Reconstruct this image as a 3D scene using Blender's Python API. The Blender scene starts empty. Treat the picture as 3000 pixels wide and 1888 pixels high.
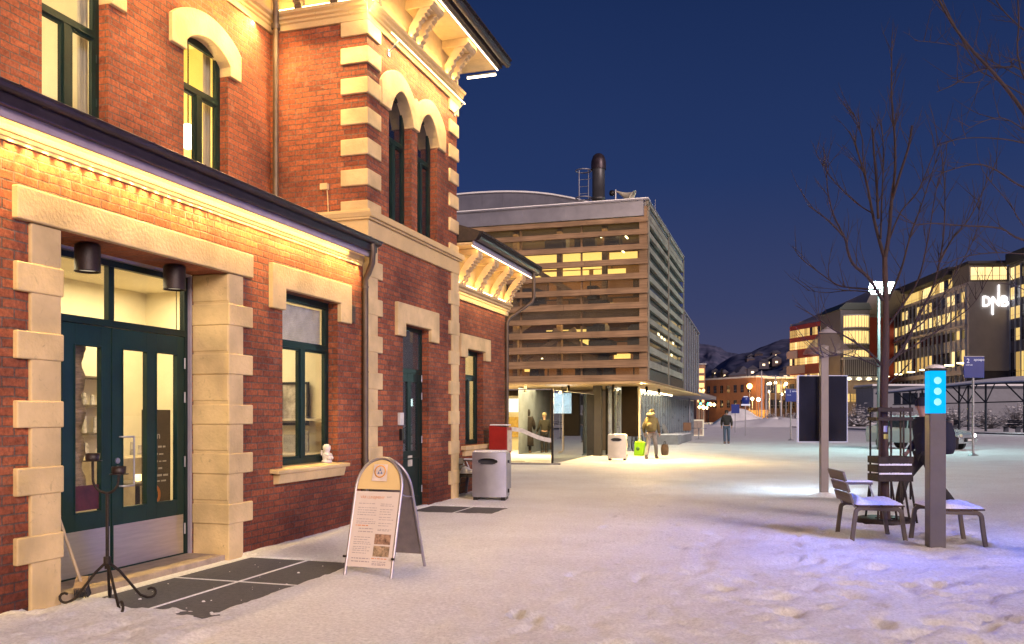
import bpy, bmesh, math, random
import numpy as np
from mathutils import Vector, Matrix
R = math.radians
S = bpy.context.scene
COL = S.collection
random.seed(7)
TH = R(17.28)
SN, CS = math.sin(TH), math.cos(TH)
EYE = 1.58

def view(d, lat, z=0.0):
    """plan point given by its distance along and across the street axis of the photograph"""
    return Vector((-SN * d + CS * lat, CS * d + SN * lat, z))

# ------------------------------------------------------------------ mesh builder
class MB:
    def __init__(self):
        self.v, self.f, self.mi, self.sm = [], [], [], []
        self.cur = 0
    def add(self, vs, fs, smooth=False):
        b = len(self.v)
        self.v.extend([tuple(p) for p in vs])
        for f in fs:
            self.f.append(tuple(b + i for i in f)); self.mi.append(self.cur); self.sm.append(smooth)
        return self
    def box(self, x0, x1, y0, y1, z0, z1):
        if x0 > x1: x0, x1 = x1, x0
        if y0 > y1: y0, y1 = y1, y0
        if z0 > z1: z0, z1 = z1, z0
        v = [(x0,y0,z0),(x1,y0,z0),(x1,y1,z0),(x0,y1,z0),(x0,y0,z1),(x1,y0,z1),(x1,y1,z1),(x0,y1,z1)]
        return self.add(v, [(0,3,2,1),(4,5,6,7),(0,1,5,4),(1,2,6,5),(2,3,7,6),(3,0,4,7)])
    def obox(self, c, sx, sy, sz, rz=0.0, rx=0.0, ry=0.0):
        M = Matrix.Translation(Vector(c)) @ Matrix.Rotation(rz,4,'Z') @ Matrix.Rotation(ry,4,'Y') @ Matrix.Rotation(rx,4,'X')
        v = [M @ Vector((x*sx/2,y*sy/2,z*sz/2)) for z in (-1,1) for x,y in ((-1,-1),(1,-1),(1,1),(-1,1))]
        return self.add(v, [(0,3,2,1),(4,5,6,7),(0,1,5,4),(1,2,6,5),(2,3,7,6),(3,0,4,7)])
    def quad(self, a, b, c, d):
        return self.add([a,b,c,d], [(0,1,2,3)])
    def tube(self, pts, rad, n=8, cap=True, smooth=True):
        pts = [Vector(p) for p in pts]
        if not hasattr(rad, '__len__'): rad = [rad]*len(pts)
        vs, fs = [], []
        t0 = (pts[1]-pts[0]).normalized()
        up = Vector((0,0,1)) if abs(t0.z) < .9 else Vector((1,0,0))
        nrm = t0.cross(up).normalized()
        for i,p in enumerate(pts):
            if i == 0: t = pts[1]-pts[0]
            elif i == len(pts)-1: t = pts[-1]-pts[-2]
            else: t = (pts[i+1]-pts[i]).normalized()+(pts[i]-pts[i-1]).normalized()
            if t.length < 1e-9: t = t0
            t = t.normalized()
            nrm = (nrm - t*nrm.dot(t))
            if nrm.length < 1e-6: nrm = t.orthogonal()
            nrm.normalize()
            bn = t.cross(nrm)
            for k in range(n):
                a = 2*math.pi*k/n
                vs.append(p + (nrm*math.cos(a)+bn*math.sin(a))*rad[i])
        m = len(pts)
        for i in range(m-1):
            for k in range(n):
                fs.append((i*n+k, i*n+(k+1)%n, (i+1)*n+(k+1)%n, (i+1)*n+k))
        self.add(vs, fs, smooth)
        if cap:
            self.add(vs[:n], [tuple(range(n-1,-1,-1))]); self.add(vs[-n:], [tuple(range(n))])
        return self
    def cyl(self, p0, p1, r0, r1=None, n=16, cap=True, smooth=True):
        return self.tube([p0,p1], [r0, r0 if r1 is None else r1], n, cap, smooth)
    def lathe(self, prof, c=(0,0,0), n=24, smooth=True, sx=1.0, sy=1.0):
        vs, fs = [], []
        for (r,z) in prof:
            for k in range(n):
                a = 2*math.pi*k/n
                vs.append((c[0]+r*math.cos(a)*sx, c[1]+r*math.sin(a)*sy, c[2]+z))
        for i in range(len(prof)-1):
            for k in range(n):
                fs.append((i*n+k, i*n+(k+1)%n, (i+1)*n+(k+1)%n, (i+1)*n+k))
        self.add(vs, fs, smooth)
        return self
    def prism(self, poly, a0, a1, axis='x'):
        """poly: closed 2-D outline; axis x: (y,z), y: (x,z), z: (x,y)"""
        def P(q, a):
            return (a,q[0],q[1]) if axis == 'x' else ((q[0],a,q[1]) if axis == 'y' else (q[0],q[1],a))
        n = len(poly)
        vs = [P(q,a0) for q in poly]+[P(q,a1) for q in poly]
        fs = [tuple(range(n)), tuple(range(2*n-1,n-1,-1))]
        for i in range(n):
            j = (i+1)%n
            fs.append((i, n+i, n+j, j))
        return self.add(vs, fs)
    def wall(self, plane, at, u0, u1, z0, z1, holes=(), depth=.2, out=1, back=True):
        """sheet with real openings and reveals. plane 'x': sheet at x=at spanning y; 'y': at y=at spanning x.
        holes: (u0,u1,z0,z1[,depth]); reveals go to at - out*depth"""
        us = sorted({u0,u1,*[h[0] for h in holes],*[h[1] for h in holes]})
        zs = sorted({z0,z1,*[h[2] for h in holes],*[h[3] for h in holes]})
        us = [u for u in us if u0 <= u <= u1]; zs = [z for z in zs if z0 <= z <= z1]
        def P(u,z,a): return (a,u,z) if plane == 'x' else (u,a,z)
        for i in range(len(us)-1):
            for k in range(len(zs)-1):
                cu, cz = (us[i]+us[i+1])/2, (zs[k]+zs[k+1])/2
                if any(h[0]<cu<h[1] and h[2]<cz<h[3] for h in holes): continue
                self.quad(P(us[i],zs[k],at),P(us[i+1],zs[k],at),P(us[i+1],zs[k+1],at),P(us[i],zs[k+1],at))
        for h in holes:
            dp = h[4] if len(h) > 4 else depth
            b = at - out*dp
            a0,a1,c0,c1 = h[:4]
            self.quad(P(a0,c0,at),P(a0,c0,b),P(a0,c1,b),P(a0,c1,at))
            self.quad(P(a1,c0,at),P(a1,c1,at),P(a1,c1,b),P(a1,c0,b))
            self.quad(P(a0,c1,at),P(a0,c1,b),P(a1,c1,b),P(a1,c1,at))
            if c0 > z0+.01: self.quad(P(a0,c0,at),P(a1,c0,at),P(a1,c0,b),P(a0,c0,b))
        return self
    def frame(self, plane, a0, a1, u0, u1, z0, z1, w, wb=None, wt=None):
        """rectangular frame between a0 and a1 (thickness)"""
        wb = w if wb is None else wb; wt = w if wt is None else wt
        def B(p,q,r,s):
            if plane == 'x': self.box(a0,a1,p,q,r,s)
            else: self.box(p,q,a0,a1,r,s)
        B(u0,u0+w,z0,z1); B(u1-w,u1,z0,z1); B(u0+w,u1-w,z0,z0+wb); B(u0+w,u1-w,z1-wt,z1)
        return self
    def xform(self, M):
        self.v = [tuple(M @ Vector(p)) for p in self.v]
        return self
    def obj(self, name, mat, parent=None, world=False, bev=0.0, label=None):
        vs = self.v
        if world and parent is not None:
            L = Vector((0,0,0)); q = parent
            while q is not None: L += q.location; q = q.parent
            vs = [(x-L.x, y-L.y, z-L.z) for x,y,z in vs]
        me = bpy.data.meshes.new(name)
        me.from_pydata(vs, [], self.f)
        mats = mat if isinstance(mat, (list,tuple)) else [mat]
        for m in mats: me.materials.append(m)
        me.polygons.foreach_set('material_index', self.mi)
        me.polygons.foreach_set('use_smooth', self.sm)
        bm = bmesh.new(); bm.from_mesh(me)
        bmesh.ops.recalc_face_normals(bm, faces=bm.faces[:])
        bm.to_mesh(me); bm.free()
        me.update()
        o = bpy.data.objects.new(name, me); COL.objects.link(o)
        if parent is not None: o.parent = parent
        if bev:
            b = o.modifiers.new('bevel', 'BEVEL'); b.width = bev; b.segments = 2; b.limit_method = 'ANGLE'; b.angle_limit = R(40)
        if label: o['label'] = label
        return o

def tag(o, label=None, cat=None, group=None, kind=None):
    if label: o['label'] = label
    if cat: o['category'] = cat
    if group: o['group'] = group
    if kind: o['kind'] = kind
    return o
def thing(name, label, cat, loc=(0,0,0), rz=0.0, group=None):
    o = bpy.data.objects.new(name, None); COL.objects.link(o)
    o.location = loc; o.rotation_euler = (0,0,rz); o.empty_display_size = .2
    return tag(o, label, cat, group)
def dup(root, loc, rz=None, label=None, group=None):
    r = root.copy(); COL.objects.link(r); r.location = loc
    if rz is not None: r.rotation_euler = (0,0,rz)
    if label: r['label'] = label
    if group: r['group'] = group
    for ch in list(root.children):
        c = ch.copy(); COL.objects.link(c); c.parent = r
        for g in list(ch.children):
            d = g.copy(); COL.objects.link(d); d.parent = c
    return r

# ------------------------------------------------------------------ materials
def nmat(name):
    m = bpy.data.materials.new(name); m.use_nodes = True
    nt = m.node_tree; nt.nodes.clear()
    out = nt.nodes.new('ShaderNodeOutputMaterial')
    return m, nt, nt.nodes, nt.links, out
def principled(N, L, out, col=(.5,.5,.5), rough=.6, metal=0.0, spec=.5):
    p = N.new('ShaderNodeBsdfPrincipled')
    p.inputs['Base Color'].default_value = (*col,1); p.inputs['Roughness'].default_value = rough
    p.inputs['Metallic'].default_value = metal
    p.inputs['Specular IOR Level'].default_value = spec
    L.new(p.outputs[0], out.inputs[0])
    return p
def mat(name, col, rough=.6, metal=0.0, var=.25, scale=6.0, bump=.15, bscale=None, stretch=None, col2=None, spec=.5):
    """surface with soft colour variation and fine relief"""
    m, nt, N, L, out = nmat(name)
    p = principled(N, L, out, col, rough, metal, spec)
    tc = N.new('ShaderNodeTexCoord'); mp = N.new('ShaderNodeMapping')
    L.new(tc.outputs['Object'], mp.inputs[0])
    if stretch: mp.inputs['Scale'].default_value = stretch
    n1 = N.new('ShaderNodeTexNoise'); n1.inputs['Scale'].default_value = scale; n1.inputs['Detail'].default_value = 6
    n1.inputs['Roughness'].default_value = .65
    L.new(mp.outputs[0], n1.inputs['Vector'])
    cr = N.new('ShaderNodeValToRGB')
    c2 = col2 if col2 else tuple(min(1,c*(1+var)) for c in col)
    cr.color_ramp.elements[0].color = (*[c*(1-var) for c in col],1); cr.color_ramp.elements[1].color = (*c2,1)
    cr.color_ramp.elements[0].position = .3; cr.color_ramp.elements[1].position = .72
    L.new(n1.outputs['Fac'], cr.inputs[0]); L.new(cr.outputs[0], p.inputs['Base Color'])
    if bump:
        n2 = N.new('ShaderNodeTexNoise'); n2.inputs['Scale'].default_value = bscale or scale*6; n2.inputs['Detail'].default_value = 5
        L.new(mp.outputs[0], n2.inputs['Vector'])
        b = N.new('ShaderNodeBump'); b.inputs['Strength'].default_value = bump; b.inputs['Distance'].default_value = .02
        L.new(n2.outputs['Fac'], b.inputs['Height']); L.new(b.outputs[0], p.inputs['Normal'])
        mr = N.new('ShaderNodeMapRange'); mr.inputs['To Min'].default_value = max(0,rough-.12); mr.inputs['To Max'].default_value = min(1,rough+.12)
        L.new(n1.outputs['Fac'], mr.inputs[0]); L.new(mr.outputs[0], p.inputs['Roughness'])
    return m
def emis(name, col, strength, base=(.5,.5,.5)):
    m, nt, N, L, out = nmat(name)
    p = principled(N, L, out, base, .5)
    p.inputs['Emission Color'].default_value = (*col,1); p.inputs['Emission Strength'].default_value = strength
    return m
def thin_glass(name, tint=(.93,.96,.96), rough=0.0, ior=1.5, dirt=0.0):
    m, nt, N, L, out = nmat(name)
    t = N.new('ShaderNodeBsdfTransparent'); t.inputs[0].default_value = (*tint,1)
    g = N.new('ShaderNodeBsdfGlossy'); g.inputs['Roughness'].default_value = rough
    f0 = ((ior-1)/(ior+1))**2
    lw = N.new('ShaderNodeLayerWeight'); lw.inputs['Blend'].default_value = .5
    pw = N.new('ShaderNodeMath'); pw.operation = 'POWER'; pw.inputs[1].default_value = 5; L.new(lw.outputs['Facing'], pw.inputs[0])
    f = N.new('ShaderNodeMath'); f.operation = 'MULTIPLY_ADD'; f.inputs[1].default_value = 1-f0; f.inputs[2].default_value = f0; L.new(pw.outputs[0], f.inputs[0])
    mx = N.new('ShaderNodeMixShader'); L.new(f.outputs[0], mx.inputs[0]); L.new(t.outputs[0], mx.inputs[1]); L.new(g.outputs[0], mx.inputs[2])
    last = mx
    if dirt:
        d = N.new('ShaderNodeBsdfDiffuse'); d.inputs[0].default_value = (.7,.72,.75,1)
        n = N.new('ShaderNodeTexNoise'); n.inputs['Scale'].default_value = 1.5; n.inputs['Detail'].default_value = 6
        mm = N.new('ShaderNodeMath'); mm.operation = 'MULTIPLY'; mm.inputs[1].default_value = dirt*1.6
        L.new(n.outputs['Fac'], mm.inputs[0])
        m2 = N.new('ShaderNodeMixShader'); L.new(mm.outputs[0], m2.inputs[0]); L.new(mx.outputs[0], m2.inputs[1]); L.new(d.outputs[0], m2.inputs[2])
        last = m2
    L.new(last.outputs[0], out.inputs[0])
    return m
def wall_uv(N, L):
    """object-space (along wall, up) coordinates from the face direction"""
    tc = N.new('ShaderNodeTexCoord'); ge = N.new('ShaderNodeNewGeometry')
    sp = N.new('ShaderNodeSeparateXYZ'); L.new(tc.outputs['Object'], sp.inputs[0])
    sn = N.new('ShaderNodeSeparateXYZ'); L.new(ge.outputs['True Normal'], sn.inputs[0])
    ab = N.new('ShaderNodeMath'); ab.operation = 'ABSOLUTE'; L.new(sn.outputs['Y'], ab.inputs[0])
    gt = N.new('ShaderNodeMath'); gt.operation = 'GREATER_THAN'; gt.inputs[1].default_value = .6; L.new(ab.outputs[0], gt.inputs[0])
    mx = N.new('ShaderNodeMix'); L.new(gt.outputs[0], mx.inputs[0]); L.new(sp.outputs['Y'], mx.inputs[2]); L.new(sp.outputs['X'], mx.inputs[3])
    cb = N.new('ShaderNodeCombineXYZ'); L.new(mx.outputs[0], cb.inputs[0]); L.new(sp.outputs['Z'], cb.inputs[1])
    return cb.outputs[0], sp, tc
def brick_mat(name, c1=(.36,.112,.050), c2=(.205,.060,.032), mortar=(.155,.105,.085), grime=True):
    m, nt, N, L, out = nmat(name)
    p = principled(N, L, out, c1, .85, 0, .25)
    uv, sp, tc = wall_uv(N, L)
    # wobble so that courses are not ruler straight
    nz = N.new('ShaderNodeTexNoise'); nz.inputs['Scale'].default_value = 5.0; nz.inputs['Detail'].default_value = 3; L.new(tc.outputs['Object'], nz.inputs['Vector'])
    vm = N.new('ShaderNodeVectorMath'); vm.operation = 'MULTIPLY_ADD'
    L.new(nz.outputs['Color'], vm.inputs[0]); vm.inputs[1].default_value = (.022,.022,0); L.new(uv, vm.inputs[2])
    br = N.new('ShaderNodeTexBrick')
    br.inputs['Scale'].default_value = 1.0; br.inputs['Brick Width'].default_value = .235; br.inputs['Row Height'].default_value = .079
    br.inputs['Mortar Size'].default_value = .0085; br.inputs['Mortar Smooth'].default_value = .35; br.inputs['Bias'].default_value = -.1
    br.offset = .5
    br.inputs['Color1'].default_value = (*c1,1); br.inputs['Color2'].default_value = (*c2,1); br.inputs['Mortar'].default_value = (*mortar,1)
    L.new(vm.outputs[0], br.inputs['Vector'])
    n1 = N.new('ShaderNodeTexNoise'); n1.inputs['Scale'].default_value = 26; n1.inputs['Detail'].default_value = 6; n1.inputs['Roughness'].default_value = .7
    L.new(tc.outputs['Object'], n1.inputs['Vector'])
    r1 = N.new('ShaderNodeMapRange'); r1.inputs['From Min'].default_value = .25; r1.inputs['From Max'].default_value = .75; r1.inputs['To Min'].default_value = .45; r1.inputs['To Max'].default_value = 1.5
    L.new(n1.outputs['Fac'], r1.inputs[0])
    mu = N.new('ShaderNodeMix'); mu.data_type = 'RGBA'; mu.blend_type = 'MULTIPLY'; mu.inputs[0].default_value = 1
    L.new(br.outputs['Color'], mu.inputs[6]); L.new(r1.outputs[0], mu.inputs[7])
    # whole courses and single bricks that are darker or lime-white
    n2 = N.new('ShaderNodeTexNoise'); n2.inputs['Scale'].default_value = 1.1; n2.inputs['Detail'].default_value = 4; L.new(tc.outputs['Object'], n2.inputs['Vector'])
    cr = N.new('ShaderNodeValToRGB'); cr.color_ramp.elements[0].position = .38; cr.color_ramp.elements[0].color = (.62,.6,.66,1); cr.color_ramp.elements[1].position = .62; cr.color_ramp.elements[1].color = (1.12,1.08,1.0,1)
    L.new(n2.outputs['Fac'], cr.inputs[0])
    m2 = N.new('ShaderNodeMix'); m2.data_type = 'RGBA'; m2.blend_type = 'MULTIPLY'; m2.inputs[0].default_value = 1
    L.new(mu.outputs[2], m2.inputs[6]); L.new(cr.outputs[0], m2.inputs[7])
    last = m2.outputs[2]
    # efflorescence specks
    n3 = N.new('ShaderNodeTexNoise'); n3.inputs['Scale'].default_value = 7; n3.inputs['Detail'].default_value = 8; n3.inputs['Roughness'].default_value = .75; L.new(tc.outputs['Object'], n3.inputs['Vector'])
    c3 = N.new('ShaderNodeValToRGB'); c3.color_ramp.elements[0].position = .55; c3.color_ramp.elements[0].color = (0,0,0,1); c3.color_ramp.elements[1].position = .76; c3.color_ramp.elements[1].color = (.6,.6,.6,1)
    L.new(n3.outputs['Fac'], c3.inputs[0])
    m3 = N.new('ShaderNodeMix'); m3.data_type = 'RGBA'; L.new(c3.outputs[0], m3.inputs[0]); L.new(last, m3.inputs[6]); m3.inputs[7].default_value = (.31,.19,.135,1)
    last = m3.outputs[2]
    if grime:
        mr = N.new('ShaderNodeMapRange'); mr.inputs['From Min'].default_value = 0; mr.inputs['From Max'].default_value = .75; mr.inputs['To Min'].default_value = 1; mr.inputs['To Max'].default_value = 0
        ad = N.new('ShaderNodeMath'); ad.operation = 'MULTIPLY_ADD'; ad.inputs[1].default_value = -.5; L.new(n2.outputs['Fac'], ad.inputs[0]); L.new(sp.outputs['Z'], ad.inputs[2])
        L.new(ad.outputs[0], mr.inputs[0])
        m4 = N.new('ShaderNodeMix'); m4.data_type = 'RGBA'; m4.blend_type = 'MULTIPLY'; L.new(mr.outputs[0], m4.inputs[0]); L.new(last, m4.inputs[6]); m4.inputs[7].default_value = (.5,.45,.52,1)
        last = m4.outputs[2]
    L.new(last, p.inputs['Base Color'])
    hs = N.new('ShaderNodeMath'); hs.operation = 'MULTIPLY_ADD'; hs.inputs[1].default_value = -1.0; L.new(br.outputs['Fac'], hs.inputs[0])
    h2 = N.new('ShaderNodeMath'); h2.operation = 'MULTIPLY'; h2.inputs[1].default_value = .55; L.new(n1.outputs['Fac'], h2.inputs[0]); L.new(h2.outputs[0], hs.inputs[2])
    b = N.new('ShaderNodeBump'); b.inputs['Strength'].default_value = .9; b.inputs['Distance'].default_value = .012
    L.new(hs.outputs[0], b.inputs['Height']); L.new(b.outputs[0], p.inputs['Normal'])
    return m
def stone_mat(name, col, var=.22):
    """painted render: blotches, scuffs and drips"""
    m, nt, N, L, out = nmat(name)
    p = principled(N, L, out, col, .7, 0, .3)
    tc = N.new('ShaderNodeTexCoord')
    n1 = N.new('ShaderNodeTexNoise'); n1.inputs['Scale'].default_value = 2.2; n1.inputs['Detail'].default_value = 6; L.new(tc.outputs['Object'], n1.inputs['Vector'])
    cr = N.new('ShaderNodeValToRGB'); cr.color_ramp.elements[0].position = .35; cr.color_ramp.elements[1].position = .65
    cr.color_ramp.elements[0].color = (*[c*(1-var) for c in col],1); cr.color_ramp.elements[1].color = (*[min(1,c*(1+var*.6)) for c in col],1)
    L.new(n1.outputs['Fac'], cr.inputs[0])
    n2 = N.new('ShaderNodeTexNoise'); n2.inputs['Scale'].default_value = 11; n2.inputs['Detail'].default_value = 9; n2.inputs['Roughness'].default_value = .72; n2.inputs['Distortion'].default_value = 1.2
    L.new(tc.outputs['Object'], n2.inputs['Vector'])
    c2 = N.new('ShaderNodeValToRGB'); c2.color_ramp.elements[0].position = .60; c2.color_ramp.elements[0].color = (0,0,0,1); c2.color_ramp.elements[1].position = .70; c2.color_ramp.elements[1].color = (.62,.62,.62,1)
    L.new(n2.outputs['Fac'], c2.inputs[0])
    mx = N.new('ShaderNodeMix'); mx.data_type = 'RGBA'; L.new(c2.outputs[0], mx.inputs[0]); L.new(cr.outputs[0], mx.inputs[6]); mx.inputs[7].default_value = (*[c*.45 for c in col],1)
    L.new(mx.outputs[2], p.inputs['Base Color'])
    n3 = N.new('ShaderNodeTexNoise'); n3.inputs['Scale'].default_value = 30; n3.inputs['Detail'].default_value = 8; L.new(tc.outputs['Object'], n3.inputs['Vector'])
    b = N.new('ShaderNodeBump'); b.inputs['Strength'].default_value = .5; b.inputs['Distance'].default_value = .012
    L.new(n3.outputs['Fac'], b.inputs['Height']); L.new(b.outputs[0], p.inputs['Normal'])
    return m
def wood_mat(name, c1, c2, along='x', rough=.75, scale=1.0):
    st = {'x':(.35,9,9),'y':(9,.35,9),'z':(9,9,.35)}[along]
    m, nt, N, L, out = nmat(name)
    p = principled(N, L, out, c1, rough, 0, .3)
    tc = N.new('ShaderNodeTexCoord'); mp = N.new('ShaderNodeMapping'); mp.inputs['Scale'].default_value = [s*scale for s in st]
    L.new(tc.outputs['Object'], mp.inputs[0])
    n = N.new('ShaderNodeTexNoise'); n.inputs['Scale'].default_value = 3.2; n.inputs['Detail'].default_value = 8; n.inputs['Roughness'].default_value = .62; n.inputs['Distortion'].default_value = .6
    L.new(mp.outputs[0], n.inputs['Vector'])
    cr = N.new('ShaderNodeValToRGB'); cr.color_ramp.elements[0].position = .3; cr.color_ramp.elements[1].position = .7
    cr.color_ramp.elements[0].color = (*c2,1); cr.color_ramp.elements[1].color = (*c1,1)
    L.new(n.outputs['Fac'], cr.inputs[0])
    nb = N.new('ShaderNodeTexNoise'); nb.inputs['Scale'].default_value = .9; nb.inputs['Detail'].default_value = 3; L.new(tc.outputs['Object'], nb.inputs['Vector'])
    rb = N.new('ShaderNodeMapRange'); rb.inputs['From Min'].default_value = .3; rb.inputs['From Max'].default_value = .7; rb.inputs['To Min'].default_value = .7; rb.inputs['To Max'].default_value = 1.2
    L.new(nb.outputs['Fac'], rb.inputs[0])
    mu = N.new('ShaderNodeMix'); mu.data_type = 'RGBA'; mu.blend_type = 'MULTIPLY'; mu.inputs[0].default_value = 1
    L.new(cr.outputs[0], mu.inputs[6]); L.new(rb.outputs[0], mu.inputs[7])
    L.new(mu.outputs[2], p.inputs['Base Color'])
    b = N.new('ShaderNodeBump'); b.inputs['Strength'].default_value = .35; b.inputs['Distance'].default_value = .01
    L.new(n.outputs['Fac'], b.inputs['Height']); L.new(b.outputs[0], p.inputs['Normal'])
    return m

MT = {}
MT['brick'] = brick_mat('red_brick')
MT['cream'] = stone_mat('cream_stone', (.64,.475,.235))
MT['cream_trim'] = stone_mat('cream_trim', (.62,.45,.21), .08)
MT['timber_cream'] = mat('painted_timber', (.52,.38,.20), .6, 0, .15, 5, .2)
MT['green'] = mat('dark_green_paint', (.005,.018,.014), .42, 0, .3, 4, .05, 40, spec=.3)
MT['teal'] = mat('teal_paint', (.006,.027,.022), .42, 0, .3, 3, .05, 40, spec=.3)
MT['trimgrey'] = mat('grey_sealing_trim', (.33,.29,.34), .5, 0, .1, 5, .05)
MT['steel'] = mat('brushed_steel', (.55,.52,.48), .38, .85, .12, 3, .12, 8, (1,1,14))
MT['galv'] = mat('galvanised_steel', (.42,.42,.43), .42, .8, .18, 4, .08)
MT['bin'] = mat('grey_bin_paint', (.40,.39,.40), .38, .55, .12, 3, .06)
MT['binw'] = mat('pale_bin_paint', (.66,.60,.46), .5, .1, .1, 3, .06)
MT['black'] = mat('black_metal', (.012,.010,.010), .45, .2, .4, 8, .1)
MT['iron'] = mat('wrought_iron', (.035,.026,.020), .6, .6, .5, 14, .3)
MT['rustbrown'] = mat('brown_black_enamel', (.020,.010,.008), .5, .1, .6, 10, .15)
MT['gutter'] = mat('dark_gutter_metal', (.045,.032,.040), .4, .5, .35, 5, .08)
MT['zinc'] = mat('zinc_downpipe', (.11,.08,.055), .45, .4, .3, 4, .08)
MT['fascia'] = mat('lilac_fascia_paint', (.34,.28,.34), .5, 0, .15, 5, .08)
MT['rooftile'] = mat('dark_roof_tile', (.035,.022,.016), .8, 0, .5, 12, .5)
MT['snow'] = None
MT['glass'] = thin_glass('window_glass', (.94,.96,.95), .0, 1.5)
MT['glass2'] = thin_glass('shop_glass', (.86,.9,.92), .01, 1.75, .04)
MT['darkglass'] = mat('dark_pane', (.008,.011,.018), .06, 0, .2, 2, 0, spec=.9)
MT['rail'] = mat('dark_wood_slat', (.10,.075,.05), .7, 0, .3, 6, .25, None, (1,9,9))

def snow_mat(name, fine=1.0):
    m, nt, N, L, out = nmat(name)
    p = principled(N, L, out, (.82,.83,.85), .65, 0, .25)
    tc = N.new('ShaderNodeTexCoord')
    n1 = N.new('ShaderNodeTexNoise'); n1.inputs['Scale'].default_value = .8; n1.inputs['Detail'].default_value = 9; n1.inputs['Roughness'].default_value = .62; L.new(tc.outputs['Object'], n1.inputs['Vector'])
    cr = N.new('ShaderNodeValToRGB'); cr.color_ramp.elements[0].position = .3; cr.color_ramp.elements[0].color = (.80,.79,.80,1); cr.color_ramp.elements[1].position = .62; cr.color_ramp.elements[1].color = (.90,.91,.93,1)
    L.new(n1.outputs['Fac'], cr.inputs[0])
    # specks of grit on the trodden snow
    n4 = N.new('ShaderNodeTexNoise'); n4.inputs['Scale'].default_value = 7; n4.inputs['Detail'].default_value = 10; n4.inputs['Roughness'].default_value = .8; L.new(tc.outputs['Object'], n4.inputs['Vector'])
    c4 = N.new('ShaderNodeValToRGB'); c4.color_ramp.elements[0].position = .69; c4.color_ramp.elements[0].color = (0,0,0,1); c4.color_ramp.elements[1].position = .78; c4.color_ramp.elements[1].color = (.6,.6,.6,1)
    L.new(n4.outputs['Fac'], c4.inputs[0])
    mx = N.new('ShaderNodeMix'); mx.data_type = 'RGBA'; L.new(c4.outputs[0], mx.inputs[0]); L.new(cr.outputs[0], mx.inputs[6]); mx.inputs[7].default_value = (.36,.31,.27,1)
    n5 = N.new('ShaderNodeTexNoise'); n5.inputs['Scale'].default_value = 34; n5.inputs['Detail'].default_value = 5; n5.inputs['Roughness'].default_value = .7; L.new(tc.outputs['Object'], n5.inputs['Vector'])  # speckle paints the light and shade of fine snow grains
    r5 = N.new('ShaderNodeMapRange'); r5.inputs['From Min'].default_value = .3; r5.inputs['From Max'].default_value = .7; r5.inputs['To Min'].default_value = .76; r5.inputs['To Max'].default_value = 1.16
    L.new(n5.outputs['Fac'], r5.inputs[0])
    m5 = N.new('ShaderNodeMix'); m5.data_type = 'RGBA'; m5.blend_type = 'MULTIPLY'; m5.inputs[0].default_value = 1; L.new(mx.outputs[2], m5.inputs[6]); L.new(r5.outputs[0], m5.inputs[7])
    L.new(m5.outputs[2], p.inputs['Base Color'])
    n2 = N.new('ShaderNodeTexNoise'); n2.inputs['Scale'].default_value = 13; n2.inputs['Detail'].default_value = 10; n2.inputs['Roughness'].default_value = .78; L.new(tc.outputs['Object'], n2.inputs['Vector'])
    b = N.new('ShaderNodeBump'); b.inputs['Strength'].default_value = .85*fine; b.inputs['Distance'].default_value = .05
    L.new(n2.outputs['Fac'], b.inputs['Height']); L.new(b.outputs[0], p.inputs['Normal'])
    return m
MT['snow'] = snow_mat('trodden_snow')
MT['snowcap'] = snow_mat('fresh_snow', .4)

def arch(y0, y1, zs, rise, n=14):
    """points of a segmental arch from (y0,zs) up and over to (y1,zs)"""
    return [(y0+(y1-y0)*i/n, zs+rise*math.sin(math.pi*i/n)**.75) for i in range(n+1)]
def light_area(name, loc, sx, sy, power, col, rot=(0,0,0), parent=None, spread=None):
    l = bpy.data.lights.new(name, 'AREA'); l.shape = 'RECTANGLE'; l.size = sx; l.size_y = sy; l.energy = power; l.color = col
    if spread: l.spread = spread
    o = bpy.data.objects.new(name, l); COL.objects.link(o); o.location = loc; o.rotation_euler = rot
    if parent: o.parent = parent; o.location = Vector(loc)-parent.location
    return o
def light_point(name, loc, power, col, r=.05, parent=None, spot=None, aim=None, blend=.5):
    l = bpy.data.lights.new(name, 'SPOT' if spot else 'POINT'); l.energy = power; l.color = col; l.shadow_soft_size = r
    o = bpy.data.objects.new(name, l); COL.objects.link(o); o.location = loc
    if spot:
        l.spot_size = spot; l.spot_blend = blend
        o.rotation_euler = Vector(aim).to_track_quat('-Z','Y').to_euler()
    if parent: o.parent = parent; o.location = Vector(loc)-parent.location
    return o
LED = (1.0,.60,.17)
MT['led'] = emis('led_strip_glow', (1,.74,.34), 9.0)
MT['ledw'] = emis('led_bar_glow', (1,.80,.52), 9.0)
# ------------------------------------------------------------------ the old station building
W, TW, U, G = -5.93, -5.87, -7.50, -6.10
YT0, YT1, YW1 = 11.65, 15.36, 19.08
ST = thing('station_building', 'old red brick station with cream stone trim, lit eaves and a two-storey tower', 'station building', (-6,8,0))
def sp(mb, name, m, bev=0.0, parent=None, label=None):
    return mb.obj(name, MT[m] if isinstance(m,str) else m, parent or ST, True, bev, label)

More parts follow.
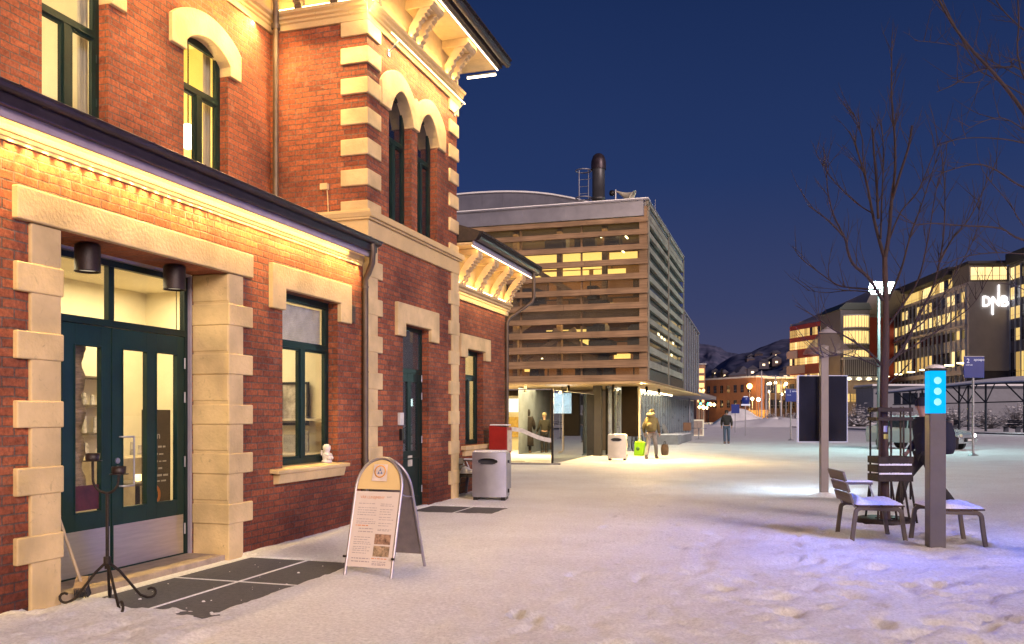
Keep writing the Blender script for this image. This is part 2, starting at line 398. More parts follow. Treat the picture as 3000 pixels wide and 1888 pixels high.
# brick walls
DOOR = (5.97, 8.34, -.2, 3.165); WIN1 = (9.47, 10.87, .92, 3.14)
m = MB(); m.wall('x', W, -4, YT0, -.2, 4.12, [(*DOOR,.46),(*WIN1,.2)]); sp(m, 'wall', 'brick', label='single-storey brick wall with the double door')
UW = [(4.7,5.65,4.9,6.72),(7.33,8.28,4.9,6.72),(9.62,10.57,4.9,6.72)]
m = MB(); m.wall('x', U, -4, YT0, 3.9, 8.32, UW, .2); sp(m, 'wall', 'brick', label='upper brick wall set back behind the low roof')
TWIN = [(12.40,13.27,4.60,6.80),(13.51,14.38,4.60,6.80)]; TDOOR = (12.93,14.0,-.2,3.06)
m = MB(); m.wall('x', TW, YT0, YT1, -.2, 8.32, [(*TDOOR,.2),*[(*w,.2) for w in TWIN]])
m.wall('y', YT0, -7.6, TW, -.2, 8.32, out=-1); m.wall('y', YT1, -11, TW, -.2, 8.32)
sp(m, 'wall', 'brick', label='brick walls of the two-storey tower')
WWIN = (16.45,17.55,.97,2.92)
m = MB(); m.wall('x', -11, -4, YW1, -.2, 8.3); sp(m, 'wall', 'brick', label='rear brick wall')
m = MB(); m.wall('y', 4.0-8, -11, W, -.2, 8.3); sp(m, 'wall', 'brick', label='near end brick wall')
m = MB(); m.wall('x', G, YT1, YW1, -.2, 4.85, [(*WWIN,.2)]); m.wall('y', YW1, -11, G, -.2, 4.85)
sp(m, 'wall', 'brick', label='brick wall of the far low wing')

# door surround: piers with toothed blocks, lintel
BLK = [(2.59,2.83),(2.04,2.27),(1.475,1.70),(.92,1.15),(.36,.585)]
m = MB(); m.box(-6.40, W+.03, 5.66, 5.975, -.1, 3.165)
for a,b in BLK: m.box(-6.40, W+.045, 5.51, 5.99, a, b)
sp(m, 'door_pier', 'cream', .012)
m = MB(); m.box(-6.375, W+.03, 8.335, 8.61, -.1, 3.165)
for a,b in BLK: m.box(-6.375, W+.045, 8.318, 8.78, a, b)
for k in range(5):
    z = 2.83+.02-.558*k
    if z+.12 < 3.1: m.box(-6.374, W+.02, 8.326, 8.5, z+.005, z+.30 if k else 3.16)
sp(m, 'door_pier', 'cream', .012)
m = MB(); m.box(W-.02, W+.06, 5.5, 8.77, 3.17, 3.44); m.box(-6.40, W-.02, 5.9, 8.4, 3.168, 3.44)
sp(m, 'lintel', 'cream', .012, label='long cream lintel over the double door')
# window and tower door hoods with hanging ends
def hood(y0,y1,i0,i1,zt,zi,zl,X,back):
    poly = [(y0,zl),(i0,zl),(i0,zi),(i1,zi),(i1,zl),(y1,zl),(y1,zt),(y0,zt)]
    m = MB(); m.prism(poly, X-back, X+.06); return sp(m, 'lintel', 'cream', .012)
hood(9.17,11.19,9.47,10.872,3.43,3.142,2.88,W,.14)
hood(12.62,14.36,12.935,14.002,3.385,3.062,2.85,TW,.1)
hood(16.08,17.89,16.46,17.552,3.20,2.922,2.74,G,.14)
def archhood(y0,y1,i0,i1,zl,zs,rise,zo,orise,X):
    out = [(y0,zl),(y0,zo)] + arch(y0,y1,zo,orise)[1:-1] + [(y1,zo),(y1,zl),(i1,zl)]
    inn = [(i1,zs)] + arch(i0,i1,zs,rise)[1:-1][::-1] + [(i0,zs),(i0,zl)]
    m = MB(); m.prism(out+inn, X-.17, X+.055); return sp(m, 'window_hood', 'cream', .012)
for a,b,_,_ in UW: archhood(a-.29,b+.25,a+.005,b-.005,6.37,6.50,.20,6.74,.28,U)
# twin hood of the tower
o = [(12.07,6.33),(12.07,6.70)] + arch(12.07,13.39,6.70,.34)[1:-1] + [(13.39,6.86)] + arch(13.39,14.71,6.70,.34)[1:-1] + [(14.71,6.70),(14.71,6.33),(14.375,6.33)]
i = [(14.375,6.36)] + arch(13.515,14.375,6.36,.40)[1:-1][::-1] + [(13.515,6.36),(13.515,6.33),(13.265,6.33),(13.265,6.36)] + arch(12.405,13.265,6.36,.40)[1:-1][::-1] + [(12.405,6.36),(12.405,6.33)]
m = MB(); m.prism(o+i, TW-.17, TW+.05); sp(m, 'window_hood', 'cream', .012, label='joined twin-arched hood on the tower')
# sills
m = MB(); m.prism([(W-.17,.885),(W+.12,.862),(W+.12,.91),(W-.17,.935)], 9.19, 11.02, 'y'); m.prism([(W-.1,.72),(W+.07,.74),(W+.10,.862),(W-.1,.884)], 9.27, 10.94, 'y'); sp(m, 'window_sill', 'cream', .01)
m = MB(); m.box(G-.17, G+.11, 16.2, 17.9, .88, .965); m.box(G-.1, G+.07, 16.28, 17.8, .76, .878); sp(m, 'window_sill', 'cream', .01)
# quoins
QZ = [(4.76,4.605)] 
for k in range(5): QZ.append((5.0+.4535*k+.225, 5.0+.4535*k-.015))
m = MB()
for t,b in QZ:
    m.box(TW-.42, TW+.035, YT0-.035, 12.07, b, t)
m.box(TW-.42, TW+.035, YT0-.035, 12.07, 7.21, 7.425)
sp(m, 'quoin', 'cream', .012)
m = MB()
for t,b in QZ: m.box(TW-.42, TW+.035, 14.94, YT1+.035, b, t)
m.box(TW-.42, TW+.035, 14.94, YT1+.035, 7.21, 7.425)
sp(m, 'quoin', 'cream', .012)
def toothed(y0, y1n, y1w, sgn, z1, X, name):
    m = MB(); m.box(X-.1, X+.035, min(y0,y1n), max(y0,y1n), -.1, z1)
    k = 0; z = .30
    while z+.24 < z1:
        m.box(X-.1, X+.045, min(y0-.01*sgn,y1w), max(y0-.01*sgn,y1w), z, z+.25); z += .555
    return sp(m, name, 'cream', .012)
toothed(YT0-.005, 11.95, 12.10, 1, 4.23, TW, 'quoin'); toothed(YT1+.035, 15.06, 14.93, -1, 4.23, TW, 'quoin')
# tower belt course
m = MB()
m.box(-7.5, TW+.045, YT0-.045, YT1+.045, 4.225, 4.47); m.box(-7.5, TW+.085, YT0-.085, YT1+.085, 4.47, 4.50)
m.prism([(YT0-.09,4.502),(YT1+.09,4.502),(YT1+.13,4.56),(YT1+.13,4.60),(YT0-.13,4.60),(YT0-.13,4.56)], -7.5, TW+.12)
sp(m, 'belt_course', 'cream_trim', .008)
# cornices
def cornice(X, y0, y1, z, side=None):
    m = MB()
    prof = [(0,z),(.035,z),(.035,z+.085),(.06,z+.10),(.06,z+.135),(.095,z+.155),(.095,z+.19),(.14,z+.215),(.15,z+.255),(0,z+.275)]
    m.prism([(X-.05+a if a == 0 else X+a, b) for a,b in prof], y0, y1, 'y')
    return m
m = cornice(TW, YT0-.04, YT1+.12, 7.425)
prof = [(0,7.427),(.035,7.427),(.035,7.51),(.06,7.527),(.06,7.562),(.095,7.58),(.095,7.615),(.14,7.64),(.15,7.68),(0,7.70)]
m.prism([(YT0+.05 if a == 0 else YT0-a, b) for a,b in prof], -7.52, TW+.037, 'x')
m.prism([(U-.05 if a == 0 else U+a, b) for a,b in prof], -4, YT0-.02, 'y')
sp(m, 'cornice', 'cream_trim', 0)
m = MB(); m.box(TW-.03, TW+.02, YT0-.02, YT1+.02, 7.69, 8.31); m.box(-7.52, TW+.019, YT0-.022, YT0+.02, 7.69, 8.31); m.box(U-.03, U+.02, -4, YT0-.03, 7.69, 8.31)
sp(m, 'frieze', 'timber_cream')
m = cornice(G, YT1+.03, YW1+.14, 3.87); m.box(G-.03, G+.02, YT1+.03, YW1+.02, 4.14, 4.80)
sp(m, 'cornice', 'cream_trim', 0, label='lit cornice of the far wing')
m = MB()
m.prism([(W-.05,3.775),(W+.012,3.775),(W+.012,3.80),(W+.022,3.81),(W+.022,3.84),(W+.034,3.85),(W+.034,3.90),(W+.048,3.915),(W+.048,3.98),(W-.05,3.99)], -4, YT0-.05, 'y')
sp(m, 'cornice', 'cream_trim', 0, label='ribbed cornice under the low eaves')
# eaves
m = MB(); m.box(W-.05, -5.775, -4, YT0-.01, 4.02, 4.05); m.box(-5.80, -5.772, -4, YT0-.01, 3.897, 4.02); sp(m, 'fascia', 'fascia', .004)
m = MB()
def gutter_run(m, x, y0, y1, z, r):
    n = 9
    prof = [(x+r*math.cos(math.pi+math.pi*k/n), z+r*math.sin(math.pi+math.pi*k/n)) for k in range(n+1)]
    prof2 = [(x+(r-.008)*math.cos(math.pi+math.pi*k/n), z+(r-.008)*math.sin(math.pi+math.pi*k/n)) for k in range(n+1)]
    m.prism(prof+prof2[::-1], y0, y1, 'y')
    m.tube([(x+r,y0,z),(x+r,y1,z)], .011, 6)
    y = y0+.3
    while y < y1:
        m.box(x-r-.01, x+r+.012, y, y+.02, z-.01, z+.012); y += .75
gutter_run(m, -5.705, -4, YT0+.06, 4.13, .062); sp(m, 'gutter', 'gutter')
m = MB(); m.prism([(-5.80,4.055),(-5.70,4.15),(-7.52,4.93),(-7.52,4.80)], -4, YT0-.02, 'y'); sp(m, 'roof', 'snowcap', 0, label='snow-covered lean-to roof')
m = MB(); m.box(-6.0, -5.74, YT0-.1, YT0+.13, 4.07, 4.17); sp(m, 'roof_end_cap', 'gutter')
# LED strip under near eaves
m = MB(); m.box(-5.868, -5.852, -4, YT0-.06, 3.975, 3.985); sp(m, 'led_strip', 'led')
m = MB(); m.box(-5.771, -5.715, -4, YT0+.03, 3.968, 4.075); sp(m, 'eaves_board', 'gutter', .012)
y = -2.0
while y < YT0-.1:
    if not (6.02 < y < 6.15):
        light_point('led_lamp', (-5.818, y, 3.905), 88, (1,.64,.18), .01, ST, R(54), (-.105,.0,-.30), .9)
    y += .17
light_area('led_wash', (-5.822, 4.6, 3.90), .02, 13, 34, (1,.66,.26), (0,R(75),0), ST, R(120))
light_area('led_wash', (-5.855, 4.6, 3.992), .02, 13, 22, (1,.66,.26), (0,R(10),0), ST)
# tower eaves
m = MB(); m.box(-8.2, -5.30, 10.95, 16.10, 8.31, 8.36); m.box(-8.6, -6.85, -4, 10.95, 8.31, 8.36); sp(m, 'soffit', 'timber_cream')
m = MB()
m.box(-12, -5.24, 10.88, 16.20, 8.362, 8.44)
hx = [(-12,10.86),(-5.16,10.86),(-5.16,16.26),(-12,16.26)]
m.add([(x,y,8.445) for x,y in hx]+[(x+(-.06 if k in(0,3) else .06),y,8.50) for k,(x,y) in enumerate(hx)]+[(-10.0,13.5,10.2),(-7.6,13.5,10.2)], [(0,1,5,4),(1,2,6,5),(2,3,7,6),(3,0,4,7),(4,5,9,8),(5,6,9),(6,7,8,9),(7,4,8),(0,3,2,1)])
random.seed(3)
y = 10.9
while y < 16.2:
    m.obox((-5.12, y+.13, 8.515), .11, .25, .03, 0, 0, R(-20)); m.obox((-5.085, y+.02, 8.53), .03, .03, .05); y += .27
m.box(-12, -6.78, -4, 10.86, 8.362, 8.50)
sp(m, 'roof', 'rooftile', label='dark tiled tower roof edge')
gm = MB(); gutter_run(gm, -5.13, 10.9, 16.2, 8.42, .06); sp(gm, 'gutter', 'gutter')
m = MB(); m.box(-5.312, -5.294, 10.95, 16.1, 8.29, 8.305); sp(m, 'led_strip', 'ledw', label='thin bright strip on the tower soffit edge')
m = MB(); m.box(-5.93, -5.34, 16.09, 16.115, 8.20, 8.235); sp(m, 'led_strip', 'ledw', label='short LED bar hanging at the far end of the tower eaves')
m = MB(); m.box(-5.93,-5.34,16.085,16.12,8.236,8.262); sp(m, 'led_rail', 'galv')
m = MB(); m.box(TW+.09, TW+.11, YT0-.1, YT1+.1, 7.702, 7.717); m.box(-7.35, TW+.09, YT0-.11, YT0-.09, 7.702, 7.717); sp(m, 'led_strip', 'led')
m = MB(); m.box(-5.69, -5.678, 12.1, 15.3, 7.40, 7.41); sp(m, 'led_strip', 'led', label='LED rail in front of the tower cornice')
for y in (12.35, 15.2):
    m = MB(); m.tube([(TW+.0,y,7.23),(TW+.04,y,7.23),(-5.67,y,7.39)], .011, 8); m.box(TW, TW+.03, y-.03, y+.03, 7.16, 7.26); m.box(-5.70,-5.66,y-.03,y+.03,7.38,7.41); sp(m, 'lamp_arm', 'galv')
light_area('led_wash', (-5.60, 13.6, 7.40), .03, 3.5, 120, (1,.68,.28), (0,R(25),0), ST)
light_area('led_up', (-5.75, 13.5, 7.72), .03, 3.8, 40, LED, (0,R(168),0), ST)
light_area('led_up', (-6.6, YT0-.12, 7.72), 1.5, .03, 16, LED, (R(192),0,0), ST)
light_area('led_up', (U+.13, 4.5, 7.72), .03, 13.5, 60, LED, (0,R(168),0), ST)
light_area('led_soffit', (-5.33, 13.6, 8.28), .03, 5.0, 7, LED, (0,R(45),0), ST)
light_area('led_wash', (U+.55, 4.5, 7.42), .03, 13.5, 380, (1,.60,.18), (0,R(30),0), ST)
light_area('led_bar', (-5.63, 16.08, 8.19), .55, .03, 5, (1,.7,.34), (0,0,0), ST)
light_area('led_wash', (-6.7, YT0-.45, 7.42), 1.7, .03, 130, (1,.64,.24), (R(-25),0,0), ST)
light_point('corner_flood', (-5.62, YT0-.16, 7.45), 26, (1,.72,.32), .03, ST)
light_point('corner_flood', (-5.62, YT1+.10, 7.42), 5, (1,.72,.32), .03, ST)
# wing eaves
m = MB(); m.box(-8, -5.56, YT1+.05, YW1+.55, 4.80, 4.84); sp(m, 'soffit', 'timber_cream')
m = MB(); m.box(-5.575, -5.545, YT1+.05, YW1+.55, 4.775, 4.86); m.box(-8, -5.575, YW1+.55, YW1+.58, 4.775, 4.86); sp(m, 'fascia', 'fascia')
m = MB(); m.prism([(-5.52,4.865),(-5.40,5.03),(-9.5,6.45),(-9.5,4.865)], YT1+.04, YW1+.75, 'y')
y = YT1+.1
while y < YW1+.6:
    m.box(-5.46,-5.38, y, y+.22, 5.005, 5.045); y += .25
sp(m, 'roof', 'rooftile', label='dark tiled roof of the far wing')
m = MB(); gutter_run(m, -5.475, YT1+.06, YW1+.5, 4.93, .062); sp(m, 'gutter', 'gutter')
m = MB(); m.box(G+.09, G+.11, YT1+.1, YW1+.05, 4.147, 4.162); sp(m, 'led_strip', 'led', label='LED strip on the far wing cornice')
m = MB(); m.box(-5.60,-5.585, YT1+.1, YW1+.5, 4.775, 4.795); sp(m, 'led_strip', 'ledw', label='thin LED line on the far wing soffit edge')
light_area('led_up', (G+.12, 17.2, 4.17), .03, 3.6, 22, LED, (0,R(166),0), ST)
light_area('led_wash', (G+.14, 17.2, 3.98), .03, 3.6, 9, (1,.66,.26), (0,R(25),0), ST)
light_area('led_soffit', (-5.62, 17.4, 4.76), .03, 4.0, 8, LED, (0,R(45),0), ST)

# carved eaves brackets
BP = [(0,0),(.05,-.045),(.11,-.03),(.105,.03),(.16,.06),(.15,.13),(.21,.16),(.20,.24),(.26,.27),(.27,.31),(.33,.32),(.31,.37),(.37,.38),(.36,.43),(.42,.44),(.41,.49),(.47,.50),(.49,.60),(.40,.60),(.30,.55),(.22,.47),(.15,.37),(.08,.26),(.02,.17)]
def bracket(X, y, z, s, w=.10, axis='x', x=None):
    """pierced console standing on the cornice; axis x: grows along +x from wall X at y; y: grows along -y"""
    m = MB()
    if axis == 'x':
        m.prism([(X+a*s, z+b*s) for a,b in BP], y-w/2, y+w/2, 'y')
    else:
        m.prism([(X-a*s, z+b*s) for a,b in BP], x-w/2, x+w/2, 'x')
    return m
def beam_end(X, y, z, out, h, w, axis='x', x=None):
    m = MB()
    pr = [(0,0),(out-.06,0),(out-.02,.03),(out,.08),(out,h),(0,h)]
    if axis == 'x': m.prism([(X+a, z+b) for a,b in pr], y-w/2, y+w/2, 'y')
    else: m.prism([(X-a, z+b) for a,b in pr], x-w/2, x+w/2, 'x')
    return m
for yc in (11.62, 13.20, 14.78):
    m = beam_end(TW+.02, yc, 8.16, .50, .148, .46)
    for dy in (-.15, .15):
        b = bracket(TW+.06, yc+dy, 7.72, .92, .13); o = len(m.v)
        m.add(b.v, b.f)
        for k in range(3):
            m.obox((TW+.44+.035*k, yc+dy, 8.19+.03*k), .03, .15, .045)
    sp(m, 'eaves_bracket', 'timber_cream', .006)
for xc in (-6.35, -6.95):
    m = beam_end(YT0-.02, 0, 8.16, .45, .148, .22, 'y', xc); b = bracket(YT0-.04, 0, 7.72, .92, .12, 'y', xc); m.add(b.v, b.f); sp(m, 'eaves_bracket', 'rail', .006)
for yc in (8.0, 9.2, 10.4):
    m = beam_end(U+.02, yc, 8.16, .45, .148, .3); b = bracket(U+.04, yc, 7.72, .92, .12); m.add(b.v, b.f); sp(m, 'eaves_bracket', 'timber_cream', .006)
for yc in (15.95, 16.95, 17.95, 18.92):
    m = beam_end(G+.02, yc, 4.68, .48, .118, .26)
    for dy in (-.085, .085):
        b = bracket(G+.06, yc+dy, 4.155, .92, .09); m.add(b.v, b.f)
        for k in range(3): m.obox((G+.42+.035*k, yc+dy, 4.63+.03*k), .03, .11, .045)
    sp(m, 'eaves_bracket', 'timber_cream', .006)

# downpipes
m = MB(); m.tube([(-5.71,11.5,4.07),(-5.70,11.5,3.96),(-5.72,11.52,3.80),(-5.80,11.56,3.66),(-5.865,11.59,3.58),(-5.865,11.59,3.3),(-5.865,11.59,.05)], .045, 12)
for z in (3.45,2.2,.9): m.cyl((-5.865,11.59,z),(-5.865,11.59,z+.03),.052,None,12)
sp(m, 'downpipe', 'zinc')
m = MB(); m.tube([(-7.25,11.2,8.4),(-7.28,11.45,7.75),(-7.33,11.52,7.55),(-7.33,11.52,4.7)], .045, 12); m.cyl((-7.33,11.52,7.42),(-7.33,11.52,7.5),.066,None,12)
sp(m, 'downpipe', 'zinc')
m = MB(); m.tube([(-5.48,19.3,4.88),(-5.48,19.3,4.30),(-5.52,19.28,4.18),(-5.98,19.06,3.82),(-6.04,19.03,3.70),(-6.04,19.03,.05)], .042, 12); sp(m, 'downpipe', 'zinc')
# vent grille and little boxes
m = MB(); m.box(W, W+.012, 11.21, 11.38, 2.92, 3.17)
for k in range(9): m.box(W+.012, W+.026, 11.225, 11.365, 2.935+.026*k, 2.948+.026*k)
sp(m, 'vent_grille', 'rail')
m = MB(); m.box(-6.62, -6.50, YT0-.06, YT0, 4.96, 5.05); m.tube([(-6.52,YT0-.02,4.96),(-6.51,YT0-.02,4.85),(-6.50,YT0-.02,4.6)], .008, 6); sp(m, 'junction_box', 'cream')
m = MB(); m.box(TW, TW+.05, 12.72, 12.86, 1.42, 1.62); sp(m, 'intercom', mat('white_plastic',(.6,.58,.55),.4), .006)
m = MB(); m.box(TW, TW+.05, 12.78, 12.86, 1.18, 1.36); sp(m, 'key_box', 'black', .005)

# windows ---------------------------------------------------------------
def casement(X, y0, y1, z0, z1, ztr, pane='glass', mull=True, col='green', label=None, w=.075, blind=False):
    """two leaves under a fixed top light; X is the face of the frame"""
    f = MB()
    f.frame('x', X-.07, X, y0, y1, z0, z1, w)
    f.box(X-.065, X+.012, y0+w, y1-w, ztr-.035, ztr+.035)
    yc = (y0+y1)/2
    if mull: f.box(X-.06, X+.008, yc-.055, yc+.055, z0+w, ztr-.035)
    inner = [(y0+w, yc-.055),(yc+.055, y1-w)] if mull else [(y0+w, y1-w)]
    for a,b in inner: f.frame('x', X-.055, X-.004, a, b, z0+w, ztr-.035, .028)
    f.frame('x', X-.055, X-.004, y0+w, y1-w, ztr+.035, z1-w, .022)
    for z in (z0+.25, ztr-.3): f.cyl((X+.005,y1-w*.6,z),(X+.005,y1-w*.6,z+.09),.008,None,8)
    o = sp(f, 'window', col, .004, label=label)
    for a,b in inner:
        p = MB(); p.box(X-.035, X-.027, a+.028, b-.028, z0+w+.028, ztr-.063); sp(p, 'pane', pane, 0, o)
    p = MB(); p.box(X-.035, X-.027, y0+w+.022, y1-w-.022, ztr+.057, z1-w-.022); sp(p, 'pane', pane, 0, o)
    return o
MT['blindglass'] = thin_glass('window_glass_blind', (.9,.92,.93), .03, 1.9, .25)
w1 = casement(W-.14, WIN1[0], WIN1[1], WIN1[2]+.02, WIN1[3], 2.49, label='green casement window with a blind in its top light')
m = MB()
z = 2.56
while z < 3.02: m.obox((W-.235, 10.17, z), .003, 1.24, .022, 0, 0, R(35)); z += .024
sp(m, 'blind', mat('white_blind',(.62,.60,.62),.5), 0, w1)
for a,b,c,d in UW: casement(U-.13, a, b, c+.02, 6.70, 5.98)
for a,b,c,d in TWIN: casement(TW-.13, a, b, c+.01, 6.78, 5.98, 'darkglass')
casement(G-.14, WWIN[0], WWIN[1], WWIN[2]+.0, WWIN[3], 2.36)

# main door ---------------------------------------------------------------
DX = -6.42
m = MB()
m.box(DX-.08, DX+.035, 8.305, 8.332, 0, 3.16); m.box(DX-.08, DX+.035, 5.97, 8.305, 3.135, 3.163); sp(m, 'door_trim', 'trimgrey')
m = MB()
m.box(DX-.07, DX+.0, 5.94, 6.0, .02, 3.13); m.box(DX-.07, DX, 8.25, 8.304, .02, 3.13); m.box(DX-.07, DX, 6.0, 8.25, 3.07, 3.13); m.box(DX-.07, DX+.01, 6.0, 8.25, 2.46, 2.53); m.box(DX-.065, DX-.002, 7.10, 7.175, 2.53, 3.07)
sp(m, 'door_frame', 'green', .004)
for a,b in ((6.0,7.10),(7.175,8.25)):
    p = MB(); p.box(DX-.04, DX-.03, a, b, 2.53, 3.07); sp(p, 'transom_pane', 'glass')
def leaf(y0, y1, handed):
    f = MB(); zb, zt = .02, 2.455
    ps = [(y0+.19 if handed < 0 else y0+.15, 0),(0,0)]
    wdt = (y1-y0)
    p1 = (y0+.17, y0+.17+.33) ; p2 = (y0+.17+.33+.16, y0+.17+.33+.16+.33)
    if handed > 0: p1 = (y0+.15, y0+.15+.345); p2 = (p1[1]+.155, p1[1]+.155+.325)
    X0, X1 = DX-.055, DX-.004
    f.box(X0, X1, y0, p1[0], zb, zt); f.box(X0, X1, p1[1], p2[0], zb, zt); f.box(X0, X1, p2[1], y1, zb, zt)
    for a,b in (p1,p2): f.box(X0, X1, a, b, zb, .64); f.box(X0, X1, a, b, 2.25, zt)
    for a,b in (p1,p2): f.frame('x', X0+.01, X1+.008, a-.012, b+.012, .63, 2.262, .014)
    o = sp(f, 'door_leaf', 'teal', .003)
    for a,b in (p1,p2):
        g = MB(); g.box(DX-.034, DX-.026, a, b, .64, 2.25); sp(g, 'pane', 'glass', 0, o)
    k = MB(); k.box(X1, X1+.004, y0+.02, y1-.02, .04, .47); sp(k, 'kick_plate', 'steel', 0, o)
    if handed > 0:
        h = MB(); hy = y0+.24
        h.tube([(X1,y0+.10,1.36),(X1+.06,y0+.12,1.36),(X1+.06,hy,1.36)], .010, 8); h.tube([(X1+.06,hy,1.36),(X1+.06,hy,.86)], .010, 8); h.tube([(X1,y0+.10,.86),(X1+.06,y0+.12,.86),(X1+.06,hy,.86)], .010, 8)
        sp(h, 'handle', 'galv', 0, o)
        h = MB(); h.cyl((X1,y0+.07,1.12),(X1+.012,y0+.07,1.12),.03,None,16); h.cyl((X1,y0+.07,1.05),(X1+.02,y0+.07,1.05),.018,None,12); sp(h, 'lock', 'galv', 0, o)
    yy = y1 if handed > 0 else y0
    for z in (.25,1.0,1.72,2.1):
        hn = MB(); hn.cyl((X1+.012,yy-.004*handed,z),(X1+.012,yy-.004*handed,z+.12),.011,None,8); sp(hn, 'hinge', 'galv', 0, o)
    return o
LL = leaf(6.005, 7.13, -1); RL = leaf(7.145, 8.245, 1)
m = MB(); m.box(DX-.1, W-.02, 5.97, 8.34, -.05, .022); sp(m, 'door_step', mat('worn_concrete',(.34,.27,.20),.8,0,.35,5,.4), .01)
# poster on the left leaf
pst = MB(); pst.box(DX-.022, DX-.02, 6.665, 6.985, .66, .90); p_o = sp(pst, 'poster', mat('maroon_poster',(.07,.015,.018),.5,0,.5,9,.02), 0, label='small dark red poster at the foot of the door pane')

# lamps over the door
lamps = []
for y in (6.50, 7.70):
    t = thing('wall_lamp', '', 'lamp', (-6.12, y, 2.90))
    m = MB(); m.lathe([(.0,.255),(.10,.255),(.112,.24),(.112,.012),(.116,0),(.105,0),(.10,.03)], n=28); m.box(-.03,.03,-.03,.03,.255,.272); m.obj('shade', MT['rustbrown'], t)
    g = MB(); g.lathe([(0,.02),(.09,.02),(.1,.03)], n=24); g.obj('lens', emis('lamp_lens',(1,.85,.6),.5,(.6,.6,.6)), t)
    lamps.append(t)
tag(lamps[0], 'dark cylinder downlight under the door lintel, beside the left pier'); tag(lamps[1], 'dark cylinder downlight under the door lintel, beside the right pier')

# tower door
m = MB(); X = TW-.12
m.frame('x', X-.06, X, TDOOR[0], TDOOR[1], .0, 3.055, .06); m.box(X-.06, X+.005, 12.99, 13.94, 2.28, 2.36); sp(m, 'door_frame', 'green', .004)
f = MB(); f.box(X-.05, X-.008, 12.99, 13.94, .02, .98)
for a,b in ((12.99,13.13),(13.395,13.535),(13.80,13.94)): f.box(X-.05, X-.008, a, b, .98, 2.28)
f.box(X-.05, X-.008, 13.13, 13.395, 2.14, 2.28); f.box(X-.05, X-.008, 13.535, 13.80, 2.14, 2.28)
f.frame('x', X-.045, X+.002, 13.06, 13.87, .18, .86, .03)
td = sp(f, 'door_leaf', 'green', .003)
for a,b in ((13.13,13.395),(13.535,13.80)):
    g = MB(); g.box(X-.034, X-.028, a, b, .98, 2.14); sp(g, 'pane', 'glass2', 0, td)
g = MB(); g.box(X-.034, X-.028, 12.99, 13.94, 2.36, 2.995); sp(g, 'transom_pane', 'glass2')
h = MB(); h.tube([(X,13.06,1.02),(X+.05,13.06,1.02),(X+.05,13.06,.6),(X,13.06,.6)], .009, 8); sp(h, 'handle', 'galv', 0, td)
h = MB(); h.box(X-.006, X-.003, 13.40, 13.58, .72, .90); sp(h, 'notice', mat('paper_notice',(.55,.5,.40),.6), 0, td)
for z in (.25,1.1,1.85,2.15):
    hn = MB(); hn.cyl((X+.012,13.945,z),(X+.012,13.945,z+.12),.012,None,8); sp(hn, 'hinge', 'galv', 0, td)

# rooms behind the windows
def room(name, x0, x1, y0, y1, z0, z1, wall, floor):
    m = MB(); m.quad((x0,y0,z0),(x0,y1,z0),(x0,y1,z1),(x0,y0,z1)); m.quad((x0,y0,z0),(x1,y0,z0),(x1,y0,z1),(x0,y0,z1)); m.quad((x0,y1,z0),(x1,y1,z0),(x1,y1,z1),(x0,y1,z1)); m.quad((x0,y0,z1),(x1,y0,z1),(x1,y1,z1),(x0,y1,z1))
    m.cur = 1; m.quad((x0,y0,z0),(x1,y0,z0),(x1,y1,z0),(x0,y1,z0))
    return sp(m, name, [wall, floor])
MT['roomwall'] = mat('warm_plaster', (.74,.66,.48), .8, 0, .08, 1.5, .05)
MT['roomfloor'] = mat('room_floor', (.25,.17,.10), .5, 0, .2, 4, .05)
room('room', -9.6, -6.12, 5.3, 11.4, -.01, 3.5, MT['roomwall'], MT['roomfloor'])
room('room', -10.5, -7.72, 4.0, 8.9, 4.2, 7.3, MT['roomwall'], MT['roomfloor'])
room('room', -10.5, -7.72, 9.0, 11.5, 4.2, 7.3, mat('yellow_plaster',(.75,.62,.25),.8,0,.08,1.5,.05), MT['roomfloor'])
room('room', -9.5, -6.09, 11.9, 15.2, .0, 4.1, mat('hall_wall',(.10,.12,.13),.7), MT['roomfloor'])
room('room', -9.5, -6.09, 11.9, 15.2, 4.5, 7.3, mat('dark_room',(.05,.05,.06),.7), MT['roomfloor'])
room('room', -9.0, -6.32, 15.6, 18.9, .0, 3.8, MT['roomwall'], MT['roomfloor'])
WARM = (1,.78,.46)
light_area('room_light', (-8.2, 7.0, 3.45), 1.8, 2.6, 150, WARM, (0,0,0), ST)
light_area('room_light', (-8.2, 10.1, 3.45), 1.8, 2.0, 140, WARM, (0,0,0), ST)
light_area('room_light', (-9.2, 6.5, 5.2), 1.5, 3.0, 165, WARM, (R(180),0,0), ST)
light_area('room_light', (-9.4, 10.2, 5.2), 1.2, 1.6, 150, (1,.78,.40), (R(180),0,0), ST)
light_area('room_light', (-7.8, 17.2, 3.7), 1.5, 2.0, 95, WARM, (0,0,0), ST)
light_point('hall_light', (-7.6, 13.5, 3.6), 8, (.7,.85,1), .1, ST)
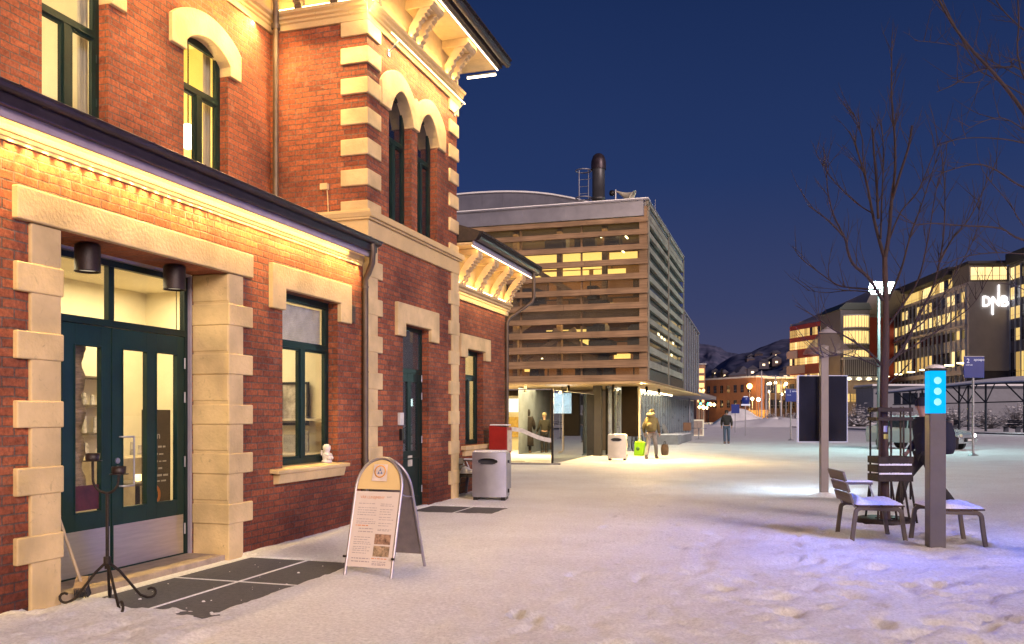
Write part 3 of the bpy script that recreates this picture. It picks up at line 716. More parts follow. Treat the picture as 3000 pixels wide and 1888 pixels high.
# fittings seen through the panes
m = MB()
for i in range(9): m.tube([(-7.05+.02*math.sin(i),6.70,2.3-.18*i),(-7.05,6.70,2.12-.18*i)],[.02,.02],6)
dr = MB(); prof = []
random.seed(5)
for i in range(40):
    z = .75+i*.045; prof.append((.095+.045*abs(math.sin(i*.42))+.012*random.random(), z))
dr.lathe(prof, (0,0,0), 18); t = tag(dr.obj('hanging_textile', mat('gathered_textile',(.32,.21,.12),.8,0,.6,7,.4,20,(1,1,4))), 'gathered brown and white textile hanging behind the door pane', 'textile')
t.location = (-6.72, 6.90, 0)
cb = thing('chalkboard', 'dark chalkboard with handwritten café menu leaning inside the door', 'chalkboard', (-6.62, 8.02, .62))
m = MB(); m.box(-.02,.0,-.20,.24,0,1.02); m.obj('board', mat('chalkboard_brown',(.05,.028,.012),.7,0,.4,5,.1), cb)
def text_obj(s, size, mat_, parent, loc, rot, name='lettering', ext=.002, align='LEFT', sx=1.0, off=0.0):
    c = bpy.data.curves.new(name, 'FONT'); c.body = s; c.size = size; c.extrude = ext; c.align_x = align; c.offset = off
    c.materials.append(mat_); tmp = bpy.data.objects.new('tmp', c); COL.objects.link(tmp)
    bpy.context.view_layer.update()
    me = bpy.data.meshes.new_from_object(tmp.evaluated_get(bpy.context.evaluated_depsgraph_get())); bpy.data.objects.remove(tmp)
    o = bpy.data.objects.new(name, me); COL.objects.link(o)
    o.parent = parent; o.location = loc; o.rotation_euler = rot; o.scale = (sx,1,1)
    return o
chalk = mat('chalk',(.5,.42,.3),.9)
FX = (R(90),0,R(90))
text_obj('afé', .15, chalk, cb, (.003,-.17,.86), FX); text_obj('asjon', .115, chalk, cb, (.003,-.17,.70), FX)
m = MB(); random.seed(11)
for k,z in enumerate((.60,.52,.44,.36,.28,.22)):
    y = -.15
    while y < .12:
        l = random.uniform(.03,.09); m.box(.001,.003,y,y+l,z,z+.014+.01*random.random()); y += l+.02
m.obj('chalk_writing', chalk, cb)
m = MB(); m.lathe([(.085,0),(.12,0),(.12,.004),(.085,.004)], n=28); m.xform(Matrix.Translation((.004,-.05,.08)) @ Matrix.Rotation(R(90),4,'Y')); m.obj('orange_ring', mat('orange_chalk',(.7,.2,.03),.8), cb)
ct = thing('counter', 'pale café counter with shelves behind the door glass', 'counter', (-8.7,9.3,0))
m = MB(); m.box(-.3,.3,-1.1,1.1,0,1.0); m.obj('counter_body', mat('counter_panel',(.45,.36,.22),.5), ct)
m = MB()
for z in (1.3,1.7,2.1): m.box(-.9,-.6,-1.2,1.2,z,z+.03)
m.obj('shelf', MT['rail'], ct)
m = MB(); random.seed(2)
for z in (1.03,1.33,1.73):
    for k in range(11):
        y = -1.0+.2*k+random.uniform(-.05,.05); h = random.uniform(.08,.26); m.cyl((-.7 if z > 1.1 else .1,y,z),(-.7 if z > 1.1 else .1,y,z+h),.035,.025,8)
m.obj('crockery', mat('crockery',(.45,.4,.35),.3,0,.6,11), ct)
pk = thing('display_shelf', 'shelf of framed cards and yellow boxes behind the casement window', 'shelf', (-7.15,10.75,0), R(-90))
m = MB(); m.box(-.6,-.3,-1.0,1.0,1.0,1.04); m.box(-.6,-.3,-1.0,1.0,1.5,1.53); m.box(-.6,.1,-1.0,.0,0,.9); m.obj('shelf_board', mat('pale_board',(.5,.42,.3),.6), pk)
m = MB()
for y,z,h,w in ((-.5,1.54,.3,.22),(-.15,1.54,.36,.28),(.2,1.05,.25,.2),(.45,1.05,.3,.16)): m.box(-.4,-.37,y,y+w,z,z+h)
m.obj('framed_card', mat('card',(.25,.22,.18),.5,0,.5,6), pk)
m = MB()
for y,z in ((-.75,1.05),(-.5,1.05),(-.25,1.05)): m.box(-.5,-.32,y,y+.2,z,z+.32)
m.obj('yellow_box', mat('yellow_box',(.75,.45,.08),.5), pk)
pl = thing('potted_plant', 'leafy potted plant behind the casement window', 'plant', (-6.75,9.72,.55))
m = MB(); m.lathe([(0,0),(.09,0),(.12,.2),(.1,.2),(.1,.17),(0,.17)], n=16); m.obj('pot', mat('clay_pot',(.35,.2,.12),.7), pl)
m = MB(); random.seed(4)
for k in range(60):
    a = random.uniform(0,6.28); r = random.uniform(.03,.2); z = .25+random.uniform(0,.5); c = Vector((r*math.cos(a),r*math.sin(a),z)); u = Vector((math.cos(a),math.sin(a),.5))*.07; v = Vector((-math.sin(a),math.cos(a),0))*.025
    m.add([c-u,c+v,c+u,c-v],[(0,1,2,3)])
m.obj('foliage', mat('leaf_green',(.05,.09,.05),.6), pl)
hl = thing('hanging_lantern', 'yellow glass lantern hanging inside the tower door', 'lantern', (-6.6,13.35,2.62))
m = MB(); m.lathe([(0,0),(.07,.02),(.10,.08),(.09,.16),(.05,.2),(0,.21)], n=16); m.obj('globe', emis('lantern_glow',(1,.62,.12),4), hl)
m = MB(); m.cyl((0,0,.2),(0,0,1.2),.008,None,6); m.obj('cord', MT['black'], hl)
# sill figurine
fg = MB()
fg.lathe([(0,0),(.07,0),(.075,.02),(.07,.035),(.055,.04),(.06,.07),(.065,.10),(.05,.135),(.035,.155),(.045,.17),(.056,.20),(.05,.235),(.03,.255),(0,.26)], (0,0,0), 18)
fg.lathe([(0,0),(.028,.012),(.03,.035),(.015,.055),(0,.06)], (.05,-.035,.04), 10); fg.lathe([(0,0),(.028,.012),(.03,.035),(.015,.055),(0,.06)], (.05,.035,.04), 10)
fg.tube([(.0,-.055,.13),(.045,-.05,.10),(.055,-.015,.12)], .016, 8); fg.tube([(.0,.055,.13),(.045,.05,.10),(.055,.015,.12)], .016, 8)
fg.obox((-.06,-.035,.14),.015,.05,.07,.4); fg.obox((-.06,.035,.14),.015,.05,.07,-.4)
fgo = tag(fg.obj('cherub_figurine', mat('white_plaster_figure',(.68,.62,.55),.7,0,.15,14,.3)), 'small white cherub figurine sitting on the window sill', 'figurine'); fgo.location = (-5.98,10.66,.925)

# curtains and a hanging lamp behind the upper panes, furniture in the café
MT['curtain'] = mat('cream_curtain', (.58,.50,.36), .9, 0, .2, 9, .2, 30, (6,6,.4))
for a,b,c,d in UW:
    for y0,y1 in ((a+.02,a+.17),(b-.15,b-.02)):
        m = MB(); n = 14
        pts = [(U-.30+.025*math.sin(k*1.9), y0+(y1-y0)*k/n) for k in range(n+1)]
        m.prism(pts+[(x-.006,y) for x,y in pts[::-1]], c, d, 'z'); sp(m, 'curtain', 'curtain')
t = thing('globe_lamp', 'white glowing globe lamp hanging behind the upper arched window', 'lamp', (-8.5,11.0,5.75))
m = MB(); m.lathe([(0,-.2),(.14,-.14),(.2,0),(.14,.14),(0,.2)], n=18); m.obj('globe', emis('white_globe',(1,.93,.72),5), t)
m = MB(); m.cyl((0,0,.2),(0,0,1.4),.01,None,6); m.obj('cord', MT['black'], t)
for k,(x,y) in enumerate(((-7.0,9.6),(-7.7,9.0))):
    t = thing('cafe_table', ['small café table just behind the casement window','second café table deeper in the room'][k], 'table', (x,y,0))
    m = MB(); m.lathe([(0,.72),(.34,.72),(.34,.75),(0,.75)], n=20); m.obj('table_top', MT['rail'], t)
    m = MB(); m.cyl((0,0,0),(0,0,.72),.03,None,8); m.lathe([(.22,0),(.2,.03),(.03,.05)], n=14); m.obj('table_leg', MT['black'], t)
    m = MB(); m.lathe([(0,.75),(.045,.76),(.05,.84),(.04,.84),(.035,.78)], n=12); m.obj('tealight', emis('tealight',(1,.7,.3),3), t)
for k,(x,y,h) in enumerate(((-6.9,11.36,1.75),(-7.75,11.36,1.9))):
    t = thing('wall_picture', ['dark-framed picture on the café wall near the window','dark-framed picture on the café wall, farther from the window'][k], 'picture', (x,y,h))
    m = MB(); m.frame('y', -.03, .0, -.24, .24, -.32, .32, .035); m.obj('frame', MT['black'], t)
    m = MB(); m.box(-.205,.205,-.012,-.006,-.285,.285); m.obj('print', mat('print_%d'%k,(.35,.28,.2),.6,0,.7,5,0,col2=(.7,.62,.5)), t)
for k,(x,y,z) in enumerate(((-7.0,10.1,2.5),(-7.6,9.6,2.45))):
    t = thing('pendant_lamp', ['small bright pendant behind the casement window, nearer the glass','small bright pendant behind the casement window, deeper in the room'][k], 'lamp', (x,y,z))
    m = MB(); m.lathe([(0,-.05),(.05,-.03),(.06,.03),(0,.06)], n=12); m.obj('bulb', emis('pendant_bulb',(1,.92,.7),12), t)
    m = MB(); m.cyl((0,0,.05),(0,0,1.0),.006,None,6); m.obj('cord', MT['black'], t)
# ------------------------------------------------------------------ snow ground
def vnoise(x, y, seed):
    xi = np.floor(x).astype(np.int64); yi = np.floor(y).astype(np.int64); xf = x-xi; yf = y-yi
    def h(a,b):
        n = (a*374761393 + b*668265263 + seed*974711) & 0x7fffffff
        n = ((n ^ (n >> 13))*1274126177) & 0x7fffffff
        return ((n ^ (n >> 16)) & 0xffff)/65535.0
    u = xf*xf*(3-2*xf); v = yf*yf*(3-2*yf)
    return (h(xi,yi)*(1-u)+h(xi+1,yi)*u)*(1-v)+(h(xi,yi+1)*(1-u)+h(xi+1,yi+1)*u)*v
def fbm(x, y, f, octv, seed):
    a, s, o = 1.0, 0.0, np.zeros_like(x)
    for k in range(octv):
        o += a*(vnoise(x*f+17.3*k, y*f-9.1*k, seed+k)-.5); s += a; a *= .55; f *= 2.03
    return o/s*2
MATS = [(-5.64,-4.28,5.92,8.36),(-5.84,-4.38,12.92,14.06)]
def ground_z(X, Y):
    z = .022 + .03*fbm(X,Y,.22,3,3)
    near = np.clip((34-Y)/20, .15, 1)
    churn = np.clip((X+3.2)/3.5, .0, 1)*np.clip((15.5-Y)/5,0.12,1)
    churn2 = np.clip((-3.3-X)/1.0,0,1)*np.clip((6.6-Y)/1.2,0,1)
    amp = .34+.85*churn+.8*churn2
    z += near*amp*(.018*fbm(X,Y,1.5,4,11)+.032*fbm(X,Y,7.0,4,23))
    b = fbm(X,Y,3.6,2,41)
    z -= near*(churn*.9+churn2*.5+.06)*.055*np.clip(b-.12,0,1)*2.0
    rf = np.random.RandomState(5)
    for k in range(480):
        fx = rf.uniform(-2.6,5.2); fy = rf.uniform(2.4,15.0)
        if rf.rand() > np.clip((fx+3.0)/3.0,.12,1): continue
        an = rf.normal(.25,.5); ca_, sa_ = math.cos(an), math.sin(an)
        sel = (np.abs(X-fx) < .25) & (np.abs(Y-fy) < .25)
        dx = (X-fx)*ca_+(Y-fy)*sa_; dy = -(X-fx)*sa_+(Y-fy)*ca_
        q_ = (dx/.055)**2+(dy/.15)**2
        z = np.where(sel, z-rf.uniform(.015,.042)*np.exp(-q_**2)+.013*np.exp(-((np.sqrt(q_)-1.45)/.28)**2), z)
    # ridge of ploughed snow round the tree and lamp
    z += .05*np.exp(-((Y-(16.6+.25*X*.3))/.5)**2)*np.clip((X+.6)/1.5,0,1)*(.6+.8*vnoise(X*2,Y*2,77))
    # bare grates: snow stops with a ragged edge
    for (x0,x1,y0,y1) in MATS:
        jx = (.02+.13*np.clip((-4.5-X)/.8,0,1)*np.clip((6.9-Y)/.8,0,1))*(fbm(X,Y,2.2,3,5)*1.3+.6*fbm(X,Y,9,2,6))
        ins = np.minimum(np.minimum(X-x0+.03,x1-X+jx*.9),np.minimum(Y-y0+jx*1.3,y1-Y+jx*.6))
        z = np.where(ins > 0, np.minimum(z, .022-.06*np.clip(ins/.05,0,1)), z)
    z = np.where((X < -5.66) & (Y > 5.6) & (Y < 8.6), np.minimum(z,-.02+0*z), z)
    # thin trodden edge along the wall
    z -= .02*np.clip((-5.6-X)/.3,0,1)*np.clip((12-Y)/2,0,1)
    return z
xs = np.concatenate([np.array([-900,-500,-250,-120,-60,-35,-22,-15,-11,-8.5]), np.arange(-7.2,-2.0,.035), np.arange(-2.0,4.5,.05), np.arange(4.5,9,.12), np.array([9.3,10,11,12.5,15,19,25,35,50,80,130,220,400,700,1200])])
ys = np.concatenate([np.array([-60,-30,-15,-6,-2,0]), np.arange(1.5,9.0,.035), np.arange(9.0,19,.06), np.arange(19,36,.2), np.arange(36,60,.8), np.array([62,66,72,80,90,105,125,150,180,220,270,340,430,560,750,1000,1400])])
GX, GY = np.meshgrid(xs, ys, indexing='ij')
GZ = ground_z(GX, GY)
far = np.clip((GY-60)/60,0,1); GZ = GZ*(1-far)
nx, ny = GX.shape
me = bpy.data.meshes.new('snow_ground')
co = np.stack([GX,GY,GZ],-1).reshape(-1,3)
idx = np.arange(nx*ny).reshape(nx,ny)
fa = np.stack([idx[:-1,:-1],idx[1:,:-1],idx[1:,1:],idx[:-1,1:]],-1).reshape(-1,4)
me.vertices.add(len(co)); me.vertices.foreach_set('co', co.ravel())
me.loops.add(fa.size); me.loops.foreach_set('vertex_index', fa.ravel())
me.polygons.add(len(fa)); me.polygons.foreach_set('loop_start', np.arange(0,fa.size,4)); me.polygons.foreach_set('loop_total', np.full(len(fa),4))
me.polygons.foreach_set('use_smooth', np.ones(len(fa),bool)); me.update(); me.validate()
me.materials.append(MT['snow'])
go = bpy.data.objects.new('snow_ground', me); COL.objects.link(go); tag(go, kind='structure')

# door mats (steel grates)
MT['grate'] = mat('dark_grate', (.11,.11,.12), .7, .2, .3, 20, .8, 90)
def doormat(x0,x1,y0,y1,label,grp=None,seams=()):
    t = thing('door_mat', label, 'door mat', ((x0+x1)/2,(y0+y1)/2,0))
    sx = [x0,*[s[1] for s in seams if s[0]=='x'],x1]; sy = [y0,*[s[1] for s in seams if s[0]=='y'],y1]
    for i in range(len(sx)-1):
        for k in range(len(sy)-1):
            m = MB(); m.box(sx[i]+.012,sx[i+1]-.012,sy[k]+.012,sy[k+1]-.012,-.03,.004); m.obj('grate', MT['grate'], t, True)
    q = MB()
    for a_ in sx[1:-1]: q.box(a_-.016,a_+.016,y0,y1,-.02,.0075)
    for a_ in sy[1:-1]: q.box(x0,x1,a_-.016,a_+.016,-.02,.0070)
    if q.v: q.obj('snowy_joint', MT['snowcap'], t, True)
    f = MB(); f.box(x0,x1,y0,y1,-.04,-.012); f.obj('grate_frame', MT['snowcap'], t, True)
    return t
doormat(-5.64,-4.15,5.75,8.38,'large dark grate mat in four panels before the double door',None,[('x',-4.92),('y',7.10)])
doormat(-5.84,-4.30,12.92,14.1,'dark grate mat in two panels before the tower door',None,[('x',-5.08)])
# snow clods on the mat
random.seed(9)
m = MB()
for k in range(26):
    x, y = random.uniform(-5.55,-4.3), random.uniform(5.9,8.3); r = random.choice([.004,.005,.006,.008,.016])
    m.lathe([(0,r*.7),(r*.6,r*.55),(r,0)], (x,y,.004), 7)
c = tag(m.obj('snow_crumbs', MT['snowcap']), kind='stuff')

# ------------------------------------------------------------------ wrought iron candle stand
t = thing('candle_stand', 'wrought iron two-armed torch stand on curled tripod legs before the door', 'torch stand', (-5.38,5.93,0))
m = MB(); m.tube([(0,0,.30),(0,0,.93)], .014, 8); m.cyl((0,0,.34),(0,0,.40),.03,None,12); m.cyl((0,0,.30),(0,0,.33),.022,None,12); m.obj('pole', MT['iron'], t)
for a,l in ((R(-33),.40),(R(193),.37),(R(62),.36),(R(128),.30)):
    ca, sa = math.cos(a), math.sin(a)
    pts = [(0,0,.36),(ca*.10,sa*.10,.27),(ca*(l-.09),sa*(l-.09),.045),(ca*(l-.03),sa*(l-.03),.014)]
    for k in range(7):
        th = -math.pi/2+k*.62; pts.append((ca*(l+.045*math.cos(th)), sa*(l+.045*math.cos(th)), .05+.04*math.sin(th)))
    m = MB(); m.tube(pts, .0115, 8); m.obj('leg', MT['iron'], t)
ax = Vector((CS,SN,0))
def arm(end, ztop):
    s = 1 if end > 0 else -1; e = abs(end)
    pts = [(0,0,.93)]
    for k in range(1,9):
        th = k/8*math.pi/2; pts.append(tuple(ax*(s*e*math.sin(th)*1.0))[:2]+(.93+.12*(1-math.cos(th)),))
    pts.append(tuple(ax*(s*e*1.02))[:2]+(ztop,))
    m = MB(); m.tube(pts, .011, 8); return m.obj('arm', MT['iron'], t)
for e,z in ((-.12,1.20),(.095,1.09)):
    arm(e,z)
    p = ax*e*1.02
    m = MB(); m.lathe([(0,0),(.05,0),(.055,.01),(.058,.062),(.052,.062),(.05,.03),(0,.03)], (p.x,p.y,z), 18); m.lathe([(.058,-.004),(.075,-.004),(.075,.002),(.058,.002)], (p.x,p.y,z), 18); m.obj('candle_cup', MT['rustbrown'], t)
# broom
t = thing('broom', 'small worn broom leaning in the corner of the doorway', 'broom', (-5.85,6.14,0))
m = MB(); m.tube([(0,0,.12),(-.13,-.10,.66),(-.22,-.16,1.05)], .013, 8); m.obj('handle', wood_mat('pale_broomstick',(.50,.40,.28),(.34,.26,.17),'z'), t)
m = MB(); m.obox((.0,0,.105), .10,.17,.05, R(35), R(25)); m.obj('broom_head', wood_mat('broom_wood',(.34,.24,.14),(.2,.13,.08),'y'), t)
m = MB(); random.seed(3)
for i in range(9):
    for k in range(16):
        p = Matrix.Rotation(R(35),4,'Z') @ Vector(((i-4)*.011,(k-7.5)*.0105,0)); m.tube([(p.x,p.y,.095),(p.x*1.2+.02+random.uniform(-.006,.006),p.y*1.15+random.uniform(-.006,.006),.004)], .0035, 4, False)
m.obj('bristle', MT['black'], t)

# ------------------------------------------------------------------ A-board
t = thing('menu_board', 'metal-framed arched A-board with a café menu on the snow', 'A-board', (-3.835,7.62,0), R(-3))
MT['alu'] = mat('aluminium_tube', (.40,.37,.40), .4, .75, .1, 5, .06)
HT, LEANF = 1.15, .30
def lean(x, s, back):  # s 0..1 up the board
    return (x, (LEANF*s if not back else .74-(.74-LEANF-.03)*s), HT*s)
def hoop(back):
    hw = .255; pts = []
    for k in range(7): pts.append(lean(-hw, .74*k/6, back))
    for k in range(1,20):
        a = math.pi-math.pi*k/20; pts.append(lean(hw*math.cos(a)*(1.0), .74+.26*math.sin(a), back))
    for k in range(6,-1,-1): pts.append(lean(hw, .74*k/6, back))
    return pts
m = MB(); m.tube(hoop(False), .0155, 10); m.obj('front_hoop', MT['alu'], t)
m = MB(); m.tube(hoop(True), .0155, 10); m.obj('rear_hoop', MT['alu'], t)
m = MB(); m.tube([lean(.255,.70,False),(.275,LEANF*.7+.06,HT*.68),lean(.255,.66,True)], .007, 6); m.tube([lean(-.255,.70,False),lean(-.255,.66,True)], .007, 6); m.obj('spreader', MT['alu'], t)
def pan(x0,x1,s0,s1,off,back=False):
    a,b,c,d = [Vector(lean(x,s,back)) for x,s in ((x0,s0),(x1,s0),(x1,s1),(x0,s1))]
    n = Vector((0,-1,.26)).normalized()*off
    return [a+n,b+n,c+n,d+n]
m = MB(); vs = pan(-.245,.245,.09,.715,.0)+pan(-.245,.245,.09,.715,.008); m.add(vs,[(0,1,2,3),(7,6,5,4),(0,4,5,1),(1,5,6,2),(2,6,7,3),(3,7,4,0)]); m.obj('menu_panel', mat('menu_paper',(.66,.58,.54),.5,0,.05,3,.02), t)
m = MB(); top = [lean(.245,.735,False)]+[lean(.245*math.cos(math.pi*k/20), .735+.25*math.sin(math.pi*k/20), False) for k in range(1,20)]+[lean(-.245,.735,False)]
m.add(top+[(x,y+.01,z) for x,y,z in top],[tuple(range(21)),tuple(range(41,20,-1))]); m.obj('header_panel', mat('yellow_header',(.70,.52,.25),.5,0,.06,3,.02), t)
m = MB(); top = [lean(.245,.735,True)]+[lean(.245*math.cos(math.pi*k/20), .735+.25*math.sin(math.pi*k/20), True) for k in range(1,20)]+[lean(-.245,.735,True)]
vs = pan(-.245,.245,.13,.735,0,True); m.add(vs+[(v[0],v[1]+.008,v[2]) for v in vs],[(0,1,2,3),(7,6,5,4),(0,4,5,1),(1,5,6,2),(2,6,7,3),(3,7,4,0)])
m.add(top+[(x,y+.006,z) for x,y,z in top],[tuple(range(21)),tuple(range(41,20,-1))]); m.obj('rear_panel', mat('grey_board_back',(.20,.165,.155),.7,0,.2,9,.15), t)
def on_board(x, s, off=-.0): return Vector(lean(x,s,False))+Vector((0,-1,.26)).normalized()*(.0095+off)
tilt = math.pi/2-math.atan2(LEANF,HT)
LOGO = mat('logo_paper',(.70,.60,.56),.5); LB = mat('logo_blue',(.16,.22,.42),.5); LO = mat('logo_orange',(.75,.34,.05),.5); INK = mat('menu_ink',(.36,.31,.33),.6); ORI = mat('menu_orange_ink',(.62,.27,.12),.6)
Mb = lambda x,s,off=0: Matrix.Translation(on_board(x,s,off)) @ Matrix.Rotation(tilt,4,'X')
m = MB(); m.add([Mb(0,.875) @ Vector(p) for p in ((-.085,-.085,0),(.085,-.085,0),(.075,.085,0),(-.075,.085,0))],[(0,1,2,3)]); m.obj('logo', LOGO, t)
m = MB(); m.lathe([(.052,0),(.064,0),(.064,.003),(.052,.003)], n=30); m.xform(Mb(.0,.885,.001)); m.obj('logo_ring', LO, t)
m = MB()
for dx,dy in ((-.016,-.012),(.016,-.012),(0,.018)): m.add([(dx-.014,dy-.014,0),(dx+.014,dy-.014,0),(dx,dy+.018,0)],[(0,1,2)])
m.xform(Mb(0,.885,.002)); m.obj('logo_mark', LB, t)
text_obj('VÅR LUNSJMENY', .036, ORI, t, on_board(-.185,.655), (tilt,0,0), ext=.0005)
text_obj('KAFÉ', .022, INK, t, on_board(.11,.665), (tilt,0,0), ext=.0005)
random.seed(21)
m = MB()
def words_line(x0,x1,s,h):
    x = x0
    while x < x1:
        l = min(random.uniform(.012,.045), x1-x)
        m.add([Mb(x,s,.0004) @ Vector(p) for p in ((0,0,0),(l,0,0),(l,h,0),(0,h,0))],[(0,1,2,3)]); x += l+.008
for s in (.61,.575,.555,.535,.515,.48,.46,.445): words_line(-.195, random.uniform(-.02,.02), s, .006)
for s in (.61,.595,.565,.545,.525,.50,.48,.45,.43,.40,.39): words_line(.05, random.uniform(.16,.21), s, .006)
for s in (.40,.375): words_line(-.16,.0,s,.009)
for s in (.33,.31,.29,.275,.25,.235,.22,.20): words_line(-.20,random.uniform(-.05,.0),s,.006)
for s in (.155,.13): words_line(-.20,-.0,s,.010)
for s in (.135,.12,.11): words_line(.03,.18,s,.007)
m.obj('menu_text', INK, t)
m = MB(); words_line(-.2,-.06,.425,.010); words_line(.02,.19,.16,.009); m.obj('menu_heading', ORI, t)
def photo(name, s0, s1, cols):
    q = MB()
    q.add([Mb(0.03,s0,.001) @ Vector(p) for p in ((0,0,0),(.175,0,0),(.175,(s1-s0)*HT*1.02,0),(0,(s1-s0)*HT*1.02,0))],[(0,1,2,3)])
    return q.obj(name, cols, t)
photo('dish_photo', .28, .365, mat('dish_photo_red',(.20,.06,.035),.4,0,.8,24,.0,col2=(.55,.35,.24)))
photo('dish_photo', .18, .268, mat('dish_photo_green',(.10,.10,.03),.4,0,.8,22,.0,col2=(.6,.42,.28)))
for x in (-.26,.26):
    m = MB(); m.obox((x*1.02,.02,.20),.03,.02,.02); m.obj('clamp', MT['rustbrown'], t)

# ------------------------------------------------------------------ litter bins
def make_bin(label, loc, rz, paint, grp=None):
    t = thing('litter_bin', label, 'litter bin', loc, rz, grp)
    w, d, h = .315, .22, .90
    # bowed front sheet with an oval slot cut near the top
    n, mz = 40, 30
    vs, fs = [], []
    def P(u, z):
        x = -w+2*w*u; y = -d-.075*math.sin(math.pi*u)
        return (x,y,z)
    zs = [.085+(h-.085)*k/mz for k in range(mz+1)]
    for i in range(n+1):
        for k in range(mz+1): vs.append(P(i/n, zs[k]))
    for i in range(n):
        for k in range(mz):
            cx = (-w+2*w*(i+.5)/n+.02)/.185; cz = ((zs[k]+zs[k+1])/2-.735)/.062
            if cx*cx+cz*cz < 1: continue
            a = i*(mz+1)+k; fs.append((a,a+mz+1,a+mz+2,a+1))
    m = MB(); m.add(vs, fs, True)
    top = [P(i/n,h) for i in range(n+1)]; m.add(top+[(w,d,h),(-w,d,h)],[tuple(range(n+3))]); 
    m.quad((w,-d,.085),(w,d,.085),(w,d,h),(w,-d,h)); m.quad((-w,-d,.085),(-w,-d,h),(-w,d,h),(-w,d,.085)); m.quad((-w,d,.085),(w,d,.085),(w,d,h),(-w,d,h))
    bot = [P(i/n,.085) for i in range(n+1)]; m.add(bot+[(w,d,.085),(-w,d,.085)],[tuple(range(n+3))])
    m.obj('bin_body', paint, t)
    m = MB()
    pts = []
    for k in range(37):
        a = 2*math.pi*k/36; x = -.02+.19*math.cos(a); u = (x+w)/(2*w); y = -d-.075*math.sin(math.pi*u)-.004; pts.append((x,y,.735+.066*math.sin(a)))
    m.tube(pts, .007, 6, False); m.obj('slot_rim', MT['galv'], t)
    m = MB(); m.box(-w+.03,w-.03,-d+.02,d-.03,.10,h-.03); m.obj('liner', mat('dark_liner',(.03,.03,.035),.6), t)
    for x in (-w+.06, w-.06):
        m = MB(); m.box(x-.04,x+.04,-d-.01,d-.02,.0,.085); m.obj('foot', MT['black'], t)
    m = MB(); m.box(w,w+.02,-.03,.03,.70,.75); m.box(w,w+.025,-.02,.05,.15,.22); m.obj('lock', MT['black'], t)
    q = MB(); hv = []
    random.seed(8)
    q.add([(x*.96,y*.97,h+.004) for x,y,z in top]+[(w*.95,d*.95,h+.004),(-w*.95,d*.95,h+.004)]+[(x*.86,y*.82+random.uniform(-.01,.01),h+.03+random.uniform(-.008,.012)) for x,y,z in top]+[(w*.84,d*.82,h+.03),(-w*.84,d*.82,h+.03)],
          [tuple(range(n+3,2*n+6))]+[(i,(i+1)%(n+3),n+3+(i+1)%(n+3),n+3+i) for i in range(n+3)], True); q.obj('snow_cap', MT['snowcap'], t)
    return t
make_bin('grey steel litter bin with oval slot standing by the tower corner', (-5.16,15.28,0), R(10), MT['bin'])
make_bin('cream litter bin with oval slot beside the dark entrance column', (-5.48,29.98,0), R(4), MT['binw'])
# red post box and its cabinet at the wing corner
t = thing('red_box', 'red metal salt box on a grey cabinet at the corner of the far wing', 'box', (-5.74,17.62,0))
m = MB(); m.prism([(-.20,.78),(.20,.78),(.20,1.32),(-.20,1.36)], -.17, .17, 'y'); m.obj('box_body', mat('red_enamel',(.27,.010,.009),.4,0,.15,4,.05), t, bev=.012)
m = MB(); m.box(.201,.212,-.15,.15,.82,1.26); m.obj('front_label', mat('cream_label',(.60,.50,.36),.5,0,.3,7,.02), t)
m = MB(); m.box(-.19,.19,-.16,.16,-.02,.775); m.obj('cabinet', MT['bin'], t, bev=.01)
m = MB(); m.box(.191,.20,-.06,.06,.55,.62); m.obj('lock', MT['black'], t)
m = MB(); m.box(-.19,.19,-.16,.16,1.36,1.385); m.obj('snow_cap', MT['snowcap'], t, bev=.012)

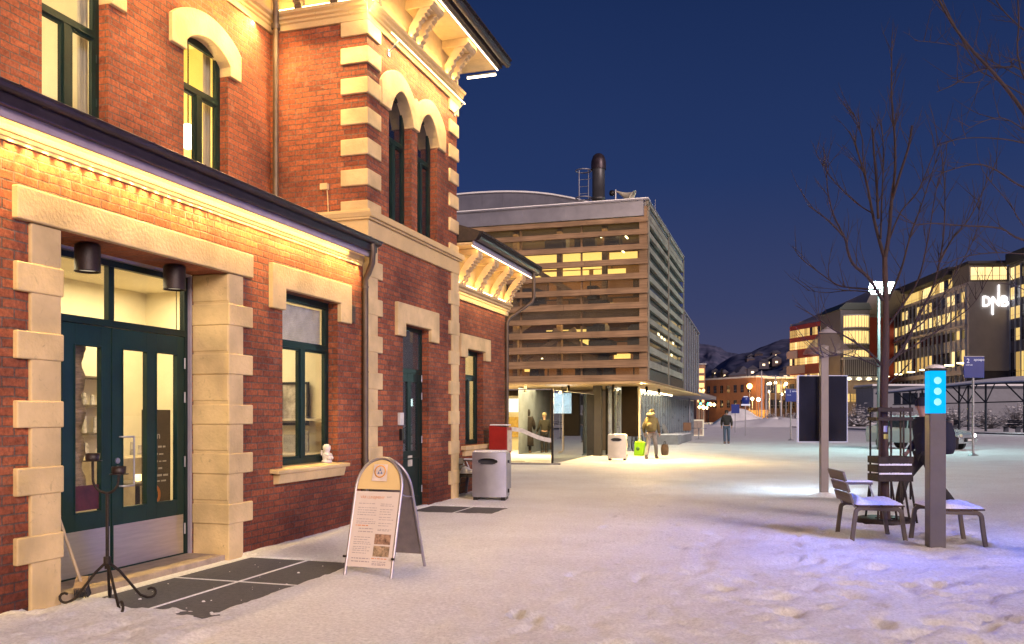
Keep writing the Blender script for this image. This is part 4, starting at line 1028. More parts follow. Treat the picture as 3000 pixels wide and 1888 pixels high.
# ------------------------------------------------------------------ slatted seats of the square
MT['slat'] = wood_mat('weathered_slat', (.20,.18,.13), (.11,.09,.065), 'y', .7)
MT['slatd'] = wood_mat('dark_slat_end', (.085,.05,.032), (.045,.026,.018), 'x', .6)
MT['frame'] = mat('grey_brown_castings', (.12,.10,.085), .5, .35, .15, 6, .12)
def seat_unit(label, loc, rz, length=.62, back=True, depth=.60, snow=True, arm=False, name='slatted_seat', cat='seat', grp='slatted seats round the tree'):
    """x: depth (back at low x), y: along the seat; two cast arch frames"""
    t = thing(name, label, cat, loc, rz, grp)
    for y in (0.0, length):
        pts = []
        for k in range(5): pts.append((-.03+.035*k/4+.01*(k/4)**2, y, .36*k/4))
        for k in range(1,6):
            a = math.pi-math.pi/2*k/5; pts.append((.09+.075*math.cos(a), y, .36+.055*math.sin(a)))
        pts.append((depth-.13,y,.405))
        for k in range(1,6):
            a = math.pi/2-math.pi/2*k/5; pts.append((depth-.11+.08*math.cos(a), y, .345+.065*math.sin(a)))
        for k in range(1,6): pts.append((depth-.03+.035*(k/5)+.012*(k/5)**2, y, .345*(1-k/5)))
        m = MB()
        vs, fs = [], []
        P = [Vector(p) for p in pts]
        for i,p in enumerate(P):
            tn = (P[min(i+1,len(P)-1)]-P[max(i-1,0)]).normalized(); nn = Vector((tn.z,0,-tn.x))
            for a,b in ((.026,-.02),(.026,.02),(-.026,.02),(-.026,-.02)): vs.append(p+nn*a+Vector((0,b,0)))
        for i in range(len(P)-1):
            for k in range(4): fs.append((i*4+k,i*4+(k+1)%4,(i+1)*4+(k+1)%4,(i+1)*4+k))
        fs += [(0,1,2,3),tuple(range(len(vs)-4,len(vs)))]
        m.add(vs,fs); m.obj('leg_frame', MT['frame'], t, bev=.008)
    m = MB()
    for k in range(4): m.prism([(.03+k*.145,.425+.006*(k-1)**2*.4),(.165+k*.145,.425+.006*(k-1)**2*.4),(.165+k*.145,.455),(.03+k*.145,.455)], -.03, length+.03, 'y')
    m.obj('seat', MT['slatd'], t, bev=.006)
    if back:
        m = MB()
        for k in range(3):
            c = (-.03-.042*k-.01, length/2, .535+.138*k); m.obox(c, .028, length+.04, .125, 0, 0, R(-17))
        m.obj('backrest', MT['slat'], t, bev=.006)
        for y in (.05, length-.05):
            m = MB(); m.tube([(.02,y,.42),(-.045,y,.55),(-.14,y,.86)], .013, 8); m.obj('back_post', MT['galv'], t)
    if arm:
        m = MB(); m.box(-.06,.40,length-.09,length-.03,.665,.695); m.obj('armrest', MT['frame'], t, bev=.008)
        m = MB(); m.tube([(.36,length-.06,.66),(.45,length-.06,.42)], .011, 8); m.tube([(.0,length-.06,.66),(.10,length-.06,.42)], .011, 8); m.obj('arm_post', MT['galv'], t)
        m = MB(); m.box(-.05,.39,length-.10,length-.02,.697,.718); m.obj('snow_cap', MT['snowcap'], t, bev=.01)
    if snow:
        n, q = 16, 14
        vs = []; random.seed(6)
        for i in range(n+1):
            for k in range(q+1):
                x = .015+(depth-.02)*i/n; y = -.03+(length+.06)*k/q
                e = min(i,n-i,k,q-k)
                vs.append((x, y, .457+(0 if e == 0 else .035+.016*math.sin(x*9+y*5)+.008*random.random()+(.09*max(0,1-i/4.0) if back else 0)*(.5+.5*math.sin(y*6)))))
        fs = [(i*(q+1)+k,(i+1)*(q+1)+k,(i+1)*(q+1)+k+1,i*(q+1)+k+1) for i in range(n) for k in range(q)]
        m = MB(); m.add(vs,fs,True); m.obj('seat_snow', MT['snowcap'], t)
    return t
seat_unit('slatted seat with backrest and armrest, snow on it, by the bare tree', (.86,11.70,0), R(12), .66, True, .60, True, True)
seat_unit('backless slatted seat under snow beside the blue light pillar', (1.72,11.52,0), R(12), .62, False, .60, True)
seat_unit('slatted armchair by the brick wall, half hidden by the grey bin', (-5.98,15.75,0), R(4), .60, True, .58, True, True, grp=None)

# ------------------------------------------------------------------ blue light pillar
t = thing('light_pillar', 'square steel bollard pillar with glowing blue light head', 'light pillar', (1.72,11.30,0), R(9))
m = MB(); m.box(-.092,.092,-.092,.092,-.05,1.60); m.obj('pillar_post', mat('pillar_paint',(.12,.11,.125),.45,.3,.12,3,.06), t, bev=.012)
g = MB(); g.box(-.090,.090,-.090,.090,1.602,2.10)
mm, nt, N, L, out = nmat('blue_lit_lens')
pr = principled(N, L, out, (.05,.3,.6), .7, 0, .05)
pr.inputs['Base Color'].default_value = (0,.05,.1,1); pr.inputs['Emission Color'].default_value = (.0,.42,1.0,1); pr.inputs['Emission Strength'].default_value = 1.25
g.obj('light_head', mm, t, bev=.006)
for k in range(3):
    g = MB(); g.lathe([(0,-.0),(.022,.002),(.036,.006),(.042,.012)], n=20); g.xform(Matrix.Translation((-.01,-.104,1.985-.125*k)) @ Matrix.Rotation(R(-90),4,'X') @ Matrix.Scale(-1,4,(0,0,1))); g.obj('lamp_disc', emis('white_blue_lamp',(.30,.80,1),1.2,(.05,.1,.1)), t)
m = MB(); m.box(-.095,.095,-.095,.095,2.102,2.13); m.obj('cap', MT['black'], t, bev=.006)
m = MB(); m.lathe([(.11,0),(.105,.018),(.08,.035),(.04,.046),(0,.05)], (0,0,2.131), 20); m.obj('snow_cap', MT['snowcap'], t)
BLUE = (.10,.18,1.0)
for a in range(4):
    d = Vector((math.cos(R(9)+a*math.pi/2), math.sin(R(9)+a*math.pi/2),0))
    light_area('pillar_light', Vector((1.72,11.30,1.85))+d*.16, .2, .48, (95 if d.y < .5 else 26), BLUE, d.to_track_quat('-Z','Y').to_euler())

# ------------------------------------------------------------------ lamp post with information screen
t = thing('information_post', 'grey steel post with a snow-capped lamp hood and a tall dark information screen', 'information post', (.76,17.89,0), TH)
m = MB(); m.box(-.076,.076,-.06,.06,-.05,2.88); m.obj('post', mat('pale_post_paint',(.24,.215,.21),.5,.2,.1,3,.05), t, bev=.012)
m = MB(); m.box(-.47,.47,.07,.15,1.07,2.34); m.obj('screen_case', MT['alu'], t, bev=.02)
m = MB(); m.box(-.466,.466,.062,.068,1.074,2.336)
m.obj('screen_back', mat('glossy_dark_back',(.008,.009,.022),.18,0,.5,1.2,0,spec=.6), t)
m = MB(); m.box(-.45,.45,.152,.156,1.09,2.32); m.obj('lit_screen', emis('screen_glow',(.62,.85,1),5.0), t)
m = MB(); m.frame('y', .045, .152, -.478, .478, 1.055, 2.355, .008); m.obj('screen_rim', emis('screen_rim_glow',(.55,.62,1),.35,(.6,.6,.7)), t)
hood = MB()
hood.lathe([(.62,2.76),(.61,2.80),(.50,2.90),(.36,3.03),(.22,3.16),(.14,3.20),(.12,3.27),(.0,3.28)], (.07,0,0), n=40, sx=.75, sy=.55); hm, nt, N, L, out = nmat('translucent_hood'); tr = N.new('ShaderNodeBsdfTransparent'); pb = N.new('ShaderNodeBsdfPrincipled'); pb.inputs['Base Color'].default_value = (.24,.20,.17,1); pb.inputs['Roughness'].default_value = .35
mx = N.new('ShaderNodeMixShader'); nz_ = N.new('ShaderNodeTexNoise'); nz_.inputs['Scale'].default_value = 1.2; ml_ = N.new('ShaderNodeMath'); ml_.operation = 'MULTIPLY'; ml_.inputs[1].default_value = .75; L.new(nz_.outputs['Fac'], ml_.inputs[0]); L.new(ml_.outputs[0], mx.inputs[0]); L.new(tr.outputs[0], mx.inputs[1]); L.new(pb.outputs[0], mx.inputs[2]); L.new(mx.outputs[0], out.inputs[0])
hood.obj('lamp_hood', hm, t)
m = MB(); m.lathe([(.24,3.165),(.20,3.20),(.14,3.235),(.0,3.30)], (.07,0,0), n=40, sx=.75, sy=.55); m.obj('snow_cap', mat('thin_grey_snow',(.30,.28,.30),.7,0,.3,5,.3), t)
m = MB(); m.lathe([(.0,2.80),(.09,2.80),(.09,2.92),(.0,2.94)], n=18); m.obj('lamp', mat('clear_lamp',(.45,.42,.38),.2), t)
m = MB(); m.lathe([(0,.10),(.10,.09),(.20,.05),(.34,.0)], n=18); m.obj('snow_mound', MT['snowcap'], t)
sc = view(16.9+.6, 5.95+.3)
l = light_area('screen_light', (.76-.6*SN,17.89+.6,1.55), .8, .8, 60, (.68,.86,1), (R(52),0,TH))

# ------------------------------------------------------------------ trees
bark = mat('bark', (.062,.036,.027), .85, 0, .4, 9, .5, 40, (6,6,1.2))
twig = mat('twig_bark', (.036,.022,.019), .85, 0, .3, 8, .2)
def pix(u, v, d):   # a point of the tree worked out once from the photograph
    return Vector((d*(-SN+(u-1500)/2550*CS), d*(CS+(u-1500)/2550*SN), EYE+d*(1217-v)/2550))
def branch_mesh(m, pts, r0, r1, n=7):
    P = [Vector(p) for p in pts]
    # smooth by Catmull-Rom
    Q = []
    for i in range(len(P)-1):
        a,b,c,d = P[max(i-1,0)],P[i],P[i+1],P[min(i+2,len(P)-1)]
        for k in range(4):
            s = k/4; Q.append(.5*((2*b)+(c-a)*s+(2*a-5*b+4*c-d)*s*s+(3*b-a-3*c+d)*s**3))
    Q.append(P[-1])
    rr = [r0+(r1-r0)*(i/(len(Q)-1))**.8 for i in range(len(Q))]
    m.tube(Q, rr, n)
    return Q
def twigs(m, Q, rnd, dens, ln, r, lift=.35, depth=1):
    L = sum((Q[i+1]-Q[i]).length for i in range(len(Q)-1))
    for k in range(int(L*dens)):
        i = min(int(rnd.random()**.75*(len(Q)-1)), len(Q)-2)
        if i < 2: continue
        t = (Q[i+1]-Q[i]).normalized(); s = Vector((rnd.uniform(-1,1),rnd.uniform(-1,1),rnd.uniform(-.5,1))).normalized()
        d = (t*.8+s*.75+Vector((0,0,lift))).normalized(); l = ln*rnd.uniform(.35,1.1)
        p = [Q[i]]; 
        for j in range(3):
            d = (d+Vector((rnd.uniform(-.2,.2),rnd.uniform(-.2,.2),rnd.uniform(-.05,.25)))).normalized(); p.append(p[-1]+d*l/3)
        m.tube(p, [r,r*.7,r*.5,r*.25], 4, False)
        if depth: 
            for j in (1,2):
                if rnd.random() < .6:
                    e = (d+Vector((rnd.uniform(-.9,.9),rnd.uniform(-.9,.9),rnd.uniform(-.1,.8)))).normalized(); m.tube([p[j],p[j]+e*l*.22,p[j]+e*l*.42+Vector((0,0,.02))], [r*.6,r*.4,r*.2], 3, False)
T1 = thing('bare_tree', 'young bare tree with upright branches growing behind the slatted seats', 'tree', (1.43,13.8,0))
D = 12.75
m = MB()
m.tube([pix(2594,1545,D),pix(2592,1450,D),pix(2590,1300,D),pix(2589,1180,D),pix(2592,1060,D),pix(2596,950,D),pix(2594,850,D),pix(2592,754,D)], [.080,.066,.059,.056,.060,.046,.040,.034], 12)
m.obj('trunk', bark, T1, True)
rnd = random.Random(12)
m = MB()
LIMBS = [
 ([(2592,760),(2572,690),(2555,620),(2540,540),(2520,470),(2505,420),(2488,385)], .036,.008, .3),
 ([(2592,760),(2604,690),(2612,590),(2622,500),(2621,400),(2613,310),(2612,200),(2613,115)], .042,.005, 0),
 ([(2614,585),(2640,500),(2662,430),(2672,368)], .026,.016, -.3),
 ([(2573,640),(2568,540),(2560,440),(2556,378)], .026,.014, .5),
 ([(2580,700),(2583,600),(2588,480),(2586,400),(2580,350)], .018,.006, .6),
 ([(2556,620),(2530,480),(2525,400),(2500,330)], .014,.004, -.4),
 ([(2586,880),(2545,815),(2500,775),(2482,730),(2476,700),(2430,650),(2385,615),(2370,605)], .036,.008, -.5),
 ([(2478,702),(2442,630),(2425,560),(2420,495),(2402,463)], .018,.004, -.7),
 ([(2560,628),(2515,600),(2470,560),(2425,510),(2412,480)], .014,.004, .4),
 ([(2584,850),(2520,846),(2460,838),(2415,810),(2350,760),(2322,722)], .022,.004, .3),
 ([(2580,1070),(2555,1040),(2500,1000),(2440,965),(2390,930),(2330,895)], .030,.005, .2),
 ([(2575,1075),(2530,1055),(2470,1040),(2400,1050)], .018,.004, -.8),
 ([(2582,860),(2490,852),(2420,858),(2360,850)], .014,.003, .9),
 ([(2598,1075),(2650,1010),(2690,930),(2730,850),(2752,770),(2765,680),(2768,560),(2757,440)], .036,.006, .3),
 ([(2752,770),(2790,700),(2840,640),(2880,560),(2905,500)], .020,.004, .5),
 ([(2598,960),(2640,900),(2690,820),(2715,720),(2735,600),(2750,520)], .026,.005, -.5),
 ([(2602,880),(2640,790),(2665,700),(2700,600),(2740,480),(2760,420)], .024,.004, .8),
 ([(2606,700),(2640,620),(2690,560),(2740,440),(2755,420)], .018,.004, -.3),
 ([(2600,1060),(2700,1000),(2790,940),(2860,880),(2920,760)], .022,.004, .6),
 ([(2622,1000),(2720,930),(2800,800),(2860,680),(2870,570)], .018,.004, 1.0),
 ([(2596,1130),(2640,1090),(2660,1070)], .018,.008, -.2),
]
for P,r0,r1,dd in LIMBS:
    pts = [pix(u,v,D+dd*(i/(len(P)-1))*1.3) for i,(u,v) in enumerate(P)]
    Q = branch_mesh(m, pts, r0*.80, r1*.85); twigs(m, Q, rnd, 7.0, .66, .0060)
m.obj('crown', twig, T1, True)
m = MB(); m.lathe([(.115,.62),(.125,.68),(.12,.74),(.115,.80)], (1.43,13.8,.0), 14)
tg = MB(); tg.obox((1.425,13.70,1.38),.05,.012,.09,TH); tg.obj('paper_tag', mat('pale_tag',(.55,.58,.75),.5), T1, True)
tg = MB(); tg.obox((1.43,13.695,1.27),.06,.012,.07,TH); tg.obj('yellow_tag', mat('yellow_tag',(.62,.55,.10),.5), T1, True)
# tree guard
t = thing('tree_guard', 'dark iron tree guard with slatted band and splayed feet round the trunk', 'tree guard', (1.43,13.8,0), TH)
for x in (-.15,.02,.20,.30):
    for y in ((-.16,) if x in (.02,.20) else (-.16,.16)):
        m = MB(); m.box(x-.011,x+.011,y-.009,y+.009,.36,1.70); m.tube([(x,y,.62),(x+(.07 if x>0 else -.05),y*1.4,.0)], .016, 6); m.obj('guard_post', MT['iron'], t)
for zs_ in ((.62,.72),(.75,.85),(.88,.98),(1.50,1.55),(1.63,1.69)):
    m = MB(); m.box(-.17,.32,-.185,-.172,*zs_); m.box(-.17,.32,.172,.185,*zs_); m.box(-.182,-.17,-.18,.18,*zs_); m.box(.32,.332,-.18,.18,*zs_); m.obj('guard_slat', MT['iron'], t)
for z in (.72,.85):
    m = MB(); m.box(-.16,.31,-.183,-.175,z+.002,z+.026); m.obj('snow_line', MT['snowcap'], t)
t = tag(MB().lathe([(.14,.05),(.38,.06),(.40,.03),(.40,-.05),(.14,-.05)], (0,0,0), 28).obj('tree_grate', MT['iron']), 'round iron grate lying around the foot of the tree', 'tree grate'); t.location = (1.43,13.8,.02)
# second tree, trunk outside the frame, boughs reaching in
T2 = thing('overhanging_tree', 'bare tree at the picture edge whose thin boughs reach in overhead', 'tree', tuple(view(9.2, 6.6)))
b0 = view(9.2,6.6)
m = MB(); m.tube([b0+Vector((0,0,-.1)),b0+Vector((.03,.0,1.5)),b0+Vector((-.05,.05,3.2)),b0+Vector((0,.1,5.2)),b0+Vector((.1,0,7.4))], [.15,.13,.11,.085,.03], 12); m.obj('trunk', bark, T2, True)
m = MB(); rnd = random.Random(31); D2 = 9.0
B2 = [
 ([(3330,760),(3150,560),(3000,330),(2920,225),(2850,150),(2790,70),(2740,-20)], .05,.012),
 ([(2850,150),(2800,135),(2740,125),(2680,120)], .012,.003),
 ([(2930,240),(2860,190),(2760,0),(2740,-60)], .014,.006),
 ([(3300,780),(3200,740),(3000,705),(2930,670),(2820,662),(2740,655),(2670,660)], .035,.004),
 ([(3300,640),(3100,560),(3000,550),(2920,500),(2860,482),(2780,500),(2740,520)], .03,.004),
 ([(3200,480),(3000,420),(2900,405),(2810,408),(2745,430)], .022,.003),
 ([(3000,210),(2960,200),(2900,195),(2870,240),(2790,240)], .014,.003),
 ([(3000,185),(2960,195),(2900,200),(2850,215),(2790,250),(2745,270)], .014,.003),
 ([(3060,130),(2990,80),(2930,20),(2900,-40)], .018,.006),
 ([(3100,400),(2990,200),(2985,60),(2980,-40)], .022,.008),
 ([(3200,760),(3000,745),(2900,742),(2800,760),(2740,800)], .02,.003),
 ([(3250,900),(3100,790),(2990,650),(2960,600),(2890,520)], .022,.004),
 ([(3300,1150),(3150,960),(3050,880),(2980,840),(2930,830)], .02,.003),
 ([(3200,640),(3050,430),(2960,355),(2900,350),(2830,380)], .02,.003),
 ([(3250,330),(3100,250),(3000,205)], .02,.012),
]
for P,r0,r1 in B2:
    if P[0][0] < 3290: P = [(3326, P[0][1]+.55*(3326-P[0][0]))]+P
    pts = [pix(u,v,D2-.6*(i/(len(P)-1))) for i,(u,v) in enumerate(P)]
    Q = branch_mesh(m, pts, r0*.52, r1*.8); twigs(m, Q, rnd, 4.4, .46, .0038, .1)
m.obj('crown', twig, T2, True)
# ------------------------------------------------------------------ timber-slatted transport hall
TB = thing('timber_hall', 'transport hall wrapped in horizontal timber slats above a glazed ground floor', 'hall', (-8,34,0))
def tp(mb, name, m, bev=0.0, parent=None, label=None):
    return mb.obj(name, MT[m] if isinstance(m,str) else m, parent or TB, True, bev, label)
XF, YF, YB, ZS = -4.55, 30.7, 42.4, 2.79
MT['slatwood'] = wood_mat('pine_slat', (.33,.215,.125), (.155,.098,.056), 'x', .75, .8)
MT['slatgrey'] = wood_mat('grey_slat', (.25,.225,.18), (.14,.13,.11), 'y', .7, .8)
SL = [(8.42,8.60),(7.98,8.17),(7.45,7.65),(6.93,7.14),(6.42,6.63),(5.90,6.11),(5.37,5.59),(4.88,5.08),(4.36,4.59),(3.82,4.07),(3.28,3.55),(2.80,3.02)]
random.seed(14)
for a,b in SL:
    m = MB(); x = -13.8; seg = [x, random.uniform(-11.5,-9.2), random.uniform(-8,-6.2), XF]
    for i in range(3): m.prism([(YF,a),(YF+.14,a-.005),(YF+.14,b-.03),(YF+.015,b)], seg[i]+(.004 if i else 0), seg[i+1], 'x')
    tp(m, 'timber_slat', 'slatwood', .008)
m = MB()
for x in (-4.72, -11.6): m.box(x-.14, x+.14, YF+.12, YF+.34, ZS, 9.0)
for x in (-9.3, -7.0): m.box(x-.03, x+.03, YF+.3, YF+.38, ZS, 8.6)
tp(m, 'corner_post', 'slatwood')
# metal parapet
MT['parapet'] = mat('zinc_parapet', (.26,.26,.30), .45, .55, .14, 2, .05)
m = MB(); m.box(-15, XF-.14, YF-.03, YF+.15, 8.625, 9.16)
for k in range(7): m.box(-14.0+1.62*k, -13.985+1.62*k, YF-.036, YF-.029, 8.63, 9.15)
m.box(-15, XF+.05, YF-.10, YF+.18, 9.16, 9.215); m.box(XF-.2, XF+.05, YF+.18, YB, 9.16, 9.21)
tp(m, 'parapet', 'parapet', .004)
m = MB(); m.box(-15, XF+.04, YF-.085, YF+.5, 9.217, 9.245); tp(m, 'roof_snow', 'snowcap')
m = MB(); m.box(-15, XF-.05, YF+.15, YB, 8.95, 9.155); tp(m, 'roof', 'parapet')
m = MB(); m.box(-15, XF-.02, YF+.0, YB+9, 2.55+.16, ZS-.004); tp(m, 'soffit', wood_mat('lit_soffit_boards',(.55,.38,.18),(.42,.28,.12),'x',.6,.6), label='timber boarded soffit over the entrance')
# glazing behind slats, floor beams and rooms
m = MB(); m.box(-13.8, -4.86, YF+.40, YF+.41, ZS, 8.6); tp(m, 'front_glazing', thin_glass('hall_glass',(.85,.87,.85),.02,1.45,.05))
m = MB(); m.quad((-13.8,37.2,ZS),(-4.7,37.2,ZS),(-4.7,37.2,8.9),(-13.8,37.2,8.9)); m.quad((-13.8,YF+.5,ZS),(-13.8,37.2,ZS),(-13.8,37.2,8.9),(-13.8,YF+.5,8.9))
m.quad((-13.8,YF+.42,8.88),(-4.7,YF+.42,8.88),(-4.7,37.2,8.88),(-13.8,37.2,8.88)); m.quad((-13.8,YF+.42,ZS+.02),(-4.7,YF+.42,ZS+.02),(-4.7,37.2,ZS+.02),(-13.8,37.2,ZS+.02))
mm, nt, N, L, out = nmat('hall_interior_panels')
p = principled(N, L, out, (.2,.12,.06), .6)
uv, spx, tcx = wall_uv(N, L)
vo = N.new('ShaderNodeTexBrick'); vo.inputs['Scale'].default_value = 1; vo.inputs['Brick Width'].default_value = 1.9; vo.inputs['Row Height'].default_value = .95; vo.inputs['Mortar Size'].default_value = .03
vo.inputs['Color1'].default_value = (.30,.15,.06,1); vo.inputs['Color2'].default_value = (.025,.014,.012,1); vo.inputs['Mortar'].default_value = (.02,.015,.012,1)
L.new(uv, vo.inputs['Vector']); L.new(vo.outputs['Color'], p.inputs['Base Color'])
tp(m, 'inner_wall', mm)
m = MB()
for x in (-12,-10.2,-8.4,-6.6): m.box(x-.09,x+.09,33.2,33.5,ZS,8.87)
for z in (5.3,): m.box(-13.7,-4.9,32.6,37,z,z+.3)
m.obox((-7.9,33.0,6.4), 3.6,.12,.2,0,0,R(32)); m.obox((-10.5,33.0,4.6), 3.2,.12,.2,0,0,R(-30)); m.obox((-7.4,32.9,4.3), 2.6,.1,.18,0,0,R(28)); m.obox((-8.8,32.9,4.3), 2.6,.1,.18,0,0,R(-28))
tp(m, 'inner_truss', 'slatwood')
random.seed(77)
m = MB()
for k in range(26):
    x = random.uniform(-13,-5.2); z = random.choice([8.2,3.2,3.7,4.2,4.7,5.7,6.2]) + random.uniform(-.05,.1); w = random.uniform(.3,.9)
    m.box(x, x+w, 32.2+random.uniform(0,.6), 32.9+random.uniform(0,.6), z-.25, z+.25)
tp(m, 'inner_fitting', mat('dark_fitting',(.03,.022,.02),.5))
m = MB()
for x0,x1,z0,z1 in ((-12.6,-11.1,7.9,8.6),(-12.4,-11.0,7.5,7.85),(-5.75,-5.2,7.6,8.4),(-7.3,-6.9,6.1,6.4),(-6.6,-5.9,5.3,5.5),(-11.5,-10.6,6.6,6.9),(-6.9,-6.2,4.0,4.2),(-10.9,-10.2,3.5,3.8),(-10.9,-9.35,7.95,8.62),(-9.2,-7.2,7.9,8.62),(-7.1,-5.9,8.0,8.55),(-10.8,-8.0,7.6,7.85),(-7.8,-6.4,7.62,7.85),(-9.9,-8.9,5.25,5.5),(-8.7,-7.8,5.2,5.5),(-8.4,-7.9,4.62,4.85),(-10.4,-9.9,5.9,6.1)): m.box(x0,x1,36.9,36.95,z0,z1)
tp(m, 'painted_glow', emis('painted_yellow_glow',(1,.64,.16),1.6,(.6,.45,.2)))  # glowing boxes stand in for the golden light inside the hall
m = MB()
for k,(x,z) in enumerate(((-6.45,8.2),(-6.45,7.75),(-5.9,8.28),(-5.55,8.2),(-5.7,7.7),(-5.5,7.3),(-5.6,6.8),(-5.8,6.3),(-8.3,5.2),(-7.9,4.75),(-9.0,3.8))):
    m.obox((x,31.9+.1*k,z), .05,.42 if k in (2,3,4,5,6,7) else .06,.035)
tp(m, 'pendant_lamp', emis('pendant_glow',(1,.78,.38),9))
light_area('hall_light', (-9.0,34.0,8.8), 7, 4, 300, (1,.60,.22), (0,0,0), TB)
light_area('hall_light', (-9.0,34.2,5.25), 7, 3, 340, (1,.60,.25), (0,0,0), TB)
# side face (towards the square): glass slats in blue grey
for a,b in [(8.62,8.84)]+SL[:-1]:
    m = MB(); m.box(XF-.13, XF-.005, YF+.142, YB, a, b); tp(m, 'side_slat', 'slatgrey', .008)
m = MB(); m.box(XF-.16, XF-.14, YF+.4, YB, 3.0, 8.95); tp(m, 'side_glazing', mat('side_glass',(.035,.055,.060),.08,0,.3,.8,0,spec=.9))
m = MB()
for y in (YF+.2, 36.55, YB-.12): m.box(XF-.02, XF+.03, y, y+.12, ZS, 9.15)
m.box(XF-.05,XF+.03, YF+.05, YB, 9.02, 9.15)
tp(m, 'side_post', 'slatgrey')
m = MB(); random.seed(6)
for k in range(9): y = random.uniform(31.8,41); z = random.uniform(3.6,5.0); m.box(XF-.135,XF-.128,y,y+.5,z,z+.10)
tp(m, 'painted_reflection', emis('lamp_reflection_glow',(1,.8,.4),2.2))  # glowing bars painted on the side glass as lamp reflections
m = MB(); m.box(XF-.04,XF+.02,YF+.5,36.3,2.84,3.22); m.box(XF-.04,XF+.02,36.8,YB-.3,2.84,3.22); tp(m, 'vent_band', 'black')
m = MB(); m.box(XF-.03,XF+.045,YF+.05,YB,2.79,2.838); tp(m, 'side_sill', 'slatwood')
# taller dark glazed wing behind
m = MB(); m.prism([(YB+.05,2.8),(51.5,2.8),(51.5,6.3),(YB+.05,6.75)], -12, -4.68, 'x'); tp(m, 'rear_wing', mat('dark_blue_cladding',(.035,.04,.07),.25,.2,.3,1,0))
m = MB()
for k in range(8): y = YB+.4+1.22*k; m.box(-4.685,-4.63,y,y+.07,2.8,6.7-.05*k)
m.prism([(YB+.05,6.72),(51.6,6.27),(51.6,6.35),(YB+.05,6.80)], -12, -4.6, 'x'); tp(m, 'rear_mullion', 'parapet')
# ground-floor glazing
GXN = -6.4
m = MB(); m.box(GXN-.01, GXN, 33.0, 66, .05, 2.71)
tp(m, 'shop_glazing', thin_glass('shopfront_glass',(.45,.52,.56),.03,2.3,.10))
y = 33.4; m = MB(); random.seed(5)
while y < 66:
    m.box(GXN-.05, GXN+.06, y, y+.09, 0, 2.71); y += 1.05
m.box(GXN-.05,GXN+.05,33.0,66,0,.08); m.box(GXN-.05,GXN+.05,33.0,66,2.62,2.71)
tp(m, 'shop_mullion', mat('mullion_blue_grey',(.30,.35,.42),.3,.6,.2,3,.05))
m = MB(); m.quad((-10,33,0.03),(GXN-.1,33,.03),(GXN-.1,66,.03),(-10,66,.03)); m.quad((-10,33,.03),(-10,66,.03),(-10,66,2.7),(-10,33,2.7)); tp(m, 'shop_floor', mat('shop_interior',(.20,.22,.25),.5,0,.5,.8,0))
m = MB(); m.box(-12, -4.7, 51.6, 66, 2.72, 2.95); tp(m, 'canopy', 'parapet')
light_area('shop_light', (-8.2,46,2.6), 2, 24, 60, (.75,.88,1), (0,0,0), TB)
# entrance columns and downpipe
m = MB(); m.box(-6.93,-6.62,32.7,33.0,0,2.71); tp(m, 'entrance_column', mat('grey_column',(.035,.032,.03),.5,.2,.2,4,.05))
m = MB(); m.box(-6.60,-6.28,33.5,33.7,0,2.71); tp(m, 'entrance_column', mat('dark_column',(.014,.012,.012),.8,0,.3,4,.05,spec=.1))
m = MB(); m.box(-6.05,-5.42,33.9,34.1,.75,2.71); tp(m, 'dark_panel', mat('dark_wood_panel',(.010,.007,.005),.9,0,.4,4,.1,spec=.08))
m = MB(); m.tube([(-5.36,34.0,2.72),(-5.36,34.0,.22),(-5.33,33.98,.12),(-5.2,33.9,.08)], .045, 10); tp(m, 'downpipe', 'binw')
# strip light under soffit
m = MB(); m.box(-5.98,-5.90,35.8,49.2,2.655,2.70); tp(m, 'strip_light', emis('soffit_strip',(1,.86,.55),16))
SOFW = (1,.64,.20)
light_area('soffit_strip_light', (-5.94,42,2.64), .08, 13, 60, (1,.84,.52), (0,0,0), TB)
light_area('soffit_light', (-5.2,31.6,2.69), .7, .7, 300, SOFW, (0,0,0), TB)
light_area('soffit_light', (-8.6,31.8,2.69), 1.6, .7, 260, SOFW, (0,0,0), TB)
light_area('soffit_light', (-5.2,34.4,2.69), .5, .5, 110, SOFW, (0,0,0), TB)
for x_,y_ in ((-9.3,31.6),(-7.6,31.5),(-5.9,31.4),(-5.0,33.5),(-5.0,37)):
    light_point('soffit_fill', (x_,y_,2.42), 9, SOFW, .03, TB)  # added fill lights that brighten the soffit boards from below
    m = MB(); m.lathe([(.0,.27),(.05,.27),(.05,.06),(.07,.06),(.07,.04),(0,.05)], (x_,y_,2.42), 12); tp(m, 'downlight', 'black')  # invented fixture bodies round the added fill lights
light_point('soffit_spot', (-4.75,30.9,2.68), 2700, (1,.66,.24), .15, TB, R(150), (0.40,-.95,-.85), 1.0)
light_point('hall_fill', (-4.9,17.0,7.6), 4300, (1,.70,.50), .3, None, R(75), (-.22,1,-.12), .8)  # added fill that brightens the slatted front, no fitting stands here
# entrance hall inside
room_e = MB()
room_e.quad((-14,37.9,0),(-7.0,37.9,0),(-7.0,37.9,2.7),(-14,37.9,2.7)); room_e.quad((-14,26.6,.02),(-7.0,26.6,.02),(-7.0,37.9,.02),(-14,37.9,.02)); room_e.quad((-14,26.6,0),(-14,37.9,0),(-14,37.9,2.7),(-14,26.6,2.7))
tp(room_e, 'entrance_wall', mat('brown_timber_wall',(.16,.11,.075),.6,0,.3,3,.1,None,(8,8,.8)))
m = MB(); m.box(-12.4,-10.62,37.2,37.8,0,2.45); tp(m, 'ticket_wall', mat('cream_kiosk',(.66,.55,.33),.6,0,.1,3,.05))
m = MB(); m.box(-12.2,-10.75,37.1,37.19,.6,1.5); tp(m, 'kiosk_shelf', mat('ochre_shelf',(.42,.26,.05),.6,0,.4,7,.05))
m = MB(); m.box(-11.75,-11.05,37.12,37.19,1.72,2.32); tp(m, 'kiosk_notice', emis('kiosk_notice',(.8,.9,1),.9,(.7,.7,.7)))
